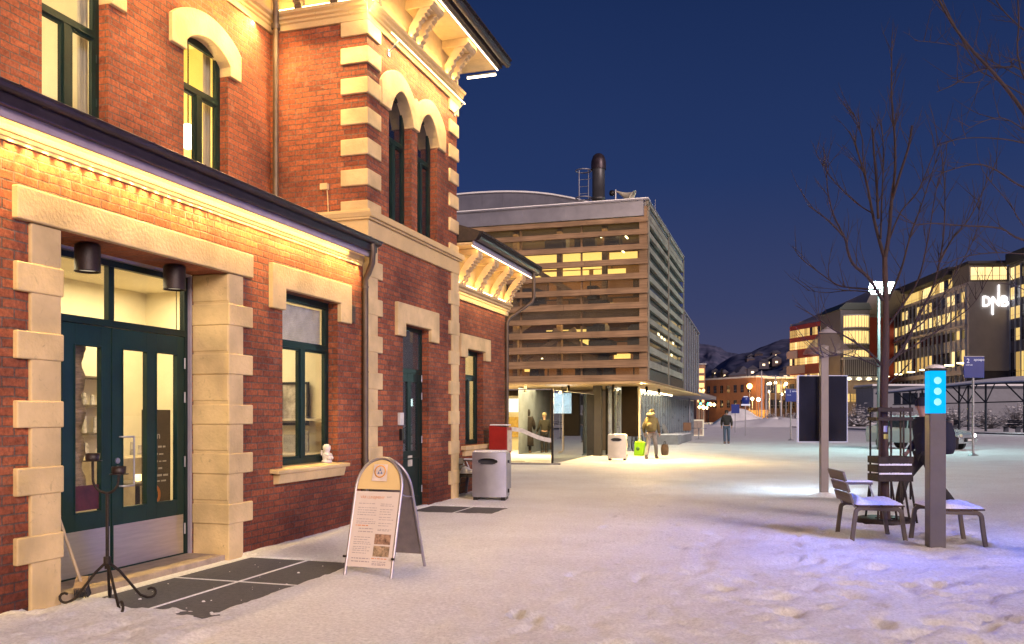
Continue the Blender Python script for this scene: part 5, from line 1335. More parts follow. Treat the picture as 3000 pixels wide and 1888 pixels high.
light_area('entrance_light', (-10.5,33.5,2.66), 4, 4, 620, (1,.78,.42), (0,0,0), TB)
# roof vault behind
m = MB(); n = 30; vs = []
def vz(x): 
    t = (x+13.5)/6.0
    return 11.30-.9*max(0,t)**2.6-.15*max(0,-t)
pts = [(-16+8.6*i/n, vz(-16+8.6*i/n)) for i in range(n+1)]
m.prism([(-16,9.0)]+pts+[(-7.4,9.0)], 36, 41, 'y')
for k in range(9):
    x = -15.4+.95*k; m.box(x, x+.02, 35.985, 35.999, 9.0, vz(x)-.02)
tp(m, 'roof_vault', 'parapet', 0, None, 'curved grey metal roof vault with standing seams')
m = MB(); m.prism([(x,z+.005) for x,z in pts]+[(x,z+.07) for x,z in pts[::-1]], 35.93, 41, 'y'); tp(m, 'roof_snow', 'snowcap')
m = MB()
for x in (-13.55,-13.25): m.box(x,x+.18,35.95,36.0,10.0,10.2)
tp(m, 'roof_light', emis('roof_window',(.8,.85,1),.6))
# chimney, ladder, horn
ch = thing('chimney', 'dark cylindrical flue with domed cowl on the timber hall roof', 'chimney', (-6.98,34,9.1))
m = MB(); m.lathe([(.25,0),(.25,1.0),(.27,1.0),(.27,1.12),(.25,1.12),(.25,2.25)], n=24); m.obj('flue', mat('flue_metal',(.075,.075,.08),.45,.5,.2,3,.05), ch)
m = MB(); m.lathe([(.29,2.22),(.30,2.36),(.29,2.55),(.22,2.76),(.13,2.84),(0,2.86)], n=24); m.obj('cowl', MT['gutter'], ch)
ld = thing('roof_ladder', 'thin metal ladder with two safety hoops standing beside the flue', 'ladder', (-7.58,34,9.1))
m = MB()
for x in (-.19,.19): m.cyl((x,0,0),(x,0,2.25),.02,None,8)
for k in range(8): m.cyl((-.19,0,.2+.28*k),(.19,0,.2+.28*k),.012,None,6)
for z in (1.05,1.9): m.tube([(.30,0,z),(.19,-.02,z),(.19,.0,z),(.30,0,z)],.012,6)
m.obj('ladder_rail', MT['parapet'], ld)
for z in (1.13,2.22):
    m = MB(); m.tube([(.31*math.cos(a*math.pi/12),-.02+.31*math.sin(a*math.pi/12),z) for a in range(25)], .026, 8, False); m.obj('hoop', MT['parapet'], ld)
hn = thing('roof_horn', 'pale horn loudspeaker on a short mast on the hall roof', 'loudspeaker', (-6.30,34,9.15))
m = MB(); m.cyl((0,0,0),(0,0,1.32),.035,None,10); m.obj('mast', MT['galv'], hn)
m = MB(); m.lathe([(.03,0),(.06,.18),(.12,.38),(.24,.60),(.34,.68),(.30,.66),(.2,.55),(0,.3)], n=20); m.xform(Matrix.Translation((.05,0,1.25)) @ Matrix.Rotation(R(118),4,'Y')); m.obj('horn', mat('horn_ivory',(.50,.46,.36),.5), hn)
m = MB(); m.lathe([(0,-.12),(.09,-.09),(.12,0),(.09,.09),(0,.12)], (-.14,0,1.2), 12); m.lathe([(0,0),(.2,.05),(.22,.16),(.1,.24),(0,.25)], (.05,0,0), 14); m.obj('driver', MT['black'], hn)

# glass windscreen before the entrance
gs = thing('glass_screen', 'frameless glass windbreak with a black end post before the hall entrance', 'glass screen', (-6.9,26.5,0))
m = MB(); m.box(-6.0,-.02,-.008,.008,.08,2.38); m.obj('front_pane', thin_glass('screen_glass',(.95,.96,.93),0,1.35), gs)
m = MB(); m.box(-.008,.008,.05,6.2,.06,2.36); m.obj('side_pane', thin_glass('side_screen_glass',(.50,.56,.60),.01,3.6), gs)
m = MB(); m.box(-.045,.02,-.03,.03,0,2.42); m.obj('end_post', MT['black'], gs)
m = MB(); m.box(-6.0,.25,-.05,.05,0,.075); m.obj('base_rail', MT['galv'], gs)
m = MB(); m.box(-6.0,-.05,-.015,.015,2.38,2.41); m.box(-.01,.01,.05,6.2,2.36,2.375); m.obj('top_rail', MT['galv'], gs)
m = MB(); up = []; lo = []
for k in range(25):
    x = -1.95+1.9*k/24; c = 1.03+.10*math.sin((x+2)*2.6)-.16*max(0,(x+1.0)); up.append((x,c+.075)); lo.append((x,c-.06))
m.prism(up+lo[::-1], -.012, -.010, 'y'); m.obj('frosted_band', mat('frosted_film',(.60,.57,.52),.7), gs)
# hanging lit screen in the entrance
t = thing('hanging_screen', 'bright white information screen hanging in the hall entrance', 'screen', (-8.35,33.5,2.05))
m = MB(); m.box(-.42,.42,-.05,.05,-.42,.42); m.obj('case', MT['black'], t, bev=.01)
m = MB(); m.box(-.40,.40,-.056,-.052,-.40,.40); m.obj('display', emis('white_blue_display',(.72,.92,1),7.0), t)
m = MB(); m.box(-.02,.02,-.02,.02,.42,.68); m.obj('hanger', MT['black'], t)

# ------------------------------------------------------------------ people
SKIN = mat('skin', (.42,.25,.18), .6, 0, .1, 8, .05)
def skin_obj(name, nodes, edges, m, parent, lvl=2, root=0):
    me = bpy.data.meshes.new(name); me.from_pydata([n[0] for n in nodes], edges, []); me.materials.append(m)
    o = bpy.data.objects.new(name, me); COL.objects.link(o); o.parent = parent
    s = o.modifiers.new('skin','SKIN'); s.use_smooth_shade = True
    for i,n in enumerate(nodes):
        r = n[1]; d = me.skin_vertices[0].data[i]; d.radius = (r,r) if not isinstance(r,tuple) else r; d.use_root = (i == root)
    b = o.modifiers.new('sub','SUBSURF'); b.levels = lvl; b.render_levels = lvl
    return o
def person(label, loc, rz, h=1.78, stride=.0, arm=(.15,.15), jacket=None, trousers=None, boots=None, hat=None, hair=None, lean=0.0, coat=False, hood=False, elbow=.25, head_down=0.0, bulk=1.0, skirt=False):
    """stands at loc facing local -y; stride: foot lead in metres"""
    t = thing('person', label, 'person', loc, rz)
    k = h/1.78
    V = lambda x,y,z: Vector((x,y,z))*k
    hipz = .93-.03*abs(stride); ly = -lean
    pel = V(0,0,hipz); wst = V(0,-.02*lean*4,1.10); chs = V(0,-.10*lean*3,1.30); nk = V(0,-.12*lean*3,1.49); hd0 = V(0,-.14*lean*3-.01,1.56)
    hd1 = hd0+V(0,-.02-.05*head_down,.10); hd2 = hd0+V(0,-.015-.08*head_down,.19)
    legs = []
    for s,f in ((-1,-stride/2),(1,stride/2)):
        hip = V(s*.095,0,hipz-.04); kn = V(s*.10,f*.5-.05-.05*abs(stride),.49+ (.0)); an = V(s*.10,f+.02,.085); to = V(s*.12,f-.15,.03)
        legs.append((hip,kn,an,to))
    arms = []
    for s,a in ((-1,arm[0]),(1,arm[1])):
        sh = chs+V(s*.185,.0,.13); el = sh+V(s*.07,.06-a*.6+.04,-.28); wr = el+V(s*.0,-.06-a*.5-elbow*.25,-.235+elbow*.08)
        arms.append((sh,el,wr))
    # one continuous body, fingers included
    n = [(pel,.12*k),(wst,.115*k),(chs,(.15*k,.11*k)),(nk,.055*k),(hd0,.062*k),(hd1,.088*k),(hd2,.075*k)]
    e = [(0,1),(1,2),(2,3),(3,4),(4,5),(5,6)]
    for hip,kn,an,to in legs:
        b = len(n); n += [(hip,.085*k),(kn,.058*k),(an,.042*k),(to,.034*k)]; e += [(0,b),(b,b+1),(b+1,b+2),(b+2,b+3)]
    for i,(sh,el,wr) in enumerate(arms):
        s = -1 if i == 0 else 1
        pal = wr+(wr-el).normalized()*.075*k
        b = len(n); n += [(sh,.058*k),(el,.043*k),(wr,.029*k),(pal,(.036*k,.018*k))]; e += [(2,b),(b,b+1),(b+1,b+2),(b+2,b+3)]
        dirn = (wr-el).normalized(); side = Vector((0,1,0)); side = (side-dirn*side.dot(dirn)).normalized()
        for q,ln in enumerate((.070,.082,.076,.060)):
            base = pal+side*(q-1.5)*.017*k+dirn*.012*k; c = len(n)
            n += [(base,.0088*k),(base+dirn*ln*.5*k-Vector((s,0,0))*.008*k,.0082*k),(base+dirn*ln*.9*k-Vector((s,0,0))*.03*k,.007*k)]; e += [(b+3,c),(c,c+1),(c+1,c+2)]
        c = len(n); th0 = wr+dirn*.03*k-side*.026*k; n += [(th0,.011*k),(th0+dirn*.035*k-side*.022*k,.0095*k),(th0+dirn*.062*k-side*.022*k,.008*k)]; e += [(b+2,c),(c,c+1),(c+1,c+2)]
    skin_obj('body', n, e, SKIN, t)
    f = MB()   # nose, eyes, ears as face relief
    fc = hd1+V(0,-.088,.0)
    f.add([fc+V(-.014,.004,-.012),fc+V(.014,.004,-.012),fc+V(0,-.022,-.008),fc+V(0,.004,.035)],[(0,1,2),(0,2,3),(1,3,2)])
    f.obox(fc+V(0,.004,-.042), .045*k,.012*k,.010*k)
    for s in (-1,1): f.obox(hd1+V(s*.088,.01,.01), .016*k,.035*k,.055*k)
    f.obj('face_relief', SKIN, t)
    if jacket:
        jb = .06 if coat else 0
        n = [(pel+V(0,0,.02-jb*2.2),((.165*bulk)*k,(.13*bulk)*k)),(wst,((.165*bulk)*k,(.13*bulk)*k)),(chs,((.195*bulk)*k,(.135*bulk)*k)),(nk+V(0,.01,-.02),.085*k)]; e = [(0,1),(1,2),(2,3)]
        for sh,el,wr in arms:
            b = len(n); n += [(sh,.085*bulk*k),(el,.066*bulk*k),(wr-(wr-el)*.05,.052*k)]; e += [(2,b),(b,b+1),(b+1,b+2)]
        skin_obj('jacket', n, e, jacket, t)
    if trousers:
        n = [(pel+V(0,0,.03),.125*k)]; e = []
        for hip,kn,an,to in legs:
            b = len(n); n += [(hip,.10*k),(kn,.078*k),(an+V(0,0,.03),.068*k)]; e += [(0,b),(b,b+1),(b+1,b+2)]
        skin_obj('trousers', n, e, trousers, t)
    if skirt:
        m = MB(); m.lathe([(.17*k,.98*k),(.22*k,.80*k),(.25*k,.55*k),(.26*k,.30*k),(.24*k,.30*k),(.15*k,.9*k)], n=20, sy=.75); m.obj('coat_skirt', jacket, t)
    if boots:
        for hip,kn,an,to in legs:
            skin_obj('boot', [(an+V(0,.03,-.03),.058*k),(an+V(0,.0,.07),.060*k),(an+V(0,-.06,-.045),.050*k),(to+V(0,.0,.015),.042*k)], [(0,1),(0,2),(2,3)], boots, t)
    if hat:
        m = MB(); c = hd1; m.lathe([(.103*k,-.0),(.108*k,.02*k),(.104*k,.06*k),(.085*k,.11*k),(.045*k,.14*k),(0,.15*k)], (c.x,c.y+.008,c.z+.015*k), 20); m.obj('hat', hat, t)
    if hood:
        m = MB(); c = hd1; m.lathe([(.09*k,-.14*k),(.115*k,-.06*k),(.125*k,.04*k),(.10*k,.13*k),(0,.165*k)], (c.x,c.y+.03*k,c.z), 20); m.obj('hood', jacket, t)
    if hair:
        m = MB(); c = hd1; m.lathe([(.080*k,-.06*k),(.098*k,-.0),(.100*k,.05*k),(.082*k,.10*k),(.04*k,.125*k),(0,.13*k)], (c.x,c.y+.022*k,c.z), 18); m.obj('hair', hair, t)
    return t
DK = mat('black_jacket_cloth', (.014,.012,.012), .8, 0, .4, 10, .3); DK2 = mat('dark_brown_cloth', (.016,.010,.009), .85, 0, .4, 10, .3)
JEAN = mat('denim', (.05,.075,.12), .8, 0, .3, 14, .3); NAVY = mat('navy_cloth', (.010,.012,.028), .85, 0, .3, 10, .3)
KHAKI = mat('khaki_cloth', (.085,.066,.030), .85, 0, .35, 9, .3); GREYT = mat('grey_trouser_cloth', (.30,.27,.24), .85, 0, .2, 9, .2); BOOT = mat('dark_boot', (.012,.010,.010), .5)
person('man in a black jacket and blue jeans walking towards the station', (-2.92,48.73,.0), R(4), 1.86, .22, (.05,.0), DK, JEAN, BOOT, hair=mat('dark_hair',(.02,.014,.01),.7), elbow=.1, bulk=1.12)
bp = (-4.50,31.3,0)
person('traveller in khaki jacket seen from behind with big backpack and green bag', bp, R(170), 1.76, .55, (.1,-.05), KHAKI, GREYT, BOOT, hat=KHAKI, hood=False, lean=.06, bulk=1.1)
t = thing('backpack', 'large olive backpack carried by the traveller in khaki', 'backpack', (bp[0]+.03,bp[1]-.24,1.02), R(170))
m = MB(); m.lathe([(0,0),(.17,.01),(.20,.08),(.205,.30),(.185,.45),(.12,.54),(0,.56)], n=18, sy=.75); m.obj('main_sack', mat('olive_canvas',(.20,.165,.06),.85,0,.3,8,.3), t)
m = MB(); m.lathe([(0,-.02),(.13,0),(.15,.07),(.12,.14),(0,.15)], (0,.06,.50), 16, sy=.9); m.obj('lid', mat('olive_lid',(.26,.20,.09),.85,0,.3,8,.3), t)
m = MB(); m.lathe([(0,0),(.11,.02),(.12,.16),(.09,.22),(0,.23)], (0,.14,.06), 14, sy=.6); m.obj('front_pocket', mat('olive_pocket',(.15,.12,.05),.85,0,.3,8,.3), t)
t = thing('shopping_bag', 'bright lime green carrier bag held by the traveller', 'bag', (bp[0]-.42,bp[1]-.06,.12), R(-12))
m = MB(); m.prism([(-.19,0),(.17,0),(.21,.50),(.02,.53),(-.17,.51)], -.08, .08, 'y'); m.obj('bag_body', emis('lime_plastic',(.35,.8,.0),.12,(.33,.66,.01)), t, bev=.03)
m = MB(); m.tube([(-.09,0,.5),(-.06,0,.6),(.0,0,.63),(.06,0,.6),(.09,0,.5)], .010, 6); m.obj('bag_handle', mat('lime_handle',(.28,.5,.02),.6), t)
m = MB(); m.lathe([(0,0),(.07,0),(.07,.004),(0,.004)], n=16); m.xform(Matrix.Translation((-.03,-.084,.26)) @ Matrix.Rotation(R(90),4,'X')); m.obj('bag_print', mat('dark_green_print',(.05,.16,.02),.6), t)
t = thing('duffel_bag', 'brown duffel bag swinging from the traveller\'s other hand', 'bag', (bp[0]+.48,bp[1]-.02,.34), R(-10))
m = MB(); m.lathe([(0,-.20),(.14,-.18),(.17,-.05),(.17,.08),(.14,.19),(0,.21)], n=16, sx=.75, sy=1.25); m.obj('bag_body', mat('brown_canvas',(.13,.08,.035),.85,0,.5,6,.3), t)
m = MB(); m.tube([(0,-.14,.16),(0,-.08,.30),(0,.08,.30),(0,.14,.16)], .012, 6); m.obj('bag_handle', DK2, t)
person('person in a dark hooded coat and long skirt standing inside the entrance glass', (-10.05,34.45,0), R(-168), 1.80, .06, (.25,.25), DK2, DK2, BOOT, hood=True, coat=True, elbow=.9, bulk=1.3, skirt=True)
person('person in a dark jacket with fair hood beside the long-coated one', (-9.45,34.9,0), R(-150), 1.66, .06, (.2,.2), mat('olive_black_cloth',(.03,.026,.018),.85,0,.3,9,.2), DK, BOOT, hat=mat('fair_wool_hat',(.30,.24,.13),.9,0,.2,12,.4), elbow=.5)
wk = view(14.3, 6.78)
person('walker in a dark navy coat and cap half hidden by the blue pillar', (wk.x,wk.y,0), math.atan2(SN,CS)-R(90), 1.84, .78, (.10,-.12), NAVY, DK, BOOT, hat=NAVY, coat=True, lean=.05, bulk=1.1)
t = thing('rucksack', 'black rucksack on the back of the walker behind the pillar', 'rucksack', tuple(Vector((wk.x,wk.y,.93))+Vector((CS,SN,0))*.30), TH)
m = MB(); m.lathe([(0,0),(.18,.02),(.23,.12),(.22,.34),(.16,.52),(0,.56)], n=18, sx=.8); m.obj('main_sack', NAVY, t)
m = MB(); m.lathe([(0,0),(.09,.02),(.10,.2),(0,.24)], (.15,0,.08), 12); m.obj('side_pocket', DK, t)
# ------------------------------------------------------------------ middle distance
def car(label, loc, rz):
    """front towards local -y"""
    t = thing('car', label, 'car', loc, rz)
    paint = mat('silver_car_paint', (.42,.44,.46), .25, .5, .05, 2, 0)
    def sect(y):
        return None
    prof = [(-2.15,.32),(-2.20,.52),(-2.12,.70),(-1.95,.80),(-1.1,.96),(-.35,1.42),(.25,1.50),(1.0,1.46),(1.75,1.10),(2.15,1.02),(2.20,.70),(2.15,.32)]
    m = MB(); W2 = .88
    rows = []
    for x,sc in ((-W2,0),(-W2*.97,1),(W2*.97,1),(W2,0)):
        rows.append([(x*(1-.16*max(0,(z-.95)/.55)) , y*(1 if sc else .985), z+(.0 if not sc else .015)) for y,z in prof])
    n = len(prof); vs = [p for r in rows for p in r]; fs = []
    for i in range(3):
        for k in range(n):
            fs.append((i*n+k, i*n+(k+1)%n, (i+1)*n+(k+1)%n, (i+1)*n+k))
    fs += [tuple(range(n)), tuple(range(4*n-1,3*n-1,-1))]
    m.add(vs, fs); m.obj('body', paint, t, bev=.05)
    g = MB()
    g.add([(-.70,-1.08,.985),(.70,-1.08,.985),(.60,-.40,1.41),(-.60,-.40,1.41)],[(0,1,2,3)])
    g.v = [(x,y-.02,z+.02) for x,y,z in g.v]; g.obj('windscreen', MT['darkglass'], t)
    for s in (-1,1):
        g = MB(); g.add([(s*.895,-.95,.99),(s*.895,.1,1.0),(s*.80,.1,1.43),(s*.80,-.33,1.40)],[(0,1,2,3)]); g.add([(s*.895,.18,1.0),(s*.895,1.3,1.06),(s*.81,.95,1.40),(s*.80,.18,1.43)],[(0,1,2,3)]); g.obj('side_window', MT['darkglass'], t)
        h = MB(); h.lathe([(0,-.03),(.13,-.02),(.12,.03),(0,.05)], n=14, sx=1.1, sy=.8); h.xform(Matrix.Translation((s*.62,-2.12,.66)) @ Matrix.Rotation(R(90),4,'X')); h.obj('headlight', emis('headlight_on',(1,.98,.9),26) if s > 0 else mat('headlight_off',(.6,.55,.4),.1), t)
        mi = MB(); mi.obox((s*.98,-.72,1.02),.16,.10,.12); mi.obj('mirror', paint, t, bev=.02)
        for y in (-1.35,1.35):
            w = MB(); w.cyl((s*.74,y,.31),(s*.90,y,.31),.31,None,22); wo = w.obj('wheel', MT['black'], t)
            r = MB(); r.cyl((s*.90,y,.31),(s*.908,y,.31),.19,None,18); r.obj('rim', MT['galv'], wo)
    m = MB(); m.box(-.45,.45,-2.235,-2.19,.42,.58); m.obj('grille', MT['black'], t)
    m = MB(); m.box(-.25,.25,-2.25,-2.236,.44,.54); m.obj('number_plate', mat('plate_white',(.6,.6,.6),.5), t)
    m = MB(); m.box(-.62,.62,-.2,1.0,1.515,1.55); m.obj('roof_snow', MT['snowcap'], t, bev=.015)
    return t
c = view(40, 18.75); car('silver car with one headlight lit driving through the square', (c.x,c.y,0), TH+R(38))
# bus stop signs
SIGNB = mat('sign_blue', (.006,.018,.14), .35, 0, .05, 2, 0)
SIGNB.node_tree.nodes['Principled BSDF'].inputs['Emission Color'].default_value = (.01,.03,.3,1); SIGNB.node_tree.nodes['Principled BSDF'].inputs['Emission Strength'].default_value = .18
WHT = mat('sign_white', (.75,.78,.85), .5, 0, .03, 3, 0)
WHT.node_tree.nodes['Principled BSDF'].inputs['Emission Color'].default_value = (.5,.6,.9,1); WHT.node_tree.nodes['Principled BSDF'].inputs['Emission Strength'].default_value = .25
def bus_sign(label, d, lat, h, w, sh, texts):
    p = view(d,lat); t = thing('bus_stop_sign', label, 'sign', tuple(p), TH, 'bus stop signs on poles')
    m = MB(); m.cyl((0,0,-.05),(0,0,h-sh*.2),.045,None,10); m.obj('pole', MT['galv'], t)
    m = MB(); m.lathe([(.20,0),(.18,.05),(.06,.09),(.05,.14)], n=16); m.obj('pole_base', MT['galv'], t)
    m = MB(); m.box(-w/2,w/2,-.085,-.045,h-sh,h); m.obj('sign_panel', SIGNB, t, bev=.01)
    for s,size,x,z in texts: text_obj(s, size, WHT, t, (x,-.09,h-sh*z), (R(90),0,0))
    m = MB(); m.box(-w/2-.012,w/2+.012,-.09,-.04,h,h+.012); m.obj('sign_edge', MT['galv'], t)
    return t
bus_sign('bus stop sign with white number 2 on a tall pole before the shelter', 33.6, 17.8, 3.84, .78, .82, [('2',.24,-.30,.30),('apoapo',.14,-.02,.20),('ondrodo',.075,-.33,.42)])
bus_sign('small blue bus stop sign left of the information post', 54, 17.3, 3.2, .70, .78, [('1',.22,-.12,.28),('apoapo',.13,.05,.22),('sentrum',.08,-.28,.5)])
p = view(66,17.7); t = thing('road_sign', 'round-topped blue road sign with white band on a thin pole', 'sign', tuple(p), TH)
m = MB(); m.cyl((0,0,0),(0,0,2.4),.035,None,8); m.obj('pole', MT['galv'], t)
m = MB(); m.lathe([(0,0),(.30,0),(.30,.02),(0,.02)], n=24); m.xform(Matrix.Translation((0,-.05,2.75)) @ Matrix.Rotation(R(90),4,'X')); m.obj('sign_disc', SIGNB, t)
m = MB(); m.box(-.34,.34,-.09,-.05,2.30,2.42); m.box(-.16,.16,-.085,-.075,2.95,3.02); m.obj('white_band', WHT, t)
m = MB(); m.add([(-.30,-.06,2.42),(.30,-.06,2.42),(0,-.06,2.98)],[(0,1,2)]); m.obj('sign_arrow', SIGNB, t)
p = view(78,20.0); t = thing('road_sign', 'square blue road sign beyond the walking man', 'sign', tuple(p), TH)
m = MB(); m.cyl((0,0,0),(0,0,2.6),.04,None,8); m.obj('pole', MT['galv'], t)
m = MB(); m.box(-.36,.36,-.08,-.04,1.75,2.55); m.obj('sign_panel', SIGNB, t)
# street lamps
LAMPC = (.55,1.0,.95)
p = view(39.5,16.65); t = thing('street_lamp', 'tall pale lamp post with glaring white-green reflector head', 'street lamp', tuple(p), TH)
m = MB(); m.cyl((0,0,0),(0,0,7.05),.10,.055,14); m.obj('post', mat('pale_lamp_post',(.13,.14,.14),.45,.3,.08,3,.04), t)
m = MB(); m.lathe([(.05,0),(.22,.02),(.34,.10),(.38,.26),(.33,.42),(.2,.5),(.0,.52)], (-.06,0,7.08), 24); m.obj('lamp_globe', emis('lamp_globe_glow',(.70,1,.92),30), t)
m = MB(); m.prism([(-.25,7.08),(.42,7.08),(.72,7.60),(-.34,7.62)], -.20,.22,'y'); m.obj('reflector', emis('reflector_glow',(.70,1,.95),2.5,(.8,.8,.8)), t)
light_point('street_lamp_light', tuple(view(38.0,16.4,6.3)), 1500, LAMPC, .3)
def small_lamp(label, d, lat, h, col, strength, r=.28, kind='globe', grp='street lamps far down the road'):
    p = view(d,lat); t = thing('street_lamp', label, 'street lamp', tuple(p), TH, grp)
    m = MB(); m.cyl((0,0,0),(0,0,h),.09,.06,8); m.obj('post', MT['galv'], t)
    m = MB(); m.lathe([(0,-r),(r*.7,-r*.7),(r,0),(r*.7,r*.7),(0,r)], (0,0,h), 10); m.obj('lamp_globe', emis('lamp_far',col,strength*.45), t)
    return t
ORG, WH2 = (1,.50,.12), (1,.86,.55)
FARL = [(2196,1132,180,ORG,26,.75),(2085,1147,230,ORG,16,.5),(2115,1148,240,ORG,16,.45),(2130,1154,200,ORG,20,.5),(2110,1180,210,ORG,15,.45),(2086,1157,260,WH2,10,.4),(2204,1169,170,WH2,16,.42),(2222,1171,165,WH2,18,.5),(2256,1124,150,WH2,12,.35),(2250,1125,158,WH2,10,.3),(2272,1122,150,WH2,12,.35),(2303,1125,140,WH2,14,.35),(2254,1148,170,WH2,12,.32),(2290,1156,150,WH2,14,.35),(2288,1177,160,WH2,10,.28),(2226,1150,200,WH2,9,.3),(2176,1165,190,WH2,8,.3),(2048,1144,190,ORG,14,.42),(2061,1144,190,ORG,14,.4),(2302,1149,150,WH2,9,.25)]
for i,(u,v,d,cl,st,r) in enumerate(FARL):
    lab = 'small glowing street lamp on a post far down the road by the orange-lit brick block'
    small_lamp(lab, d, (u-1500)/2550*d, EYE+(1217-v)/2550*d, cl, st, r*.8)
for d,lat,h,pw,cl in ((186,50,9,5500,ORG),(215,50,8,5500,ORG),(170,47,7,2500,WH2),(232,60,10,7000,ORG),(175,58,8,3000,ORG)):
    light_point('road_light', tuple(view(d,lat,h)), pw, cl, .5)
# festoon of warm lights over the far road
fs_ = [(2050+7*k+3*math.sin(k*2.1), 1190+6*math.sin(k*.9)+3*math.cos(k*2.3), 175+k*2.5) for k in range(13)]
t = thing('light_festoon', 'string of warm bulbs glowing low over the far road', 'light string', tuple(view(185,41)))
m = MB(); m.tube([pix(u,v-2,d) for u,v,d in fs_], .03, 4); m.obj('wire', MT['black'], t, True)
m = MB()
for u,v,d in fs_:
    q = pix(u,v,d); m.lathe([(0,-.42),(.42,0),(0,.42)], tuple(q), 6)
m.obj('bulb', emis('festoon_bulb',(1,.66,.26),9), t, True)
for k,(u,v) in enumerate(((2075,1182),(2052,1181))):
    d = 150+20*k; q = pix(u,v,d)
    t = thing('traffic_light', ['traffic light showing a large green lamp','traffic light showing a smaller green lamp, behind'][k], 'traffic light', (q.x,q.y,0), TH, 'traffic lights at the crossing')
    m = MB(); m.cyl((0,0,0),(0,0,q.z+.5),.07,None,8); m.obj('post', MT['black'], t)
    m = MB(); m.box(-.25,.25,-.15,.15,q.z-.5,q.z+1.0); m.obj('housing', MT['black'], t)
    m = MB(); m.lathe([(0,0),(.26-.06*k,.02),(.18,.1),(0,.12)], n=14); m.xform(Matrix.Translation((0,-.2,q.z-.15)) @ Matrix.Rotation(R(90),4,'X')); m.obj('green_lamp', emis('green_signal',(.05,1,.5),9), t)
# bank pole with slender mast in front of the hall
t = thing('slim_mast', 'slender dark mast standing in front of the hall glazing', 'mast', (-6.0,59.5,0))
m = MB(); m.cyl((0,0,0),(0,0,6.6),.06,.045,10); m.obj('mast_pole', MT['parapet'], t)
m = MB(); m.lathe([(.16,0),(.14,.06),(.07,.1)], n=12); m.obj('mast_foot', MT['parapet'], t)
# white gate barriers
for k,(x,y,col) in enumerate(((-6.3,67,'pale'),(-6.75,64,'yellow'))):
    t = thing('barrier', ['pale framed barrier glowing white at the corner of the hall','narrow yellow barrier post beside the pale framed barrier'][k], 'barrier', (x,y,0), 0, 'barriers by the hall corner')
    m = MB()
    if k == 0: m.frame('y',-.04,.04,-.62,.62,0,1.25,.10)
    else: m.box(-.16,.16,-.05,.05,0,1.15)
    m.obj('frame', emis('barrier_'+col,(1,.86,.62) if k==0 else (.9,.95,.35),.35,(.7,.65,.5)), t)
    if k == 0: m = MB(); m.box(-.52,.52,-.01,.01,.1,1.15); m.obj('infill', mat('barrier_infill',(.45,.36,.30),.7,0,.4,5,.1), t)
    else: m = MB(); m.box(-.2,.2,-.08,.08,0,.08); m.obj('foot', MT['galv'], t)
# lounge bench and chairs by the glazing
t = thing('planter_bench', 'grey block bench with slanting backs along the hall glazing', 'bench', (-5.75,46.3,0))
m = MB(); m.box(-.75,.5,-.0,1.6,0,.52); m.box(-.70,.45,2.2,7.4,.0,.46); m.obj('block', mat('grey_concrete_bench',(.20,.21,.22),.7,0,.2,3,.2), t, bev=.02)
m = MB(); m.prism([(-.72,.52),(-.55,.52),(-.95,1.22),(-1.05,1.2)], .05, 1.5, 'y'); m.prism([(-.5,.52),(-.35,.52),(-.62,1.1),(-.72,1.1)], 2.3, 3.2, 'y'); m.obj('bench_back', MT['galv'], t)
m = MB(); m.box(-.50,.48,.02,1.58,.525,.57); m.box(-.5,.42,2.25,7.3,.465,.52); m.obj('snow_cap', MT['snowcap'], t, bev=.02)
t = thing('cafe_chair', 'brown-backed café chair standing beyond the grey block bench', 'chair', (-5.75,55.6,0), R(15))
m = MB(); m.box(-.25,.25,-.02,.02,.60,1.12); m.obj('chair_back', mat('brown_chair_shell',(.20,.09,.035),.5), t, bev=.02)
m = MB(); m.box(-.25,.25,-.5,0,.44,.48); m.obj('chair_seat', MT['galv'], t)
for x in (-.22,.22):
    for y in (-.46,-.04): m = MB(); m.cyl((x,y,0),(x,y,.44),.018,None,6); m.obj('leg', MT['galv'], t)
t = thing('cafe_table', 'round metal café table near the hall corner', 'table', (-5.2,57.5,0))
m = MB(); m.lathe([(0,.72),(.5,.72),(.5,.75),(0,.75)], n=20); m.obj('table_top', MT['galv'], t)
m = MB(); m.cyl((0,0,0),(0,0,.72),.04,None,8); m.lathe([(.3,0),(.28,.03),(.04,.05)], n=14); m.obj('table_leg', MT['galv'], t)
# bicycle against the glazing
t = thing('bicycle', 'dark bicycle leaning against the hall glazing', 'bicycle', (-6.12,38.3,0), R(82))
for x in (-.52,.52):
    m = MB(); m.tube([(x+.33*math.cos(a*math.pi/12),0,.34+.33*math.sin(a*math.pi/12)) for a in range(25)], .022, 6, False); wo = m.obj('wheel', MT['black'], t)
m = MB()
for a,b in (((-.52,0,.34),(-.08,0,.32)),((-.08,0,.32),(-.22,0,.86)),((-.52,0,.34),(-.19,0,.76)),((-.19,0,.76),(.36,0,.80)),((-.08,0,.32),(.38,0,.72)),((.52,0,.34),(.35,0,.98))): m.cyl(a,b,.018,None,6)
m.obj('bike_frame', MT['black'], t)
m = MB(); m.lathe([(0,0),(.07,.01),(.05,.05),(0,.06)], (-.24,0,.87), 10, sx=2); m.obj('saddle', MT['black'], t)
m = MB(); m.tube([(.30,-.28,1.02),(.35,-.1,1.0),(.35,.1,1.0),(.30,.28,1.02)], .014, 6); m.obj('handlebar', MT['black'], t)

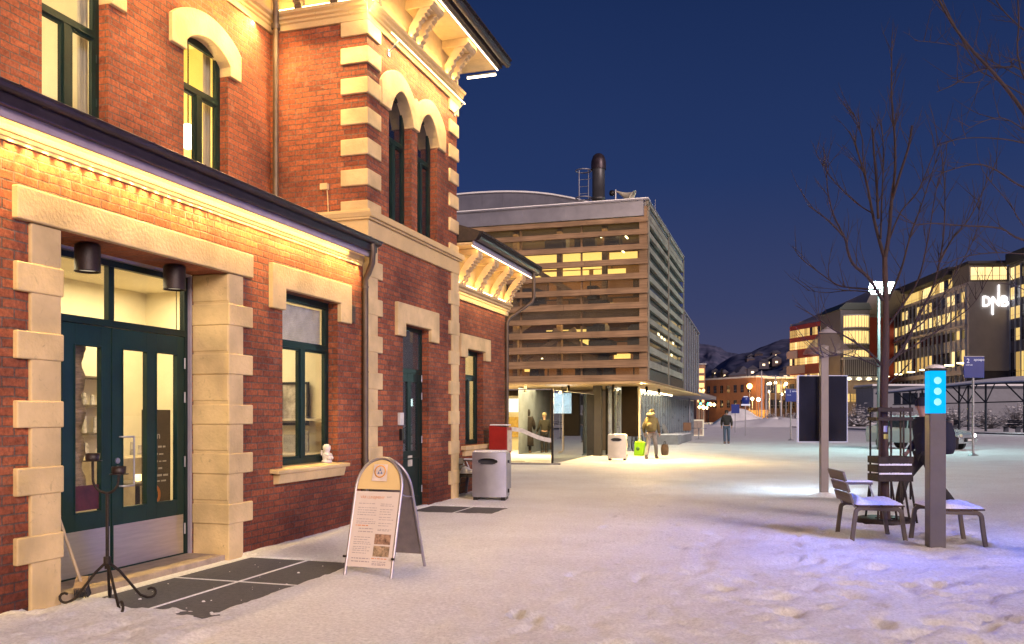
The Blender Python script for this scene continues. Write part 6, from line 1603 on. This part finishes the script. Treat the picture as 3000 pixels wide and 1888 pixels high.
# ------------------------------------------------------------------ bus shelter
P0, P1 = view(95,41.2), view(66,43.5)
ax2 = (P1-P0).normalized(); L2 = (P1-P0).length; ang = math.atan2(ax2.y,ax2.x)
bs = thing('bus_shelter', 'long dark bus shelter with curved snow-topped roof on slim posts', 'bus shelter', tuple(P0), ang)
SHM = mat('shelter_steel', (.018,.024,.04), .4, .4, .2, 4, .05)
m = MB(); n = 30
prof = lambda s: 3.85+.35*math.sin(s*math.pi*1.0)**2*(.4+s)+.65*max(0,s-.45)**1.2
vs, fs = [], []
for i in range(n+1):
    s = i/n
    for y,dz in ((-1.6,.0),(1.9,.45),(1.9,.62),(-1.6,.12)): vs.append((s*L2,y,prof(s)+dz))
for i in range(n):
    for k in range(4): fs.append((i*4+k,i*4+(k+1)%4,(i+1)*4+(k+1)%4,(i+1)*4+k))
m.add(vs,fs); m.obj('shelter_roof', SHM, bs)
m = MB(); vs = []
for i in range(n+1):
    s = i/n
    for y,dz in ((-1.58,.13),(1.9,.63),(1.9,.78),(-1.5,.24)): vs.append((s*L2,y,prof(s)+dz))
m.add(vs,fs); m.obj('roof_snow', MT['snowcap'], bs)
for s in (.12,.20,.42,.47,.56,.74,.86,.93):
    m = MB(); m.cyl((s*L2,.4,0.1),(s*L2,.4,prof(s)+.2),.11,.09,8); m.obj('post', SHM, bs)
    m = MB(); m.cyl((s*L2,.4,2.7),(s*L2+1.9,.0,prof(s)+.15),.06,None,6); m.cyl((s*L2,.4,2.7),(s*L2-1.9,.0,prof(s)+.15),.06,None,6); m.obj('brace', SHM, bs)
m = MB(); m.cyl((0,.4,2.72),(L2,.4,2.75),.06,None,6); m.obj('tie_beam', SHM, bs)
def shel(s,y,z=.12): return P0+ax2*(s*L2)+Vector((-ax2.y,ax2.x,0))*y+Vector((0,0,z))
kb = MB(); kb.box(-40,L2+60,-3.2,8,-.05,.12); ko = kb.obj('pavement', MT['snowcap'], None); ko.location = P0; ko.rotation_euler = (0,0,ang); tag(ko, kind='structure')
kc = MB(); kc.box(-40,L2+60,-3.32,-3.2,-.05,.115); ko = kc.obj('kerb', mat('kerb_granite',(.10,.11,.12),.8), None); ko.location = P0; ko.rotation_euler = (0,0,ang); tag(ko, kind='structure')
def park_bench(label,s):
    t = thing('park_bench', label, 'bench', tuple(shel(s,.9)), ang, 'benches in the bus shelter')
    m = MB(); m.box(-1.0,1.0,-.25,.2,.42,.48); m.obj('seat', SHM, t)
    m = MB()
    for z in (.6,.76,.92): m.box(-1.0,1.0,.2,.25,z,z+.12)
    m.obj('backrest', SHM, t)
    for x in (-.8,.8): m = MB(); m.box(x-.05,x+.05,-.22,.22,0,.42); m.obj('leg', SHM, t)
for s,l in ((.34,'dark slatted bench in the shelter, farthest along'),(.66,'dark slatted bench in the shelter between two posts'),(.90,'dark slatted bench in the shelter under the lit screen')): park_bench(l,s)
t = thing('shelter_bin', 'tapered grey-brown litter bin standing in the bus shelter', 'litter bin', tuple(shel(.40,-.2)), ang)
m = MB(); m.lathe([(.28,0),(.36,.95),(.30,.95),(.28,.7),(0,.7)], n=16); m.obj('bin_body', mat('mauve_bin',(.17,.14,.16),.6), t)
m = MB(); m.lathe([(.37,.95),(.38,1.0),(.30,1.0),(.30,.95)], n=16); m.obj('rim', MT['galv'], t)
t = thing('shelter_screen', 'bright white timetable screen hanging in the bus shelter', 'screen', tuple(shel(.955,-.5)), ang)
m = MB(); m.box(-.1,1.9,-.08,.08,2.25,3.05); m.obj('case', SHM, t)
m = MB(); m.box(-.06,.85,-.095,-.085,2.3,3.0); m.box(.92,1.85,-.095,-.085,2.3,3.0); m.obj('display', emis('shelter_display',(.75,1,.95),6), t)
light_point('shelter_light', tuple(shel(.9,-1.2,2.6)), 260, (.8,1,1), .3)
# pale kiosk and snowy bushes behind the shelter
q = view(118,57); t = thing('pavilion', 'low white pavilion with a strip of windows behind the bus shelter', 'pavilion', tuple(q), TH)
m = MB(); m.box(-8,22,0,6,0,5.3); m.obj('wall', mat('pale_pavilion_wall',(.20,.21,.24),.7,0,.15,1,.02), t)
m = MB(); m.box(-8.3,22.3,-.3,6.3,5.3,5.55); m.obj('roof', SHM, t)
m = MB(); m.box(-8.2,22.2,-.2,6.2,5.55,5.8); m.obj('roof_snow', MT['snowcap'], t)
for k in range(6):
    m = MB(); m.box(-5.2+1.15*k,-4.3+1.15*k,-.05,.0,3.1,4.6); m.obj('window', MT['darkglass'], t)
BUSH = mat('frosted_twigs', (.16,.15,.16), .9, 0, .6, 3, .2)
def bush(label, d, lat, h, w, seed, grp='frosted bushes behind the shelter'):
    q = view(d,lat); t = thing('bush', label, 'bush', tuple(q), 0, grp); rnd = random.Random(seed); m = MB(); s = MB()
    for k in range(130):
        a = rnd.uniform(0,6.28); el = rnd.uniform(.15,1.5); l = h*rnd.uniform(.5,1.05); dirv = Vector((math.cos(a)*math.cos(el)*w/h,math.sin(a)*math.cos(el)*w/h,math.sin(el)))
        p0 = Vector((rnd.uniform(-.3,.3),rnd.uniform(-.3,.3),0)); p1 = p0+dirv*l*.5; p2 = p0+dirv*l+Vector((0,0,-.1*l)); m.tube([p0,p1,p2],[.05,.03,.015],3,False)
        for j in range(3):
            c = p1.lerp(p2,rnd.random()); s.add([c+Vector((rnd.uniform(-.3,.3),rnd.uniform(-.3,.3),rnd.uniform(-.05,.12))) for _ in range(4)],[(0,1,2,3)])
    m.obj('branches', BUSH, t); s.obj('snow_tufts', MT['snowcap'], t)
for k,(d,lat,h,w) in enumerate(((104,52.5,3.2,3.5),(101,55,2.6,3),(100,58,3.4,3.6),(98,61,2.8,3),(108,48,3.0,3.4),(125,38,2.2,4),(128,42,2.6,4),(112,44.5,3.6,4))):
    bush('frosted bare bush with snow on its twigs behind the bus shelter', d, lat, h, w, 40+k)
# ploughed snow heaps
def heap(label, d, lat, sx, sy, h, seed):
    q = view(d,lat); rnd = random.Random(seed); m = MB(); n = 28; vs = []; rg = 8
    for i in range(rg+1):
        for k in range(n):
            a = 6.283*k/n; r = 1-i/rg; jit = 1+.16*math.sin(a*3+seed)+.08*math.sin(a*7+seed*2)
            vs.append((sx*r*jit*math.cos(a), sy*r*jit*math.sin(a), h*(1-r**1.6)*(1+.12*math.sin(a*4+i+seed))-.03))
    fs = [(i*n+k,i*n+(k+1)%n,(i+1)*n+(k+1)%n,(i+1)*n+k) for i in range(rg) for k in range(n)]
    m.add(vs,fs,True); o = m.obj('snow_heap', MT['snowcap']); o.location = q; o.rotation_euler = (0,0,TH); tag(o,label,'snow heap',None)
heap('tall ploughed snow heap beyond the walking man', 150, 39.2, 5, 4, 2.5, 3)
heap('long low snow bank lit orange beside the flagpoles', 118, 36.2, 9, 5, 1.2, 5)
heap('long snow bank below the office block, behind the information post', 122, 52, 13, 5, 1.5, 8)
# flag poles
for k,(u,v,d) in enumerate(((2231,1090,150),(2244,1128,140),(2288,1122,130),(2272,1104,138))):
    q = pix(u,v,d); t = thing('flagpole', 'bare white flagpole in front of the orange-lit brick block', 'flagpole', (q.x,q.y,0), 0, 'flagpoles before the brick block')
    m = MB(); m.cyl((0,0,0),(0,0,q.z),.14,.08,8); m.obj('pole', mat('white_flagpole',(.55,.55,.58),.5), t)
    m = MB(); m.lathe([(0,-.15),(.15,0),(0,.15)], (0,0,q.z+.1), 8); m.obj('finial', MT['galv'], t)

# ------------------------------------------------------------------ far buildings
LITW = [emis('lit_office_'+str(k), c_, s_, (.3,.25,.15)) for k,(c_,s_) in enumerate((((1,.66,.20),1.0),((1,.72,.30),1.5),((1,.60,.16),.55)))]
DARKW = mat('unlit_office_pane', (.012,.014,.025), .12, 0, .4, .5, 0, spec=.8)
def frame_at(d, lat, heading):
    """local x runs along the facade, local -y looks out of it; heading: facade angle from the view axis, to the viewer's right"""
    q = view(d,lat)
    a = math.pi/2+TH-heading
    return q, a
def windows(t, rows, xs, w, prob, seed, y=-.06, every=None, cap=100):
    """each window is a part: surround frame mesh with its pane inside the mesh"""
    rnd = random.Random(seed); meshes = {}; lst = []
    for (z0,z1,pr) in rows:
        for x in xs: lst.append((x,z0,z1, rnd.random() < pr, rnd.choice([0,0,1,2])))
    extra = MB()
    for i,(x,z0,z1,lit,kk) in enumerate(lst):
        mt_ = LITW[kk] if lit else DARKW
        if i < cap:
            key = (round(z1-z0,3),lit,kk if lit else 0)
            if key not in meshes:
                m = MB(); m.box(-w/2,w/2,-.02,.02,0,z1-z0); m.cur = 1; m.box(-.03,.03,-.035,.03,0,z1-z0); m.box(-w/2,w/2,-.03,.03,(z1-z0)*.3,(z1-z0)*.3+.05)
                o = m.obj('window', [mt_, MT['parapet']], t); meshes[key] = o
            else:
                o = meshes[key].copy(); COL.objects.link(o)
            o.location = (x,y,z0)
        else:
            extra.cur = (1+kk) if lit else 0; extra.box(x-w/2,x+w/2,y-.02,y+.02,z0,z1)
    if extra.v: tag(extra.obj('far_window', [DARKW,*LITW], t), kind='stuff')
CONC = mat('bank_concrete', (.52,.46,.42), .85, 0, .08, .6, .05)
FIN = mat('facade_fin', (.45,.46,.52), .6, 0, .1, .5, 0)

# bank: long far wing, blind slab with the letters facing the square, near wing. local x points back to the square, -y looks over the street
q, a = frame_at(150, 78.5, R(5.6))
bk = thing('bank_building', 'large grey bank block with lit penthouse, vertical fins and white DNB letters', 'bank building', tuple(q), a+math.pi)
LW = 64
DKW = mat('dark_facade', (.10,.095,.12), .5, 0, .2, .4, 0)
m = MB(); m.box(-LW,0,0,14,0,24.2); m.obj('wall', DKW, bk)
m = MB(); m.box(-LW,-1,1.2,12,24.2,26.9); m.box(-7,.2,.2,6.4,24.6,27.6); m.obj('penthouse', mat('penthouse_frame',(.20,.17,.13),.6), bk)
m = MB(); m.box(-LW-.5,-7,-.6,13,26.9,28.3); m.box(-7.0,.9,-.3,7.0,27.6,28.0); m.box(.9,34,5.8,18,27.2,29.0); m.obj('roof', mat('dark_roof',(.03,.03,.04),.8), bk)
m = MB(); m.box(-10,.55,-.02,6.6,9.2,24.5); m.obj('tower_slab', CONC, bk, label='blind concrete slab carrying the letters')
m = MB(); m.box(.1,34,6.62,18,0,27.2); m.obj('near_wing', DKW, bk)
m = MB(); m.box(-10,-.8,.2,6.6,0,9.2); m.obj('ground_floor', mat('reddish_recess',(.09,.04,.035),.7), bk)
m = MB(); m.box(-.79,-.7,2.4,3.6,4.2,8.2); m.box(-.79,-.7,4.2,5.2,4.2,8.2); m.obj('ground_window', LITW[1], bk)
m = MB(); m.box(-LW,-.3,-.9,0,8.6,9.4); m.box(-LW,-.0,-.5,0,16.9,17.3); m.box(-LW,0,-.35,-.0,23.7,24.2); m.box(-LW,-.5,-1.2,.0,4.6,5.3); m.box(-LW,0,-.4,0,0,2.6); m.obj('string_course', CONC, bk)
m = MB()
for k in range(30): m.box(-.45-2.13*k,-.3-2.13*k,-.28,0,5.3,23.7)
for k in range(17): m.box(1.0+1.9*k,1.15+1.9*k,6.36,6.62,9.3,26.8)
m.obj('facade_fin', FIN, bk)
xsA = [-1.45-2.13*k for k in range(29)]
windows(bk, [(24.5,26.6,.93)], xsA, 1.9, 0, 2, 1.1, cap=29)
windows(bk, [(18.3,20.1,.85),(21.3,23.0,.55),(10.2,12.9,.6),(14.9,16.4,.45)], xsA, 1.5, 0, 4, -.07, cap=40)
windows(bk, [(2.8,4.4,.55)], xsA, 1.5, 0, 9, -.07, cap=6)
windows(bk, [(24.6,26.6,.95),(21.2,23.2,.75),(17.9,19.9,.8),(14.2,16.2,.65),(7.5,12.2,.6)], [1.95+1.9*k for k in range(5)], 1.4, 0, 12, 6.55, cap=25)
m = MB()
for k in range(5): m.box(.2,.26,.45+1.2*k,1.5+1.2*k,24.85,27.0)
m.obj('penthouse_window', LITW[1], bk)
m = MB()
for k in range(21): m.cyl((.5,.1+.31*k,24.5),(.5,.1+.31*k,25.5),.02,None,4)
m.box(.48,.52,.1,6.4,25.5,25.56); m.obj('balustrade', FIN, bk)
DN = emis('letter_glow', (.95,.97,1), 3.2, (.9,.9,.9))
def stroke(m, pts, w):
    for (x0,z0),(x1,z1) in zip(pts[:-1],pts[1:]):
        d = Vector((x1-x0,0,z1-z0)); an = math.atan2(d.z,d.x)
        m.obox(((x0+x1)/2,-.14,(z0+z1)/2), d.length+w*.5, .14, w, 0, 0, -an)
arcp = lambda cx,cz,rx,rz,a0,a1,n=10: [(cx+rx*math.cos(a0+(a1-a0)*k/n), cz+rz*math.sin(a0+(a1-a0)*k/n)) for k in range(n+1)]
lw = .20; LM = Matrix.Translation((.56,2.35,20.3)) @ Matrix.Rotation(R(90),4,'Z')
for nm,sets in (('letter_d',[[(0,0),(0,1.55)],[(0,1.55),(.25,1.55)]+arcp(.25,.775,.78,.775,math.pi/2,-math.pi/2)+[(0,0)]]),
    ('letter_n',[[(1.50,-1.45),(1.50,1.50)],[(1.50,1.50),(2.50,.05)],[(2.50,.05),(2.50,3.5)]]),
    ('letter_b',[[(3.02,0),(3.02,1.55)],[(3.02,1.55),(3.4,1.55)]+arcp(3.4,1.17,.40,.38,math.pi/2,-math.pi/2,8)+[(3.02,.79)],[(3.02,.79),(3.5,.79)]+arcp(3.5,.395,.46,.395,math.pi/2,-math.pi/2,8)+[(3.02,0)]])):
    m = MB()
    for s_ in sets: stroke(m, s_, lw)
    m.xform(LM); m.obj(nm, DN, bk)
light_point('slab_fill', tuple(view(122,74,2.5)), 26000, (1,.86,.74), .4, None, R(40), tuple(view(150,81,17)-view(122,74,2.5)), .8)  # added light that brightens the shaded letter slab
# red office block
q, a = frame_at(205, 65.4, R(-13))
rb = thing('red_office_block', 'red-clad office block with rows of lit windows and a pale plant emblem', 'office block', tuple(q), a+math.pi)
m = MB(); m.box(0,21.8,0,16,0,22.4); m.obj('wall', mat('red_cladding',(.34,.045,.045),.6,0,.12,.6,.02), rb)
m = MB(); m.box(-.5,22,.5,16,22.4,23.0); m.prism([(-1,23.0),(23,23.0),(27,27.5),(-1,23.6)], 3, 16, 'y'); m.obj('roof', mat('grey_snowy_roof',(.30,.29,.34),.8), rb)
wcl = mat('white_cladding',(.62,.56,.57),.7,0,.08,1,0)
for bb in ((-1.2,3.4,-.12,.0,14.8,16.6),(-1.2,3.4,-.12,0,7.4,9.2),(-1.2,6.5,-.1,0,11.2,13.1),(-1.2,3,-.12,0,2,5)):
    m = MB(); m.box(*bb); m.obj('white_panel', wcl, rb)
windows(rb, [(19.6,21.3,.85),(16.8,18.5,.8),(13.2,14.7,.85),(9.3,10.9,.8)], [.8+1.05*k for k in range(13)], .85, 0, 21, -.14, cap=52)
m = MB()
for s_ in (-1,1):
    m.prism([(18.4+s_*.15,17.6),(18.4+s_*1.25,19.4),(18.4+s_*1.0,20.0),(18.4+s_*.35,19.0)], -.08, .0, 'y')
    m.prism([(18.4+s_*.2,17.4),(18.4+s_*1.2,18.2),(18.4+s_*1.35,18.8),(18.4+s_*.4,17.9)], -.08, .0, 'y')
m.prism([(18.1,18.6),(18.4,17.0),(18.7,18.6),(18.4,19.6)], -.09, -.005, 'y'); m.obj('emblem', emis('emblem_white',(.6,.8,.75),.35,(.6,.65,.62)), rb)
# white office with glazed bay
q = view(176, (2470-1500)/2550*176)
wb = thing('bay_office', 'grey office with a brightly lit glazed bay above a finned base', 'office block', tuple(q), TH)
m = MB(); m.box(0,8.2,0,12,0,9.0); m.obj('wall', mat('base_concrete',(.45,.38,.34),.85,0,.08,.6,.03), wb)
m = MB(); m.box(-.3,5.6,.6,12,9.0,23.0); m.obj('upper_wall', mat('bay_wall',(.085,.085,.105),.6,0,.1,.6,0), wb)
m = MB(); m.prism([(-.8,23.0),(6.0,23.0),(5.4,24.4),(.8,24.4)], .4, 12, 'y'); m.obj('roof', mat('green_copper_roof',(.03,.05,.05),.6), wb)
for z0,z1 in ((19.4,21.7),(16.1,18.6),(13.4,14.7)):
    m = MB(); m.lathe([(2.9,z0),(2.9,z1)], (2.9,1.6,0), 28, False, 1, .75); wo = m.obj('bay_window', emis('bay_lit',(1,.70,.24),1.35,(.4,.3,.15)), wb)
    m = MB()
    for k in range(15):
        an = math.pi+math.pi*k/14; m.box(2.9+2.95*math.cos(an)-.04,2.9+2.95*math.cos(an)+.04,1.6+2.21*math.sin(an)-.04,1.6+2.21*math.sin(an)+.04,z0,z1)
    m.lathe([(2.98,z0-.25),(2.98,z0),(2.9,z0)], (2.9,1.6,0), 28, False, 1, .76); m.lathe([(2.9,z1),(2.98,z1),(2.98,z1+.25)], (2.9,1.6,0), 28, False, 1, .76); m.obj('bay_frame', FIN, wo)
m = MB()
for k in range(20): m.box(.1+.41*k,.24+.41*k,-.35,0,9.6,12.8)
m.box(-.2,8.4,-.3,1,12.8,13.2); m.box(-.2,8.4,-.5,0,8.6,9.4); m.obj('fin', FIN, wb)
m = MB(); m.box(0,8.2,.05,12,9.0,12.8); m.obj('dark_band', DKW, wb)
windows(wb, [(4.3,5.9,.8)], [.8+1.3*k for k in range(6)], 1.0, 0, 3, -.06)
for k in range(4):
    m = MB(); m.lathe([(0,-.25),(.42,-.1),(.42,.1),(0,.25)], (1.0+2.0*k,-.6,8.9), 10); m.obj('soffit_lamp', emis('soffit_lamp',(1,.78,.40),9), wb)
# long lamp row on the bank's low canopy
for k in range(7):
    u = 2595+37*k; v = 1104-6.6*k; d = 168-6*k; p_ = pix(u,v,d)
    t = thing('canopy_lamp', 'small bright ceiling lamp under the bank canopy', 'lamp', tuple(p_), TH, 'lamps under the bank canopy')
    m = MB(); m.lathe([(0,-.14),(.62,-.08),(.66,.08),(0,.12)], n=12); m.obj('lamp_disc', emis('canopy_lamp',(1,.80,.42),8), t)
    m = MB(); m.cyl((0,0,.1),(0,0,.5),.05,None,6); m.obj('lamp_stem', MT['black'], t)
# brick block lit orange
q, a = frame_at(180, (2215-1500)/2550*180, R(-26))
ob = thing('brick_block', 'long low brick block lit orange by the street lamps', 'brick block', tuple(q), a+math.pi)
m = MB(); m.box(-46,0,0,14,0,9.4); m.obj('wall', mat('orange_brick_far',(.30,.13,.07),.85,0,.15,1.2,.05), ob)
m = MB(); m.box(-46.3,.3,-.3,14,9.4,9.75); m.obj('roof_snow', MT['snowcap'], ob)
windows(ob, [(6.4,8.0,.0),(3.2,4.8,.04)], [-2-2.2*k for k in range(20)], .9, 0, 5, -.05)
q = view(181,(2216-1500)/2550*181)
gb = thing('glass_block', 'glazed block with painted shadow beside the orange brick block', 'office block', tuple(q), TH)
m = MB(); m.box(0,8.5,0,12,0,9.2); m.obj('wall', mat('shadowed_brown_glazing',(.05,.03,.025),.4,0,.4,.4,0), gb)  # shadow on this face is put into the dark brown
m = MB(); m.box(-.2,8.7,-.2,12,9.2,9.5); m.obj('roof_snow', MT['snowcap'], gb)
windows(gb, [(6.2,8.0,.05),(3.0,4.8,.12)], [.9+1.3*k for k in range(6)], 1.0, 0, 15, -.05)
# lit stair tower
q = view(190,(2040-1500)/2550*190)
lt_ = thing('lit_tower', 'slim stair tower with a stack of warmly lit openings', 'tower', tuple(q), TH)
m = MB(); m.box(0,1.95,0,2.5,0,12.6); m.obj('wall', mat('tower_brown',(.22,.13,.10),.8,0,.2,1,0), lt_)
for k in range(5):
    m = MB(); m.box(.25,1.7,-.06,.0,4.4+1.6*k,5.4+1.6*k); m.obj('window', emis('tower_lit_%d'%k,(1,.55,.18),2.2-.25*k,(.4,.25,.15)), lt_)
m = MB(); m.box(-.3,2.2,-.3,2.8,12.6,12.9); m.obj('roof', MT['parapet'], lt_)
# boarded wall by the road
q = view(172,(2180-1500)/2550*172); t = thing('boarded_wall', 'ochre boarded wall beyond the snow heap', 'wall', tuple(q), TH-R(8))
m = MB(); m.box(0,4.7,0,.3,0,2.6); m.obj('board_panel', wood_mat('ochre_boards',(.45,.25,.08),(.28,.14,.04),'z',.8,.3), t)
m = MB()
for k in range(5): m.box(.0+1.12*k,.16+1.12*k,-.1,0,0,2.75)
m.obj('wall_post', MT['rail'], t)
light_point('wall_lamp_light', tuple(view(168,48.5,4.5)), 2600, (1,.58,.18), .4)
# conifers
FIR = mat('dark_fir', (.018,.024,.028), .9, 0, .5, 3, .1)
def fir(d, lat, h, seed, base=0):
    q = view(d,lat,base); t = thing('fir_tree', 'dark narrow fir tree standing before the hillside', 'tree', tuple(q), 0, 'fir trees before the hillside'); rnd = random.Random(seed)
    m = MB(); m.cyl((0,0,0),(0,0,h*.95),.28,.05,8); m.obj('trunk', bark, t)
    m = MB(); 
    for k in range(420):
        s = rnd.random(); z = h*(.10+.9*s); r = h*.17*(1-s)*rnd.uniform(.5,1.1)+.15; an = rnd.uniform(0,6.28); o = Vector((math.cos(an),math.sin(an),0)); sd = Vector((-math.sin(an),math.cos(an),0))*rnd.uniform(.3,.7)
        p0 = Vector((0,0,z)); p1 = p0+o*r+Vector((0,0,-r*.45)); m.add([p0,p0.lerp(p1,.6)+sd,p1,p0.lerp(p1,.6)-sd],[(0,1,2,3)])
    m.obj('crown', FIR, t)
for k,(u,v,d) in enumerate(((2078,1106,250),(2088,1092,252),(2115,1082,248),(2121,1100,256),(2132,1100,246),(2099,1112,262))):
    fir(d,(u-1500)/2550*d, EYE+(1217-v)/2550*d, 60+k)
# ------------------------------------------------------------------ hills
def hill(name, prof, d0, d1, seed, m_):
    us = np.linspace(prof[0][0], prof[-1][0], 150); vr = np.interp(us,[p[0] for p in prof],[p[1] for p in prof])
    rows = 46; vs = []
    for j in range(rows):
        s = j/(rows-1)
        for i,u in enumerate(us):
            d = d0+(d1-d0)*s; z = ((1217-vr[i])/2550*d1+EYE)*(s**1.15); lat = (u-1500)/2550*d
            nz = fbm(np.array([u*.02+seed]),np.array([s*6.0]),1.0,4,seed)[0]
            z += nz*d1*.006*min(1,s*3)*(1 if s < .98 else .5)
            p = view(d,lat,z); vs.append(tuple(p))
    n = len(us); fs = [(j*n+i,j*n+i+1,(j+1)*n+i+1,(j+1)*n+i) for j in range(rows-1) for i in range(n-1)]
    mb = MB(); mb.add(vs,fs,True); o = mb.obj(name, m_); tag(o, kind='structure'); return o
mm, nt, N, L, out = nmat('winter_hillside')
p = principled(N, L, out, (.1,.1,.12), .95, 0, .1)
tc = N.new('ShaderNodeTexCoord'); mp = N.new('ShaderNodeMapping'); mp.inputs['Scale'].default_value = (.006,.006,.05); L.new(tc.outputs['Object'], mp.inputs[0])
n1 = N.new('ShaderNodeTexNoise'); n1.inputs['Scale'].default_value = 1.2; n1.inputs['Detail'].default_value = 10; n1.inputs['Roughness'].default_value = .68; L.new(mp.outputs[0], n1.inputs['Vector'])
cr = N.new('ShaderNodeValToRGB'); cr.color_ramp.elements[0].position = .46; cr.color_ramp.elements[0].color = (.062,.072,.135,1); cr.color_ramp.elements[1].position = .76; cr.color_ramp.elements[1].color = (.17,.16,.25,1)  # distance haze is put into these bluish tones
L.new(n1.outputs['Fac'], cr.inputs[0]); L.new(cr.outputs[0], p.inputs['Base Color'])
hill('hill', [(1900,960),(1980,985),(2044,1008),(2075,1012),(2095,1017),(2112,1027),(2130,1037),(2150,1041),(2200,1050),(2300,1060)], 900, 2300, 3, mm)
hill('hill', [(2000,1135),(2060,1105),(2100,1075),(2130,1050),(2150,1041),(2180,1034),(2220,1020),(2260,1007),(2300,996),(2350,985),(2420,970),(2600,950),(3000,960),(3300,990)], 380, 1500, 9, mm)
PR2 = [(2000,1135),(2060,1105),(2100,1075),(2130,1050),(2150,1041),(2180,1034),(2220,1020),(2260,1007),(2300,996),(2350,985)]
random.seed(44)
HW = [mat('hill_house_wall',(.10,.07,.07),.8), mat('hill_house_pale',(.12,.11,.13),.8), mat('hill_roof',(.07,.07,.10),.8)]
hw_l = emis('hill_window',(1,.72,.4),2.5)
for k in range(34):
    u = random.uniform(2075,2312); vr = np.interp(u,[a for a,b in PR2],[b for a,b in PR2]); s = random.uniform(.12,.72); d = 380+1120*s; z = ((1217-vr)/2550*1500+EYE)*(s**1.15)
    q = view(d,(u-1500)/2550*d,z); t = thing('hillside_house', 'small house with a lit window on the dark hillside', 'house', tuple(q), random.uniform(-.4,.4)+TH, 'houses scattered over the hillside')
    m = MB(); m.box(-5,5,-4,4,-3,5); m.obj('wall', HW[k%2], t)
    m = MB(); m.prism([(-5.6,5),(5.6,5),(0,8.4)], -4.5, 4.5, 'y'); m.obj('roof', HW[2], t)
    m = MB(); m.box(-1.6,1.0,-4.2,-4.0,.6,2.6); m.obj('window', hw_l, t)

# ------------------------------------------------------------------ sky, town glow, camera
wd = bpy.data.worlds.new('World'); S.world = wd; wd.use_nodes = True
nt = wd.node_tree; N, L = nt.nodes, nt.links; N.clear()
wo = N.new('ShaderNodeOutputWorld'); bg = N.new('ShaderNodeBackground')
tc = N.new('ShaderNodeTexCoord'); sx_ = N.new('ShaderNodeSeparateXYZ'); L.new(tc.outputs['Generated'], sx_.inputs[0])
ramp = N.new('ShaderNodeValToRGB'); e = ramp.color_ramp.elements
STOPS = ((0,(.078,.068,.130)),(.035,(.074,.072,.138)),(.12,(.042,.055,.142)),(.26,(.018,.038,.128)),(.45,(.0095,.024,.090)),(1.0,(.012,.020,.075)))
e[0].position = STOPS[0][0]; e[0].color = (*STOPS[0][1],1); e[1].position = 1.0; e[1].color = (*STOPS[-1][1],1)
for pos,colr in STOPS[1:-1]:
    x = e.new(pos); x.color = (*colr,1)
L.new(sx_.outputs['Z'], ramp.inputs[0])
sky = N.new('ShaderNodeTexSky'); sky.sky_type = 'NISHITA'; sky.sun_disc = False; sky.sun_elevation = R(-4); sky.sun_rotation = R(200); sky.air_density = 1.2; sky.ozone_density = 3
mul = N.new('ShaderNodeVectorMath'); mul.operation = 'SCALE'; mul.inputs['Scale'].default_value = .06; L.new(sky.outputs[0], mul.inputs[0])
ad = N.new('ShaderNodeVectorMath'); ad.operation = 'ADD'; L.new(ramp.outputs[0], ad.inputs[0]); L.new(mul.outputs[0], ad.inputs[1])
nz = N.new('ShaderNodeTexNoise'); nz.inputs['Scale'].default_value = 2.2; nz.inputs['Detail'].default_value = 4; L.new(tc.outputs['Generated'], nz.inputs['Vector'])
nr = N.new('ShaderNodeMapRange'); nr.inputs['To Min'].default_value = .90; nr.inputs['To Max'].default_value = 1.10; L.new(nz.outputs['Fac'], nr.inputs[0])
mu2 = N.new('ShaderNodeVectorMath'); mu2.operation = 'SCALE'; L.new(ad.outputs[0], mu2.inputs[0]); L.new(nr.outputs[0], mu2.inputs['Scale'])
L.new(mu2.outputs[0], bg.inputs[0]); bg.inputs[1].default_value = 1.0; L.new(bg.outputs[0], wo.inputs[0])
sl = bpy.data.lights.new('city_glow', 'SUN'); sl.energy = 3.0; sl.angle = R(20); sl.color = (1,.76,.70)  # added wide light standing in for the glow of the town
so = bpy.data.objects.new('city_glow', sl); COL.objects.link(so); so.rotation_euler = Vector((-.72,.56,-.36)).to_track_quat('-Z','Y').to_euler()
# assumed lamps, added out of view to light the near square
def added_lamp(x,y,h,pw,col,label):
    t = thing('street_lamp', label, 'street lamp', (x,y,0))  # every lamp built here is added, none of them is seen
    m = MB(); m.cyl((0,0,0),(0,0,h),.08,.05,10); m.obj('post', MT['galv'], t)
    m = MB(); m.lathe([(0,-.1),(.16,-.06),(.2,.1),(0,.2)], (0,0,h+.1), 14); m.obj('lamp_globe', emis('added_lamp_glow',col,8), t)
    light_point('street_lamp_light', (x,y,h-.15), pw, col, .25)
added_lamp(3.0,-5.5,6.2,1700,(1,.76,.62),'added warm street lamp, assumed behind the viewer on the open side of the square')  # assumed lamp, added for warm fill on the snow and brick
added_lamp(-3.0,-7.5,5.6,3000,(1,.72,.46),'added warm street lamp, assumed behind the viewer near the brick wall')  # second assumed lamp, added to warm the left of the square
added_lamp(11.5,8,6.2,520,(.42,.36,1),'added violet lamp out of frame that tints the right of the square')  # invented lamp, added for the violet tint on this side
cam = bpy.data.cameras.new('camera'); co_ = bpy.data.objects.new('camera', cam); COL.objects.link(co_)
cam.sensor_fit = 'HORIZONTAL'; cam.sensor_width = 36; cam.lens = 2550/3000*36; cam.shift_y = (1217-944)/3000; cam.clip_start = .1; cam.clip_end = 6000
co_.location = (0,0,EYE); co_.rotation_euler = (R(90),0,TH)
S.camera = co_
S.view_settings.view_transform = 'Standard'; S.view_settings.look = 'None'; S.view_settings.exposure = 0; S.view_settings.gamma = 1
S.cycles.use_denoising = True; S.cycles.max_bounces = 6; S.cycles.diffuse_bounces = 3; S.cycles.glossy_bounces = 3; S.cycles.transparent_max_bounces = 12; S.cycles.caustics_reflective = False; S.cycles.caustics_refractive = False
S.cycles.sample_clamp_indirect = 4
